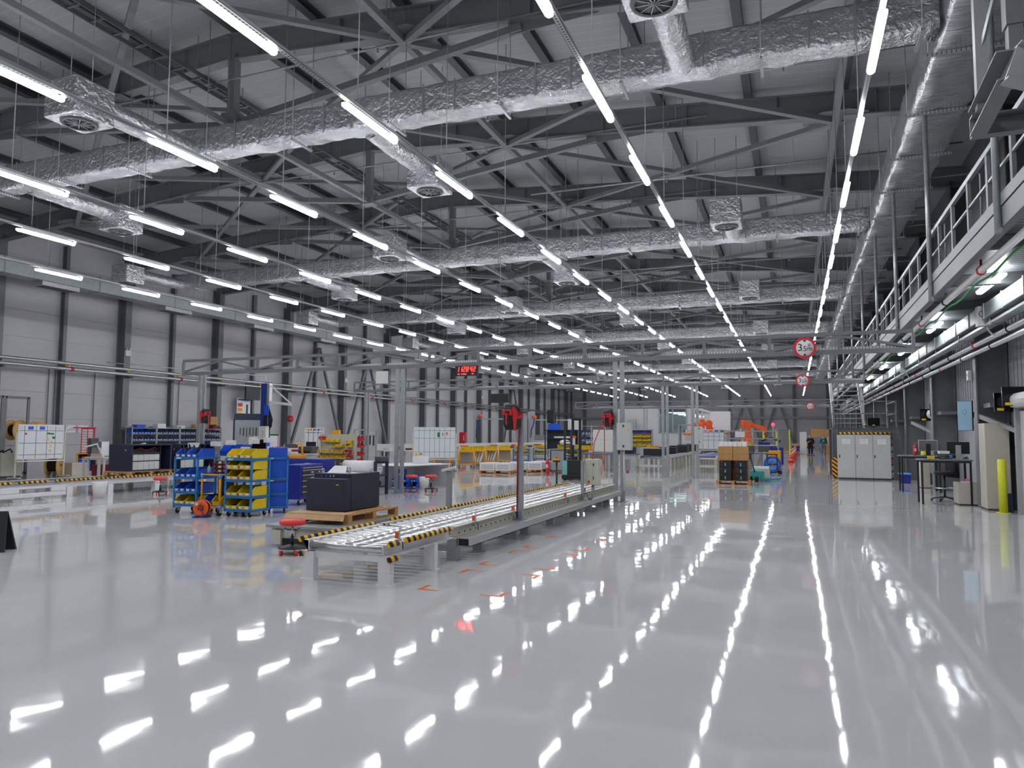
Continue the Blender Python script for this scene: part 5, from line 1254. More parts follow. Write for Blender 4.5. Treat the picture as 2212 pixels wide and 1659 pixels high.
for k, (x, y) in enumerate(((-23.4, 52.0), (-20.3, 56.0))):
    t = thing('tool_gantry', 'slim grey gantry with an orange balancer and blue coil hose, %s of two' % ('left', 'right')[k], 'gantry', (x, y, 0), .4, 'slim gantries with balancers')
    MB().box(-.05, .05, -.05, .05, 0, 3.0).build('post', 'steel_light', t); MB().box(-.05, 3.2, -.05, .05, 2.86, 2.96).build('beam', 'steel_light', t); MB().box(-.1, .5, -.03, .03, 3.0, 3.6).build('head_plate', 'steel_light', t)
    MB().ball((.45, -.1, 3.15), .19, 12, (1, .7, .8)).build('balancer', 'orange', t)
    MB().tube([(.45, -.1, 2.98), (.35, -.1, 2.5), (.2, -.1, 2.1), (.18, -.1, 1.8)], .05, 8).build('coil_hose', 'bluecab', t)
    MB().bar((.18, -.1, 1.8), (.14, -.1, 1.45), .07).build('tool_handle', 'black', t)
t = thing('hose_cabinet', 'red fire hose cabinet on the left wall beside the left slim gantry', 'cabinet', (-24.2, 51.6, 0)); MB().box(-.25, .25, -.12, .12, .95, 1.85).build('case', 'red', t, .01); MB().box(-.04, .04, -.04, .04, 0, .95).build('stand', 'steel', t); MB().box(.12, .17, -.125, -.12, 1.2, 1.6).build('print', 'label', t)
t = thing('wall_plug', 'red round alarm sounder on the left wall column', 'alarm', (-29.45, 37.3, 2.6)); MB().lathe([(.001, 0), (.2, 0), (.2, .12), (.001, .12)], (0, 0, 0), 20, 'x').build('body', 'red', t)
t = thing('monitor_stand', 'black monitor on a tall thin pole in the middle of the hall', 'monitor', (-15.6, 47.5, 0)); MB().cyl((0, 0, .02), (0, 0, 2.9), .05, 10).lathe([(.001, 0), (.25, 0), (.25, .02), (.001, .02)], (0, 0, 0), 16).build('pole', 'black', t); MB().box(-.28, .22, -.05, .05, 2.5, 3.4).build('screen', 'black', t, .01); MB().box(.28, .36, -.04, .04, 2.55, 3.0).build('side_box', 'black', t)
# pallets with white sheet kits
for k, (x, y) in enumerate(((-12.0, 29.1), (-11.2, 30.5), (-10.6, 31.9))):
    pallet('wooden pallet with white sheet metal kits behind the conveyor, %s of three' % ('nearest', 'middle', 'farthest')[k], (x, y, 0), math.radians(8 + 20 * k), 1.4, .9)
    for q in range(2):
        a = at((x, y, .145), math.radians(8 + 20 * k), (-.34 + .68 * q, 0, 0))
        t = thing('sheet_kit', 'white slotted sheet metal box on the %s kit pallet, %s side' % (('nearest', 'middle', 'farthest')[k], ('left', 'right')[q]), 'sheet metal box', a, math.radians(8 + 20 * k), 'white sheet metal kits')
        MB().box(-.33, .33, -.4, .4, 0, .32).build('body', 'white', t, .006)
        g = MB()
        for z in (.08, .15, .22): g.box(-.26, .26, -.404, -.4, z, z + .014)
        g.build('slots', 'ink', t)
# extinguisher, bin, stacker, hoist tool
def extinguisher(label, loc, stand=False):
    z = .12 if stand else 0
    t = thing('fire_extinguisher', label, 'fire extinguisher', loc, 0, 'fire extinguishers')
    MB().lathe([(.001, z), (.085, z), (.09, z + .02), (.09, z + .42), (.06, z + .5), (.03, z + .53), (.001, z + .53)], (0, 0, 0), 20).build('cylinder', 'red', t)
    MB().cyl((0, 0, z + .53), (0, 0, z + .58), .02, 10).bar((-.02, 0, z + .6), (.12, 0, z + .62), .025).build('valve', 'chrome', t)
    MB().tube([(.02, 0, z + .57), (.11, 0, z + .52), (.13, 0, z + .3), (.115, 0, z + .12)], .012, 8).build('hose', 'blackmat', t)
    MB().box(-.05, .05, -.094, -.088, z + .2, z + .34).build('label_plate', 'label', t)
    if stand: MB().box(-.2, .2, -.03, .03, 0, .02).box(-.03, .03, -.2, .2, 0, .02).cyl((0, 0, .02), (0, 0, .12), .03, 8).build('floor_stand', 'red', t)
    return t
extinguisher('red fire extinguisher on a red floor stand behind the front conveyor', (-9.57, 28.7, 0), True)
t = thing('waste_bin', 'tall grey bin on short legs behind the fire extinguisher stand', 'bin', (-9.75, 30.9, 0)); MB().box(-.3, .3, -.3, .3, .12, 1.0).build('body', 'steel_light', t, .03); MB().box(-.33, .33, -.33, .33, 1.0, 1.06).build('lid', 'steel', t, .02)
for x in (-.24, .24):
    for y in (-.24, .24): MB().box(x - .03, x + .03, y - .03, y + .03, 0, .12).build('leg', 'steel_dark', t)
cart('sky blue cart stacked with yellow bins behind the black stacker', (-10.1, 33.3, 0), .35, 1.0, .6, (.16, .42, .7, 1.02), 1.02)
for q, z in enumerate((.16, .42, .7, 1.02)):
    for c in range(3): bin_('yellow bin on the cart behind the black stacker, %s level, %s from the left' % (('bottom', 'second', 'third', 'top')[q], ORD[c]), at((-10.1, 33.3, z), .35, (-.32 + .32 * c, 0, 0)), .35, .3, .45, .2, 'yellow', 'bins on the cart behind the stacker', True, False)
tag(MB().ball((0, 0, .1), .28, 12, (1, .7, .5)).build('plastic_bag', 'plastic', None, 0, (-10.2, 33.2, 1.22)), 'white plastic bag heaped on the cart behind the black stacker', 'bag')
t = thing('pallet_stacker', 'black pallet stacker with a tall mast and a mint green side behind the conveyor', 'stacker', (-7.75, 26.4, 0), .25)
for x in (-.05, .22): MB().box(x - .05, x + .05, -.06, .06, .1, 2.3).build('mast', 'black', t, .006)
MB().box(-.1, .28, -.06, .06, 2.22, 2.3).build('crosshead', 'black', t)
MB().box(-.4, .3, -.35, -.08, .08, .75).build('battery_box', 'drawer', t, .02); MB().box(-.42, -.25, -.37, -.06, .1, .72).build('side_cover', 'mint', t, .015)
MB().box(-.45, .35, -.45, .2, .04, .2).build('chassis', 'black', t, .02); MB().box(-.06, .04, -.066, -.06, 1.3, 1.65).build('warning_label', 'label', t); MB().box(-.06, .04, -.068, -.066, 1.55, 1.65).build('orange_label', 'orange', t)
for x in (-.15, .2): MB().box(x - .06, x + .06, .2, 1.2, .05, .1).build('fork', 'black', t)
MB().tube([(-.3, -.3, .75), (-.35, -.5, 1.0), (-.2, -.45, 1.1)], .02, 8).build('tiller', 'black', t)
for k in range(4): MB().lathe([(.001, -.03), (.06, -.03), (.06, .03), (.001, .03)], ((-.35, .28)[k % 2], (-.3, .1)[k // 2], .06), 12, 'x').build('wheel', 'blackmat', t)
t = thing('rack_column', 'dark ribbed rack of black rails beside the black stacker', 'rack', (-8.45, 27.9, 0)); MB().box(-.15, .15, -.15, .15, 0, .1).build('foot', 'black', t)
for x in (-.13, .13): MB().box(x - .015, x + .015, -.1, .1, .1, 1.85).build('upright', 'navyframe', t)
for k in range(14): MB().box(-.115, .115, -.1, .1, .3 + .11 * k, .33 + .11 * k).build('rung', 'black', t)
t = thing('shelf_unit', 'tall grey shelf with slate blue bins right of the black stacker', 'shelf', (-12.4, 46.2, 0), .3)
MB().box(-.9, -.86, -.25, .25, 0, 2.3).box(.86, .9, -.25, .25, 0, 2.3).box(-.03, .03, -.25, .25, 0, 2.3).build('side_panel', 'beige', t)
for z in (.4, .85, 1.3, 1.75, 2.28): MB().box(-.86, .86, -.25, .25, z - .02, z).build('shelf_board', 'beige', t)
for r_, z in enumerate((.85, 1.3, 1.75)):
    for c in range(4): bin_('slate blue bin in the tall grey shelf right of the stacker, %s row, %s place' % (('lowest', 'middle', 'top')[r_], ORD[c]), at((-12.4, 46.2, z), .3, (-.62 + .4 * c, -.02, 0)), .3, .34, .42, .26, 'greyblue', 'bins in the tall grey shelf')
t = thing('work_station', 'blue framed work station with crates and sheets above the yellow bin cart', 'work station', (-12.6, 40.5, 0), .3)
for x in (-1.0, 1.0): MB().box(x - .04, x + .04, -.3, .3, 0, 2.0).build('upright', 'navyframe', t)
for z in (.9, 1.5, 1.98): MB().box(-1.0, 1.0, -.3, .3, z - .03, z).build('shelf_board', 'navyframe', t)
MB().box(-.9, .9, .25, .29, .9, 1.98).build('back_panel', 'navyframe', t)
paperbox('crate', 'blue crate on top of the blue framed work station', (-13.0, 40.3, 1.981), (.7, .4, .35), 'bluebin', 'crate')
paperbox('carton', 'white carton standing high on the blue framed work station', (-11.9, 40.7, 1.981), (.75, .4, .62), 'offwhite', 'carton')
paperbox('sheet_stack', 'white sheet stack on the middle board of the blue framed work station', (-12.4, 40.4, 1.501), (1.2, .5, .1), 'offwhite', 'sheets')
for k in range(4):
    amber_trolley('amber trolley in the far middle behind the pallets, %s from the left' % ORD[k], (-14.0 + .9 * k, 44.5 - .4 * k, 0), .2, .8, .6, .8)
    bin_('yellow box on the far middle amber trolley, %s from the left' % ORD[k], (-14.0 + .9 * k, 44.5 - .4 * k, .831), .2, .7, .45, .22, 'yellow', 'boxes on far middle trolleys', True, False)
for k in range(5):
    t = thing('machine_block', 'pale grey machine block in the far left background, %s from the left' % ORD[k], 'machine', (-22.0 + 2.3 * k, 64 + 1.2 * k, 0), 0, 'pale machine blocks far away')
    MB().box(-.8, .8, -.5, .5, 0, 1.2).build('body', 'lightgrey', t, .02); MB().box(-.5, .6, -.4, .4, 1.2, 1.7 + .15 * (k % 3)).build('upper_housing', ('galv_dull', 'offwhite', 'steel_light')[k % 3], t, .02); MB().box(-.6, -.1, -.51, -.5, .6, 1.0).build('door_panel', 'steel', t)
# orange hanging tool and ladder-like pallet near the frame post
t = thing('lifting_device', 'orange and red lifting clamp standing at the far end of the front conveyor', 'lifting clamp', (-4.95, 18.35, 0))
MB().box(-.16, .16, -.14, .14, 0, .1).build('base', 'amber', t, .01); MB().box(-.03, .03, -.03, .03, .1, .3).build('stem', 'amber', t); MB().box(-.12, .14, -.06, .06, .62, .7).box(-.12, -.06, -.06, .06, .4, .62).build('frame', 'orange', t)
MB().ball((0, 0, .42), .11, 14, (1, .8, 1.2)).build('drum', 'red', t)
tag(MB().tube([(-4.43, 17.75, 2.1), (-4.8, 18.2, 1.5), (-4.93, 18.32, .72)], .012, 6).build('hose_loop', 'red'), 'thin red hose looping from the conveyor end reel down to the lifting clamp', 'hose')
t = thing('control_cabinet', 'large pale grey enclosure mounted on the conveyor end post of the nearest frame', 'control box', (-3.98, 17.95, 1.3))
MB().box(-.16, .2, -.12, .1, 0, .68).build('case', 'lightgrey', t, .01); MB().box(-.15, -.02, -.126, -.12, .01, .67).build('door', 'lightgrey', t); MB().box(-.01, .19, -.124, -.12, .01, .67).build('side_door', 'lightgrey', t)
for z in (.1, .6): MB().box(.0, .03, -.138, -.124, z - .03, z + .03).build('lock', 'black', t)
MB().box(.1, .14, -.128, -.124, .48, .54).build('warning_sticker', 'yellow', t)
MB().cyl((.0, .0, -1.0), (.0, .0, 0), .02, 8).build('conduit', 'offwhite', t)
t = thing('control_cabinet', 'pale grey enclosure mounted on the right post of the middle frame', 'control box', (-3.55, 29.55, 1.33))
MB().box(-.16, .16, -.1, .1, 0, .7).build('case', 'lightgrey', t, .01); MB().box(-.15, .06, -.106, -.1, .01, .69).build('door', 'lightgrey', t)
for z in (.1, .62): MB().box(.02, .05, -.118, -.106, z - .03, z + .03).build('lock', 'black', t)
t = thing('wall_phone', 'grey handheld station on the conveyor end post of the nearest frame', 'handset', (-3.92, 18.12, .78)); MB().box(-.06, .06, -.08, .02, 0, .3).build('body', 'steel_light', t, .02); MB().cyl((0, -.03, -.06), (0, -.03, 0), .03, 10).build('tip', 'red', t)

# ------------------------------------------------------------------ far roller lines and stations
def far_line(label, loc, L, wd=1.15, h=.77):
    t = thing('roller_conveyor', label, 'conveyor', loc, 0, 'waist high roller conveyors')
    for s in (-1, 1): MB().box(s * wd / 2 - .04, s * wd / 2 + .04, 0, L, h - .14, h).build('side_beam', 'lightgrey', t)
    MB().box(-wd / 2 + .04, wd / 2 - .04, .02, L - .02, h - .16, h - .14).build('under_tray', 'boxgrey', t)
    roller_line(t, -wd / 2 + .05, wd / 2 - .05, .05, L, h - .045, .035, .3, 'greyblue')
    n = int(L / 1.25)
    lm_ = MB().box(-.06, .06, -.04, .04, 0, h - .14).mesh('line leg', 'boxgrey')
    for i in range(n + 1):
        for s in (-1, 1): put('leg', lm_, t, (s * (wd / 2 - .05), .1 + (L - .2) * i / n, 0))
    MB().box(-wd / 2, wd / 2, .03, .07, .25, .36).build('end_plate', 'lightgrey', t)
    return t
far_line('waist high roller conveyor line carrying black boxes behind the middle frame posts', (-6.05, 33.0, 0), 13.5)
far_line('waist high roller conveyor line beside the pallet of black boxes, right of its twin', (-3.75, 33.7, 0), 8, .95)
for k, (x, y, w_, d_, h_) in enumerate(((-6.0, 33.7, .95, .9, .3), (-6.0, 37.2, .9, .8, .3), (-5.9, 40.5, .95, .9, .34), (-6.0, 44.0, .9, .8, .36), (-6.0, 45.6, .9, .9, .34))):
    t = thing('battery_case', 'black box on the roller line behind the middle frame posts, %s from the camera' % ORD[k], 'box', (x, y, .771), 0, 'black boxes on the roller line'); MB().box(-w_ / 2, w_ / 2, -d_ / 2, d_ / 2, 0, h_).build('case', 'black', t, .012); MB().box(-w_ / 2 - .01, w_ / 2 + .01, -d_ / 2 - .01, d_ / 2 + .01, h_, h_ + .02).build('lid', 'galv_dull' if k == 0 else 'black', t)
tag(MB().bar((-6.3, 33.6, 1.15), (-5.9, 34.0, 1.15), .1, .1).box(-6.35, -6.2, 33.5, 33.65, 1.1, 1.2).build('power_tool', 'amber'), 'yellow power tool lying on the nearest black box of the roller line', 'tool')
long_table('table with a blue mat left of the roller line with black boxes', (-8.3, 34.6, 0), 2.6, .9, .8, 0, 'greyblue', 'boxgrey', False)
paperbox('battery_case', 'black box standing on the blue mat table', (-7.6, 34.8, .801), (.8, .7, .32), 'black')
t = thing('tilt_rack', 'rack of yellow and blue bins behind the black boxes on the roller line', 'bin rack', (-8.6, 42.5, 0), .05)
for x in (-.85, .85): MB().box(x - .03, x + .03, -.2, .2, 0, 2.05).build('upright', 'steel_light', t)
MB().box(-.85, .85, .1, .14, 1.0, 2.05).build('back_panel', 'boxgrey', t)
for r_, (z, m_) in enumerate(((1.08, 'yellow'), (1.36, 'yellow'), (1.58, 'yellow'), (1.84, 'bluecab'))):
    for c in range(6): bin_('%s bin on the rack behind the black boxes, %s row, %s from the left' % ('yellow' if m_ == 'yellow' else 'dark blue', ('lowest', 'second', 'third', 'top')[r_], ORD[c]), (-8.6 - .68 + .27 * c, 42.4, z), .05, .25, .25, .15, m_, 'bins on the tilt rack', False, False)
for k, (x, y, d) in enumerate(((-10.0, 40.0, (1.1, .7, .62)), (-10.0, 40.0, (1.1, .7, .55)))):
    paperbox('carton', 'large white carton left of the bin rack, %s of two' % ('lower', 'upper')[k], (x, y, .8 if k == 0 else 1.43), d, 'offwhite', 'carton', 0, 'large white cartons')
long_table('low table carrying the two large white cartons', (-10.0, 40.0, 0), 1.6, .9, .8, 0, 'lightgrey', 'boxgrey', False)
# grey partition room with bright window at the back left
b = MB(); b.box(-14.0, -10.35, 60, 60.2, 0, 4.05).box(-10.35, -8.15, 60, 60.2, 0, 1.9).box(-8.15, -7.5, 60, 60.2, 0, 4.05).box(-10.35, -8.15, 60, 60.2, 3.85, 4.05)
b.box(-14.2, -14.0, 60, 80, 0, 4.05).box(-7.7, -7.5, 60.2, 80, 0, 1.2).box(-7.7, -7.5, 60.2, 80, 3.85, 4.05).box(-14, -7.7, 79.8, 80, 0, 4.05)
for k in range(8): b.box(-7.7, -7.5, 60.2 + 2.8 * k, 60.35 + 2.8 * k, 1.2, 3.85)
struct('wall_partition', b, 'panel')
b = MB()
for x in (-10.35, -9.25, -8.15): b.box(x - .05, x + .05, 59.96, 60.0, 1.9, 3.9)
b.box(-10.4, -8.1, 59.96, 60.0, 3.85, 3.95).box(-10.4, -8.1, 59.96, 60.0, 1.85, 1.95)
struct('window_1', b, 'steel_light')
struct('window_2', MB().box(-10.3, -8.2, 60.08, 60.1, 1.95, 3.85), 'glass')
for k in range(5):
    t = thing('ceiling_light', 'bright light panel inside the partition room, %s from its front' % ORD[k], 'light', (-9.3, 62.0 + 3.4 * k, 3.6), 0, 'lights in the partition room'); MB().box(-.75, .75, -.15, .15, 0, .04).build('diffuser', 'lamp_room', t); MB().box(-.78, .78, -.18, .18, .04, .09).build('housing', 'white', t)
for k in range(3):
    t = thing('machine_block', 'pale machine behind the partition room window, %s from the left' % ORD[k], 'machine', (-10.2 + .95 * k, 62.5 + k, 0), 0, 'machines in the partition room'); MB().box(-.4, .4, -.4, .4, 0, 1.9 + .3 * (k % 2)).build('body', 'offwhite', t, .03); MB().box(-.3, .3, -.41, -.4, 1.2, 1.6).build('door_panel', 'galv_dull', t)
t = thing('machine_tool', 'pale press machine with open frame right of the bin rack', 'machine', (-7.0, 53.5, 0))
MB().box(-.8, .8, -.5, .5, 0, 1.0).build('base', 'lightgrey', t, .02); MB().box(-.3, .7, -.5, .4, 1.35, 2.15).build('head', 'beige', t, .03)
for x in (-.75, .78): MB().box(x - .05, x + .05, -.45, .45, 1.0, 2.4).build('column', 'steel_light', t)
MB().box(-.8, .85, -.45, .45, 2.4, 2.5).build('crown', 'steel_light', t); MB().box(-.25, .4, -.35, .2, 1.0, 1.12).build('bed', 'steel', t)
t = thing('wall_cabinet', 'narrow grey upright cabinet against the partition room wall', 'cabinet', (-12.5, 59.4, 0)); MB().box(-.35, .35, -.25, .25, 0, 3.0).build('body', 'galv_dull', t, .01); MB().lathe([(.001, 3.0), (.08, 3.0), (.08, 3.15), (.001, 3.15)], (.2, 0, 0), 10).build('beacon', 'amber', t); MB().box(-.3, .3, -.256, -.25, .6, 1.6).build('door_panel', 'steel_light', t)
whiteboard('whiteboard with five coloured headings beside the right post of the middle frame', (-4.4, 42.3, 0), math.radians(8), 1.5, .95, 2.02, (.2, .4, .6, .8), (.45, .65, .85), [(.1, .93, .14, .1, 'yellow'), (.3, .93, .2, .1, 'pink'), (.5, .93, .2, .1, 'orange'), (.7, .93, .2, .1, 'inkblue'), (.9, .93, .2, .1, 'green')])
def robot(label, loc, rz, pose):
    t = thing('robot_arm', label, 'robot', loc, rz, 'orange industrial robots')
    MB().box(-.4, .4, -.4, .4, 0, 1.1).build('pedestal', 'steel_dark', t, .02); MB().lathe([(.001, 1.1), (.36, 1.1), (.36, 1.25), (.25, 1.5), (.001, 1.5)], (0, 0, 0), 20).build('turret', 'orange', t)
    s, e, wv, tip = pose
    MB().bar((0, -.12, 1.45), (s[0], -.12, s[1]), .24, .34).cyl((0, -.28, 1.5), (0, .2, 1.5), .24, 16).cyl((s[0], -.3, s[1]), (s[0], .2, s[1]), .22, 16).build('lower_arm', 'orange', t)
    a, c = Vector((s[0], .08, s[1])), Vector((e[0], .08, e[1])); MB().bar(a, c, .26, .3).cyl((e[0], -.12, e[1]), (e[0], .28, e[1]), .17, 14).build('upper_arm', 'orange', t)
    MB().box(s[0] - .55, s[0] - .25, -.1, .28, s[1] - .3, s[1] + .3).build('counterweight', 'orange', t, .03)
    MB().bar((e[0], .08, e[1]), (wv[0], .08, wv[1]), .16, .18).build('wrist', 'orange', t); MB().bar((wv[0], .08, wv[1]), (tip[0], .08, tip[1]), .2, .12).build('gripper', 'red', t)
    return t
robot('orange robot arm stretched to the right beside the white control cabinet', (-3.2, 55.0, 0), 0, ((.15, 2.55), (1.2, 2.2), (1.4, 2.0), (1.15, 1.8)))
robot('orange robot arm folded upright left of the white control cabinet', (-5.3, 50.0, 0), .3, ((-.05, 2.5), (.1, 2.1), (.15, 1.8), (.1, 1.55)))
t = thing('arm_cover', 'orange lift column with a side arm at the left of the robots', 'lift', (-5.9, 47.5, 0)); MB().box(.15, .45, -.2, .2, 1.6, 2.5).build('column', 'orange', t, .03); MB().box(-.75, .2, -.08, .08, 1.72, 1.82).build('side_arm', 'orange', t); MB().box(.2, .4, -.1, .1, 0, 1.6).build('post', 'steel_dark', t); MB().box(-.1, .12, -.1, .1, 1.95, 2.5).build('cage', 'orange', t)
t = thing('control_cabinet', 'tall white control cabinet raised among the orange robots', 'cabinet', (-4.75, 52.0, 0)); MB().box(-.65, .65, -.4, .4, 1.95, 3.35).build('body', 'white', t, .02); MB().box(-.35, .63, -.41, -.4, 2.0, 3.3).build('door', 'white', t); MB().box(-.6, .6, -.35, .35, 0, 1.9).build('support_frame', 'steel_light', t); MB().box(-.5, .6, -.42, -.36, 1.88, 1.96).build('yellow_guard', 'amber', t)
t = thing('electric_box', 'small white box cabinet between the two orange robots', 'box', (-3.35, 50.0, 0)); MB().box(-.3, .3, -.2, .2, 1.6, 2.05).build('body', 'white', t, .01); MB().box(-.05, .05, -.05, .05, 0, 1.6).build('stand', 'steel', t)
# fence with yellow posts
for k, (x, y) in enumerate(((-.42, 68.4), (-1.5, 68.4), (-2.6, 68.4), (-3.2, 62.0), (-4.1, 62.0), (-2.3, 62.0))):
    t = thing('fence_post', 'yellow safety fence post by the robots, %s' % ('right front corner', 'second from the right front corner', 'third from the right front corner', 'middle of the inner row', 'left of the inner row', 'right of the inner row')[k], 'post', (x, y, 0), 0, 'yellow fence posts'); MB().box(-.06, .06, -.06, .06, .01, 2.26).build('upright', 'bollard', t); MB().box(-.1, .1, -.1, .1, 0, .01).build('base_plate', 'black', t)
t = thing('mesh_fence', 'grey mesh fence panel between the yellow posts', 'fence', (-1.5, 68.4, 0))
g = MB()
for k in range(22): g.box(-1.0 + .095 * k - .006, -1.0 + .095 * k + .006, -.006, .006, .2, 2.2)
for k in range(10): g.box(-1.0, 1.0, -.006, .006, .2 + .22 * k, .212 + .22 * k)
g.build('mesh_wires', 'steel_dark', t); MB().box(-1.02, 1.02, -.02, .02, 2.18, 2.22).box(-1.02, 1.02, -.02, .02, .18, .22).build('frame', 'steel_dark', t)
t = thing('beacon_light', 'lit red beacon on a thin pole by the robot fence', 'beacon', (-1.6, 62.0, 0)); MB().cyl((0, 0, 0), (0, 0, 2.5), .03, 8).build('pole', 'steel_light', t); MB().ball((0, 0, 2.62), .14, 12).build('lamp', 'redlamp', t)
# stations by the aisle
t = thing('workstation', 'grey aluminium workstation with hanging screens beside the pallet of black boxes', 'work station', (-1.95, 37.5, 0), math.radians(4))
for x in (-1.3, 0, 1.2): MB().box(x - .03, x + .03, -.03, .03, 0, 1.95).box(x - .03, x + .03, .67, .73, 0, .85).build('upright', 'steel_light', t)
for z in (1.92, 1.55): MB().box(-1.3, 1.2, -.03, .03, z - .03, z + .03).build('cross_bar', 'steel_light', t)
MB().box(-1.3, 1.2, -.05, .75, .8, .85).build('bench_top', 'greyblue', t); MB().box(-1.3, 1.2, 0, .5, 1.2, 1.24).build('upper_shelf', 'offwhite', t)
MB().box(.5, 1.2, -.04, .7, .0, .8).build('side_cabinet', 'boxgrey', t)
for k, x in enumerate((-.15, .55)): MB().box(x - .27, x + .27, -.08, -.04, .9, 1.2).build('screen_frame', 'steel_dark', t)
for k, (x, m_) in enumerate(((-1.0, 'greyblue'), (-.2, 'amber'), (.55, 'bluecab'))): paperbox('parts_crate', '%s crate on the upper shelf of the aisle workstation' % {'greyblue': 'slate blue', 'amber': 'yellow', 'bluecab': 'dark blue'}[m_], (-1.95 + x, 37.75, 1.242), (.55, .35, .14), m_, 'crate')
t = thing('tote_stand', 'black cable heap on the right end of the aisle workstation shelf', 'cable', (-1.1, 37.8, 1.4)); MB().tube([(-.4, 0, 0.02), (-.2, .05, .14), (0, 0, .2), (.2, .05, .12), (.45, 0, .02)], .05, 8).build('coil', 'black', t)
pallet('pallet in the aisle stacked with black boxes and flat cardboard', (-1.99, 26.35, 0), 0, 1.12, .9)
for c, x in enumerate((-2.24, -1.73)):
    for r_ in range(3):
        t = thing('product_box', 'black printed carton on the aisle pallet, %s stack, %s' % (('left', 'right')[c], ('bottom', 'middle', 'top')[r_]), 'carton', (x, 26.15, .145 + .225 * r_), 0, 'black printed cartons')
        MB().box(-.2, .2, -.2, .2, 0, .222).build('carton', 'black', t, .012); MB().box(-.15, -.1, -.2035, -.2, .17, .19).build('red_print', 'red', t); MB().box(-.02, .02, -.2035, -.2, .05, .15).build('picture_print', 'tv', t)
for r_ in range(6):
    for c, x in enumerate((-2.24, -1.74)): paperbox('flat_carton', 'bundle of flat cardboard on the aisle pallet, %s stack, %s layer up' % (('left', 'right')[c], ORD[r_]), (x, 26.32, .83 + .078 * r_), (.485, .6, .076), 'card', 'cardboard', .02 * (r_ % 3 - 1), 'flat cardboard bundles', .004)
paperbox('carton_core', 'tall brown carton standing behind the black printed cartons', (-1.99, 26.6, .145), (1.0, .35, .683), 'card', 'carton')
for k in range(6): paperbox('foam_block', 'white foam block on top of the aisle pallet, %s from the left' % ORD[k], (-2.37 + .152 * k, 26.3, 1.3), (.148, .5, .17), 'foam', 'foam', 0, 'white foam blocks', .015)
t = thing('pallet_jack', 'teal hand pallet truck parked behind the aisle pallet', 'pallet truck', (-1.25, 28.4, 0), -.5)
for x in (-.2, .2): MB().box(x - .08, x + .08, -.1, 1.1, .05, .11).build('fork', 'teal', t, .01)
MB().box(-.28, .28, -.3, -.1, .08, .4).build('head', 'teal', t, .02); MB().tube([(0, -.3, .35), (0, -.5, .8), (0, -.58, 1.1)], .02, 8).tube([(-.15, -.58, 1.05), (-.15, -.6, 1.2), (.15, -.6, 1.2), (.15, -.58, 1.05), (0, -.57, 1.0)], .014, 8).build('tiller', 'black', t)
for x in (-.12, .12): MB().lathe([(.001, -.03), (.1, -.03), (.1, .03), (.001, .03)], (x, -.36, .1), 16, 'x').build('wheel', 'blackmat', t)
t = thing('document_stack', 'stack of grey boxes and papers on the pallet truck behind the aisle pallet', 'box stack', (-1.2, 28.9, .111)); MB().box(-.3, .3, -.3, .3, 0, .35).build('box', 'boxgrey', t, .01); MB().box(-.28, .28, -.28, .28, .35, .42).build('paper_sheets', 'paper', t)
t = thing('hose_reel_cart', 'large blue hose drum on a black wheeled frame beside the aisle', 'hose cart', (-.95, 34.6, 0), .15)
MB().lathe([(.08, -.14), (.32, -.14), (.33, 0), (.32, .14), (.08, .14)], (0, 0, .42), 30, 'y').build('wound_hose', 'bluelight', t)
for s in (-1, 1):
    MB().lathe([(.3, -.008), (.35, -.008), (.35, .008), (.3, .008)], (0, s * .16, .42), 30, 'y', False).build('flange', 'bluebin', t)
    for x in (-.22, .18): MB().box(x - .016, x + .016, s * .19 - .016, s * .19 + .016, .04, .88).build('frame_leg', 'black', t)
    MB().box(-.22, .18, s * .19 - .012, s * .19 + .012, .4, .44).box(-.22, .18, s * .19 - .012, s * .19 + .012, .03, .06).build('frame_bar', 'black', t)
MB().box(-.24, .2, -.21, .21, .84, .88).build('top_bar', 'black', t)
for s in (-1, 1): MB().lathe([(.001, -.02), (.07, -.02), (.07, .02), (.001, .02)], (.3, s * .17, .07), 14, 'y').build('wheel', 'blackmat', t)
t = thing('pipe_trolley', 'tall amber panel trolley behind the blue hose drum', 'trolley', (-.85, 36.2, 0)); MB().box(-.3, .25, -.2, .2, .2, 1.0).build('panel_body', 'amber', t, .02); MB().box(.25, .35, -.2, .2, .35, 1.15).build('blue_panel', 'bluecab', t)
for x in (-.22, .2): caster(t, (x, 0, 0), .08)
for k, (x, y) in enumerate(((-.25, 48.4),)):
    t = thing('traffic_cone', 'orange traffic cone at the near end of the red and white barrier', 'cone', (x, y, 0)); MB().lathe([(.001, .02), (.17, .02), (.05, .62), (.001, .62)], (0, 0, 0), 20).build('cone_body', 'orange', t); MB().box(-.22, .22, -.22, .22, 0, .03).build('base', 'orange', t); MB().lathe([(.135, .2), (.1, .36), (.09, .36), (.125, .2)], (0, 0, 0), 20).build('white_band', 'paper', t)
for k in range(5):
    y = 51 + 5.2 * k; x = -.22 + .07 * k
    t = thing('barrier_panel', 'red and white barrier panel along the aisle, %s from the camera' % ORD[k], 'barrier', (x, y, 0), 0, 'red and white barrier panels'); MB().box(-.04, .04, 0, 4.4, .25, .75).build('panel', 'redwhite', t, .01)
    for yy in (.3, 4.1): MB().box(-.25, .25, yy - .08, yy + .08, 0, .06).box(-.03, .03, yy - .03, yy + .03, .06, .25).build('foot', 'red', t)
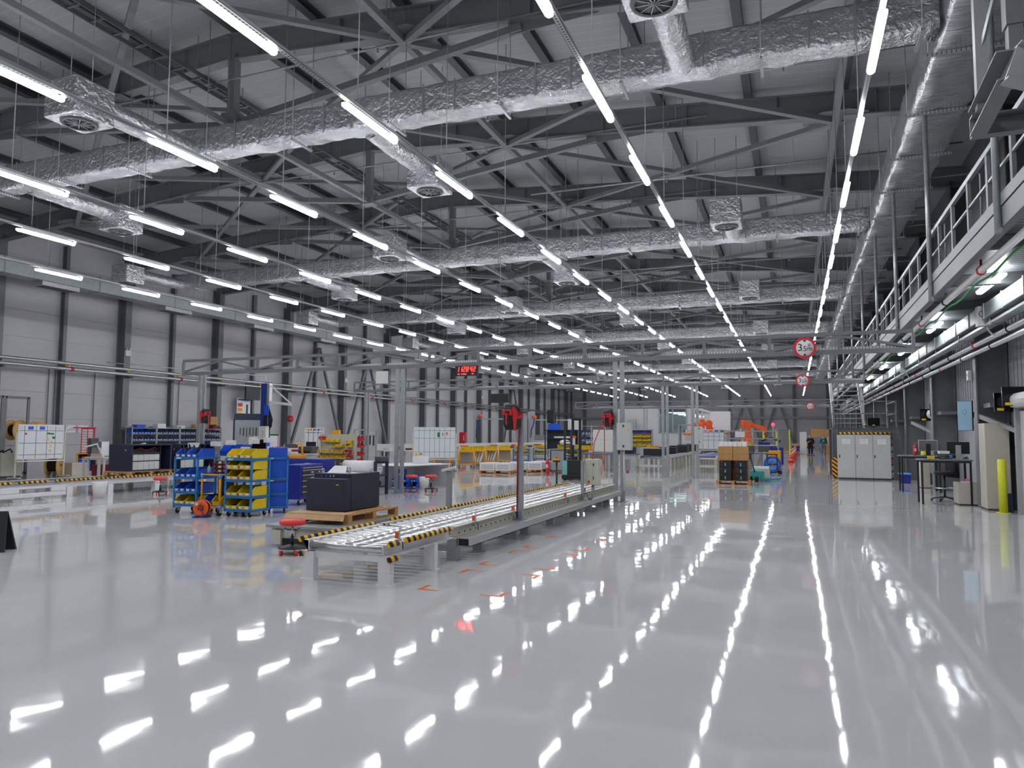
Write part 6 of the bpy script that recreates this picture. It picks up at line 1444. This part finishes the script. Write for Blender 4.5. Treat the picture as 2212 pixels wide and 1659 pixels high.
# end of the aisle
t = thing('parts_cart', 'blue cart loaded with brown boards at the far end of the aisle', 'cart', (.9, 90, 0)); MB().box(-1.2, 1.2, -.4, .4, .3, .6).build('frame', 'bluecab', t); MB().box(-1.3, 1.2, -.45, .45, .6, .85).build('boards', 'card', t)
for x in (-1, 1): caster(t, (x, 0, 0), .12)
paperbox('crate', 'yellow crate on the blue cart at the far end of the aisle', (1.5, 90, .851), (.8, .6, .3), 'yellow', 'crate')
t = thing('wood_pile', 'flat pile of pale boards lying at the far end of the aisle', 'wood pile', (-.6, 91, 0))
for k in range(4): MB().box(-1.3 + .1 * k, 1.1, -.4, .4, .06 * k, .06 * k + .05).build('board', 'wood', t)
for k, (x, y, z, d) in enumerate(((3.25, 76, 0, (1.4, 1.2, .9)), (3.4, 76, .901, (1.0, 1.0, .75)), (2.9, 84, 1.7, (2.0, .1, .95)))):
    if k == 2:
        t = thing('hanging_board', 'tan cardboard board held up behind the person in green', 'board', (2.7, 88, 0)); MB().box(-1.0, 1.0, -.04, .04, 1.6, 2.5).build('board', 'card', t); MB().box(-.05, .05, .04, .12, 0, 2.0).build('post', 'steel', t)
    else:
        t = thing('carton', 'big brown carton beside the cabinets at the far right, %s of two' % ('lower', 'upper')[k], 'carton', (x, y, z), 0, 'big far cartons'); MB().box(-d[0] / 2, d[0] / 2, -d[1] / 2, d[1] / 2, 0, d[2]).build('carton', ('card', 'cardpale')[k], t, .02); MB().box(-.1, .1, -d[1] / 2 - .004, -d[1] / 2, .1, d[2] - .1).build('tape', 'paper', t)
t = thing('white_door_panel', 'white upright panel leaning beside the yellow corner post', 'panel', (.75, 74, 0)); MB().box(-.3, .3, -.04, .04, 0.02, 2.1).build('panel', 'offwhite', t); MB().box(-.3, .3, -.3, .3, 0, .02).build('foot', 'steel', t)
t = thing('blue_barrel', 'blue plastic bin beside the far aisle cart', 'bin', (3.1, 92, 0)); MB().lathe([(.001, 0), (.4, 0), (.5, 1.6), (.001, 1.6)], (0, 0, 0), 16).build('body', 'bluelight', t); MB().lathe([(.001, 1.6), (.52, 1.6), (.52, 1.7), (.001, 1.7)], (0, 0, 0), 16).build('lid', 'bluebin', t)
for k in range(2):
    t = thing('waste_bin', 'royal blue wheeled bin by the robot fence, %s of two' % ('nearer', 'farther')[k], 'bin', (-.95 - .5 * k, 46.5 + 8 * k, 0), 0, 'royal blue bins'); MB().hexa([(-.2, -.2, .05), (.2, -.2, .05), (.2, .2, .05), (-.2, .2, .05)], [(-.26, -.26, .95), (.26, -.26, .95), (.26, .26, .95), (-.26, .26, .95)]).build('body', 'bluecab', t, .02); MB().box(-.28, .28, -.28, .28, .95, 1.0).build('lid', 'bluecab', t, .01)
    MB().cyl((-.22, .2, .06), (.22, .2, .06), .06, 12).build('wheel', 'blackmat', t)

# ------------------------------------------------------------------ right side
t = thing('portal_frame', 'dark grey steel platform frame with a hazard striped beam over the three grey cabinets', 'platform', (2.6, 32.1, 0))
for x in (-1.08, 1.12): MB().ibeam((x, 0, .01), (x, 0, 1.98), .2, .22, .02, (1, 0, 0)).build('column', 'steel', t)
MB().chan((-1.2, 0, 1.89), (1.24, 0, 1.89), .1, .22, .014).build('front_beam', 'steel', t)
MB().cyl((-.95, -.12, 1.8), (.95, -.12, 1.8), .045, 10).build('beam_guard', 'hazard_x', t)
MB().box(-1.21, -.96, -.13, .13, .02, .83).build('column_guard', 'hazard_far', t, .02)
MB().box(-1.15, 1.2, .05, 3.0, 1.98, 2.02).build('deck_plate', 'steel_dark', t)
for x in (-1.08, 1.12): MB().ibeam((x, 2.9, .01), (x, 2.9, 1.98), .2, .22, .02, (1, 0, 0)).build('column', 'steel', t)
for x in (-1.12, 1.15):
    for y in (.1, 2.9): MB().box(x - .025, x + .025, y - .025, y + .025, 2.02, 3.1).build('rail_post', 'steel', t)
for z in (2.6, 3.08): MB().bar((-.1, .1, z), (1.15, .1, z), .04).bar((1.15, .1, z), (1.15, 2.9, z), .04).bar((-1.12, .1, z), (-1.12, 1.2, z), .04).build('guard_rail', 'steel', t)
t = thing('stair_flight', 'steel open tread stair rising from the platform to the mezzanine', 'stair', (2.13, 33.4, 2.03))
for x in (-.58, .58):
    MB().chan((x, 0, .02), (x, 3.6, 2.62), .08, .26, .012).build('stringer', 'galv', t)
    MB().bar((x, 0, 1.0), (x, 3.6, 3.6), .045).bar((x, 0, .5), (x, 3.6, 3.1), .03).build('handrail', 'galv', t)
    for q in range(4): MB().bar((x, 1.1 * q, .8 * q + .1), (x, 1.1 * q, .8 * q + 1.0), .04).build('rail_post', 'galv_dull', t)
for q in range(12): MB().box(-.54, .54, .12 + .29 * q, .36 + .29 * q, .19 + .208 * q, .225 + .208 * q).build('tread', 'steel_light', t)
for q in range(3):
    t = thing('metal_cabinet', 'tall pale grey cabinet with a paper notice under the platform frame, %s of three' % ('left', 'middle', 'right')[q], 'cabinet', (1.89 + .625 * q, 31.7, 0), 0, 'pale grey cabinets')
    MB().box(-.31, .31, -.27, .25, .06, 1.74).build('body', 'lightgrey', t, .006); MB().box(-.3, .3, -.24, .22, 0, .06).build('plinth', 'steel_dark', t)
    MB().box(-.3, .3, -.285, -.27, .075, 1.73).build('door', 'lightgrey', t, .003); MB().box(-.15, .15, -.289, -.285, 1.38, 1.58).build('paper_notice', 'paper', t)
    MB().box(-.1, .1, -.2905, -.289, 1.53, 1.55).box(-.1, .1, -.2905, -.289, 1.48, 1.49).box(-.1, .08, -.2905, -.289, 1.44, 1.45).build('print_lines', 'label', t)
    MB().box(-.27, -.235, -.3, -.285, .84, .96).build('handle', 'black', t)
t = thing('binder_shelf', 'dark shelf of binders standing right of the three grey cabinets', 'shelf', (3.58, 32.75, 0)); MB().box(-.13, .13, -.2, .2, 0, .03).box(-.14, -.12, -.2, .2, 0, 1.75).box(.12, .14, -.2, .2, 0, 1.75).build('side_panel', 'black', t)
for q in range(6): MB().box(-.12, .12, -.2, .2, .3 + .26 * q, .33 + .26 * q).build('shelf_board', 'black', t)
for q in range(6): paperbox('ring_binder', 'binders on the dark shelf right of the grey cabinets, %s board' % ORD[q], (3.58, 32.7, .331 + .26 * q), (.2, .25, .17), ('paper', 'pink', 'offwhite')[q % 3], 'binder', 0, 'binders on the dark shelf')
t = thing('folded_parasol', 'slim blue folded sunshade standing right of the grey cabinets', 'umbrella', (3.9, 33.4, 0)); MB().lathe([(.001, .05), (.1, .1), (.09, .5), (.03, 1.1), (.001, 1.15)], (0, 0, 0), 14).build('canopy', 'bluebin', t); MB().cyl((0, 0, 0), (0, 0, .1), .02, 8).lathe([(.001, 0), (.14, 0), (.14, .02), (.001, .02)], (0, 0, 0), 14).build('pole', 'steel', t)
t = thing('monitor', 'black monitor standing on the platform deck over the grey cabinets', 'monitor', (3.05, 33.2, 2.021)); MB().box(-.22, .22, -.02, .02, .1, .42).build('screen', 'screen', t, .006); MB().box(-.1, .1, -.06, .06, 0, .012).box(-.02, .02, .0, .03, 0, .14).build('stand', 'black', t); MB().box(-.05, .03, -.024, -.02, .1, .15).build('yellow_label', 'yellow', t)
# roller doors
for k, (ya, yb) in enumerate(((14.75, 18.75), (26.9, 29.1))):
    b = MB()
    for q in range(20): b.extr((4.62, ya, .058 + .112 * q), (4.62, yb, .058 + .112 * q), [(-.03, -.056), (.012, -.03), (.03, 0), (.012, .03), (-.03, .056)])
    struct('door_%d' % (k + 1), b, 'shutter')
    b = MB(); b.box(4.5, 4.74, ya - .12, ya, 0, 2.3).box(4.5, 4.74, yb, yb + .12, 0, 2.3); struct('trim_door_%d' % (k + 1), b, 'steel_light')
    t = thing('shutter_box', 'ribbed white roll housing above the %s roller shutter' % ('near', 'far')[k], 'roll housing', (4.5, ya, 2.31)); MB().lathe([(.001, 0), (.16, 0), (.16, yb - ya), (.001, yb - ya)], (0, 0, .16), 12, 'y', False).build('roll', 'offwhite', t); MB().box(-.1, .1, yb - ya, yb - ya + .15, .05, .3).build('motor', 'lightgrey', t); MB().cyl((-.12, yb - ya + .08, .2), (-.1, yb - ya + .08, .2), .04, 12).build('motor_cap', 'red', t)
    for q, (dx, dy, w_) in enumerate(((4.38, yb + .3, .4), (4.42, yb - .25 if k == 0 else yb - 1.6, .42))):
        t = thing('door_controller', 'black panel mounted high beside the %s roller shutter, %s one' % (('near', 'far')[k], ('farther', 'nearer')[q]), 'panel', (dx, dy, 2.24 + .1 * q), 0, 'black panels over the shutters'); MB().box(-w_ / 2, w_ / 2 - .0, -.03, .03, 0, .42).build('panel', 'screen', t, .004); MB().box(w_ / 2 - .2, w_ / 2, .03, .08, .1, .3).build('wall_bracket', 'steel', t)
        MB().box(-w_ / 2 + .05, -w_ / 2 + .18, -.034, -.03, .02, .08).build('yellow_label', 'yellow', t)
    struct('trim_door_brace', MB().bar((4.1, yb + 1.55, 2.2), (4.7, yb + .15, 1.75), .1, .1), 'steel_light')
t = thing('floor_locker', 'tall beige metal locker beside the near roller shutter', 'locker', (4.3, 19.8, 0)); MB().box(-.23, .25, -.3, .3, .04, 1.99).build('body', 'beige', t, .006); MB().box(-.21, .23, -.28, .28, 0, .04).build('plinth', 'steel_dark', t); MB().box(-.22, .24, -.308, -.3, .06, 1.97).build('door', 'beige', t)
for k, (x, y, h) in enumerate(((4.28, 19.05, 1.18), (4.28, 26.7, 1.16), (4.28, 29.6, 1.16))):
    t = thing('safety_bollard', 'fluorescent yellow bollard beside the roller shutters, %s from the camera' % ORD[k], 'bollard', (x, y, 0), 0, 'yellow bollards'); MB().lathe([(.001, .01), (.085, .01), (.085, h - .02), (.07, h), (.001, h)], (0, 0, 0), 22).build('tube', 'bollard', t); MB().lathe([(.001, 0), (.14, 0), (.14, .01), (.001, .01)], (0, 0, 0), 18).build('base_plate', 'bollard', t)
for k, (y, h) in enumerate(((19.2, .42), (29.35, .4))): paperbox('door_pad', 'small dark blue buffer block beside the %s shutter post' % ('near', 'far')[k], (4.44, y, 0), (.1, .12, h), 'navyframe', 'buffer')
# desks
def high_desk(label, loc, L, D, h=1.08):
    t = thing('high_desk', label, 'desk', loc, 0, 'tall grey topped desks')
    MB().box(0, L, 0, D, h, h + .035).build('desk_top', 'steel', t, .004); MB().box(.03, L - .03, .03, .06, h - .05, h).box(.03, L - .03, D - .06, D - .03, h - .05, h).build('frame', 'black', t)
    for x in (.05, L - .05):
        for y in (.05, D - .05): MB().box(x - .022, x + .022, y - .022, y + .022, 0, h).build('leg', 'black', t)
    return t
high_desk('tall desk with a computer screen, nearer one of the two by the right wall', (2.9, 20.65, 0), 1.15, .75)
high_desk('tall desk farther along the right wall behind the nearer one', (3.0, 25.05, 0), 1.1, .75, 1.07)
def monitor(label, loc, w_, h_, back, scr, st):
    t = thing('monitor', label, 'monitor', loc, 0); MB().box(-w_ / 2, w_ / 2, -.015, .02, .13, .13 + h_).build('screen_case', back, t, .006)
    MB().box(-w_ / 2 + .012, w_ / 2 - .012, -.018, -.015, .145, .115 + h_).build('screen', scr, t); MB().box(-.06, .06, -.04, -.018, 0.01, .35).box(-.11, .11, -.09, .1, 0, .012).build('stand', st, t); return t
monitor('black monitor seen from behind with a silver stand on the nearer tall desk', (3.83, 21.15, 1.116), .5, .3, 'black', 'black', 'galv')
monitor('grey screened monitor with a white frame on the farther tall desk', (3.82, 25.5, 1.106), .52, .34, 'offwhite', 'screen_grey', 'black')
extinguisher('small red fire extinguisher standing on the farther tall desk', (3.45, 25.4, 1.106)).scale = (.6, .6, .62)
t = thing('paper_tray', 'black letter trays stacked with white papers on the nearer tall desk', 'tray', (3.5, 21.1, 1.116))
for q in range(3): MB().box(-.12, .12, -.15, .15, .06 * q, .06 * q + .012).build('tray', 'black', t)
for x in (-.11, .11): MB().box(x - .006, x + .006, .1, .14, 0, .15).build('tray_post', 'black', t)
MB().box(-.11, .11, -.14, .14, .133, .2).build('papers', 'paper', t)
paperbox('yellow_box', 'small bright yellow box at the left end of the nearer tall desk', (3.18, 20.85, 1.116), (.15, .12, .075), 'yellow', 'box')
tag(MB().lathe([(.001, 0), (.035, 0), (.038, .1), (.001, .1)], (3.63, 21.0, 1.116), 14).build('pen_cup', 'bluelight'), 'small blue pen cup in the middle of the nearer tall desk', 'cup')
tag(MB().tube([(3.95, 20.95, 1.13), (3.99, 21.0, 1.18), (3.92, 21.03, 1.14), (4.0, 20.9, 1.15)], .014, 8).build('headset', 'black'), 'black headset at the right end of the nearer tall desk', 'headset')
t = thing('drawer_pedestal', 'low beige cabinet under the right end of the nearer tall desk', 'cabinet', (3.97, 20.95, 0), 0); MB().box(-.25, .2, -.25, .35, .03, .55).build('body', 'beige', t, .006); MB().box(-.23, .18, -.23, .33, 0, .03).build('plinth', 'black', t)
tag(MB().box(-.12, .13, -.1, .1, 0, .025).build('papers', 'paper', None, 0, (3.95, 20.9, .551)), 'white papers lying on the low beige cabinet', 'papers')
paperbox('small_carton', 'small red and white pack on the low beige cabinet', (3.97, 20.93, .577), (.1, .08, .06), 'pink', 'pack')
t = thing('office_chair', 'black high office chair with a dark jacket behind the nearer tall desk', 'chair', (3.62, 21.85, 0), .4)
for q in range(5):
    a = 2 * PI * q / 5; MB().bar((0, 0, .12), (.3 * math.cos(a), .3 * math.sin(a), .06), .035, .03).ball((.3 * math.cos(a), .3 * math.sin(a), .03), .03, 8).build('foot', 'black', t)
MB().cyl((0, 0, .1), (0, 0, .68), .025, 12).build('gas_lift', 'black', t); MB().ring((0, 0, .34), .2, .012, 'z', 28, 8).build('foot_ring', 'chrome', t); MB().bar((-.2, 0, .34), (.2, 0, .34), .015).build('ring_spoke', 'chrome', t)
MB().lathe([(.001, .68), (.2, .68), (.24, .72), (.22, .77), (.001, .79)], (0, 0, 0), 24).build('seat', 'seat_foam', t)
b = MB(); b.box(.17, .22, -.19, .19, .85, 1.2); b.build('backrest', 'seat_foam', t, .02); MB().bar((.1, 0, .7), (.21, 0, .9), .05, .02).build('back_arm', 'black', t)
t2 = MB().hexa([(.14, -.22, .62), (.27, -.24, .6), (.27, .24, .6), (.14, .22, .62)], [(.15, -.2, 1.22), (.25, -.2, 1.22), (.25, .2, 1.22), (.15, .2, 1.22)]); t2.build('jacket', 'cloth_black', t, .03)
t = thing('wall_screen', 'tilted pale blue display screen on the right wall above the nearer tall desk', 'screen', (4.27, 22.5, 1.84), math.radians(-42)); MB().box(-.2, .2, -.02, .03, 0, .8).build('case', 'black', t, .004); MB().box(-.19, .19, -.024, -.02, .01, .79).build('screen', 'tv', t); MB().box(-.04, .36, .02, .1, .35, .5).build('wall_mount', 'black', t)
MB().ring((0, -.0245, .5), .05, .004, 'y', 20, 4).build('screen_mark', 'inkblue', t)
t = thing('cable_box', 'small white box on the right column above the locker', 'box', (4.02, 20.5, 3.05)); MB().box(-.06, .02, -.08, .08, 0, .24).build('case', 'offwhite', t, .008); MB().box(-.064, -.06, -.02, .02, .1, .16).build('switch', 'steel', t)
t = thing('plastic_chair', 'low blue plastic seat in the dark corner behind the farther desk', 'seat', (3.7, 29.9, 0)); MB().box(-.2, .2, -.2, .2, .3, .36).build('seat', 'bluelight', t, .02); MB().box(-.17, .17, -.17, .17, 0, .3).build('base', 'bluecab', t, .02)
t = thing('floor_cabinet', 'narrow grey cabinet behind the farther tall desk', 'cabinet', (3.95, 27.4, 0)); MB().box(-.12, .15, -.25, .25, .02, .95).build('body', 'beige', t, .008); MB().box(-.1, .13, -.23, .23, 0, .02).build('plinth', 'black', t)
# dark foot of a sign at the left edge
t = thing('floor_sign', 'black leaning floor sign cut by the left edge of the photo', 'sign', (-10.42, 6.98, 0), .5)
b = MB(); b.hexa([(-.22, -.14, 0), (.14, -.14, 0), (.14, -.1, 0), (-.22, -.1, 0)], [(-.22, .02, .55), (.08, .02, .55), (.08, .04, .55), (-.22, .04, .55)]); b.build('front_panel', 'black', t); MB().hexa([(-.22, .16, 0), (.14, .16, 0), (.14, .2, 0), (-.22, .2, 0)], [(-.22, .03, .55), (.08, .03, .55), (.08, .05, .55), (-.22, .05, .55)]).build('rear_panel', 'black', t)

# ------------------------------------------------------------------ floor marks
n_ = 0
for r_, (ya, yb) in enumerate(((7.02, 8.29), (8.65, 9.9), (10.23, 11.52))):
    for cx, sx in ((-3.82, 1), (-2.84, -1)):
        for cy, sy in ((ya, 1), (yb, -1)):
            if (cx, cy) == (-2.84, 11.52) : pass
            b = MB(); w_, a_ = .05, .24
            b.box(min(cx, cx + sx * a_), max(cx, cx + sx * a_), min(cy, cy + sy * w_), max(cy, cy + sy * w_), .0008, .0016)
            b.box(min(cx, cx + sx * w_), max(cx, cx + sx * w_), min(cy + sy * w_, cy + sy * a_), max(cy + sy * w_, cy + sy * a_), .0008, .0016)
            tag(b.build('floor_corner_mark', 'orangeline'), 'orange corner tape on the floor, %s bay from the camera, %s %s corner' % (ORD[r_], 'far' if sy < 0 else 'near', 'left' if sx > 0 else 'right'), 'floor mark', 'orange floor corner marks')
for k, (x, y) in enumerate(((-12.3, 11.2), (-9.3, 12.2), (-13.5, 15.2), (-11.2, 16.4))):
    tag(MB().box(x, x + .3, y, y + .05, .0008, .0016).build('floor_corner_mark', 'yellowline'), 'short yellow floor tape near the carts, %s of four' % ('front left', 'front right', 'rear left', 'rear right')[k], 'floor mark', 'yellow floor tapes')

# ------------------------------------------------------------------ the two people walking up the aisle
def skin_body(name, verts, edges, radii, mat_, parent, root=0, sub=2):
    me = bpy.data.meshes.new(name); me.from_pydata(verts, edges, [])
    o = bpy.data.objects.new(name, me); C.objects.link(o)
    md = o.modifiers.new('skin', 'SKIN'); md.use_smooth_shade = True; md.use_x_symmetry = False
    for i, r in enumerate(radii):
        rr = r if isinstance(r, tuple) else (r, r)
        me.skin_vertices[0].data[i].radius = rr; me.skin_vertices[0].data[i].use_root = (i == root)
    sb = o.modifiers.new('sub', 'SUBSURF'); sb.levels = sub; sb.render_levels = sub
    me2 = bpy.data.meshes.new_from_object(o.evaluated_get(bpy.context.evaluated_depsgraph_get()))
    bpy.data.objects.remove(o)
    me2.materials.clear(); me2.materials.append(M[mat_])
    for p in me2.polygons: p.use_smooth = True
    return put(name, me2, parent)
def person(label, loc, rz, h, top, legs, shoes, hand_up, stride, build=1.0):
    k = h / 1.78
    t = thing('person', label, 'person', loc, rz)
    def V(x, y, z): return (x * k, y * k, z * k)
    s = stride
    # body in skin colour: torso, neck, arms, legs as one surface
    arm_l = [V(.2, 0, 1.43), V(.27, .03, 1.17), V(.27, -.05, .95), V(.27, -.08, .84)]
    arm_r = [V(-.2, 0, 1.43), V(-.27, .02, 1.18), V(-.16, -.2, 1.14) if hand_up else V(-.27, -.06, .95), V(-.06, -.26, 1.2) if hand_up else V(-.27, -.09, .84)]
    leg_l = [V(.1, 0, .92), V(.105, -.04 - .06 * s, .5), V(.105, .02 - .1 * s, .1), V(.105, -.13 - .1 * s, .05)]
    leg_r = [V(-.1, 0, .92), V(-.1, .0 + .03 * s, .5), V(-.1, .1 + .12 * s, .12), V(-.1, -.03 + .12 * s, .05)]
    vs = [V(0, 0, .96), V(0, .01, 1.15), V(0, .0, 1.38), V(0, 0, 1.5), V(0, -.02, 1.58)] + arm_l + arm_r + leg_l + leg_r
    es = [(0, 1), (1, 2), (2, 3), (3, 4), (2, 5), (5, 6), (6, 7), (7, 8), (2, 9), (9, 10), (10, 11), (11, 12), (0, 13), (13, 14), (14, 15), (15, 16), (0, 17), (17, 18), (18, 19), (19, 20)]
    ra = [.15, .14, .16, .065, .055, .06, .045, .035, .03, .06, .045, .035, .03, .09, .06, .045, .035, .09, .06, .045, .035]
    body = skin_body('body', vs, es, [r * k * (build if i < 3 else 1) for i, r in enumerate(ra)], 'skin', t)
    # head
    b = MB(); b.ball(V(0, -.02, 1.665), .105 * k, 16, (.82, .95, 1.18)); b.ball(V(0, -.12, 1.645), .022 * k, 8, (.8, 1.1, 1.3))
    for sx in (-1, 1): b.ball(V(sx * .088, -.01, 1.65), .026 * k, 8, (.5, .9, 1.3))
    b.build('head', 'skin', body)
    MB().ball(V(-.034, -.108, 1.675), .011 * k, 8).ball(V(.034, -.108, 1.675), .011 * k, 8).build('eyes', 'black', t)
    MB().ball(V(0, -.112, 1.6), .018 * k, 8, (1.4, .5, .4)).build('mouth', 'redseat', t)
    hb = MB(); hb.ball(V(0, .0, 1.7), .108 * k, 16, (.84, .93, 1.05)); hb.v = [(v[0], v[1] + (.05 * k if v[2] < 1.7 * k and v[1] < 0 else 0), max(v[2], 1.63 * k) if v[1] > -.02 * k else max(v[2], 1.725 * k)) for v in hb.v]
    hb.build('hair', 'hair', t)
    # hands with fingers
    for (w0, w1) in ((arm_l[2], arm_l[3]), (arm_r[2], arm_r[3])):
        w0, w1 = Vector(w0), Vector(w1); d = (w1 - w0).normalized(); sd = Vector((0, 1, 0)) if abs(d.y) < .7 else Vector((1, 0, 0)); nn = d.cross(sd).normalized()
        hbm = MB(); hbm.bar(w1, w1 + d * .09 * k, .085 * k, .03 * k, nn)
        for q in range(4):
            o_ = sd * (-.03 + .02 * q) * k; L_ = (.065, .078, .072, .055)[q] * k
            hbm.tube([w1 + d * .085 * k + o_, w1 + d * (.085 * k + L_ * .6) + o_ + nn * .008 * k, w1 + d * (.08 * k + L_) + o_ + nn * .026 * k], .0085 * k, 6)
        hbm.tube([w1 + d * .03 * k - sd * .04 * k, w1 + d * .065 * k - sd * .062 * k, w1 + d * .095 * k - sd * .06 * k], .01 * k, 6)
        hbm.build('hand', 'skin', body)
    # clothes follow the body
    tv = [V(0, 0, .93), V(0, .01, 1.15), V(0, .0, 1.37), V(0, 0, 1.47)] + [arm_l[0], arm_l[1], tuple((Vector(arm_l[2]) * .8 + Vector(arm_l[1]) * .2))] + [arm_r[0], arm_r[1], tuple((Vector(arm_r[2]) * .8 + Vector(arm_r[1]) * .2))]
    te = [(0, 1), (1, 2), (2, 3), (2, 4), (4, 5), (5, 6), (2, 7), (7, 8), (8, 9)]
    tr_ = [.175 * build, .17 * build, .185, .085, .085, .065, .05, .085, .065, .05]
    skin_body('sweater', tv, te, [r * k for r in tr_], top, t)
    lv = [V(0, 0, .96)] + leg_l[:3] + leg_r[:3]; le = [(0, 1), (1, 2), (2, 3), (0, 4), (4, 5), (5, 6)]
    skin_body('trousers', lv, le, [r * k for r in (.165 * build, .115, .085, .072, .115, .085, .072)], legs, t)
    for f in (leg_l, leg_r):
        a = Vector(f[2]); MB().ball((a.x, a.y - .06 * k, .05 * k), .055 * k, 10, (.95, 2.4, .9)).build('shoe', shoes, t)
    return t
P1 = person('person in black jacket and trousers walking up the aisle, hand raised to chest', (1.28, 69.4, 0), .0, 1.84, 'cloth_black', 'cloth_black', 'black', True, 1.2, 1.25)
P2 = person('person in a dark green printed sweatshirt and grey trousers walking up the aisle', (2.44, 71.8, 0), 0, 1.78, 'cloth_green', 'cloth_grey', 'black', False, .4, 1.0)
MB().lathe([(.001, 0), (.1, 0), (.1, .012), (.001, .012)], (0, -.205, 1.3), 20, 'y').box(-.1, .1, -.205, -.193, 1.1, 1.14).build('chest_print', 'print_green', P2)
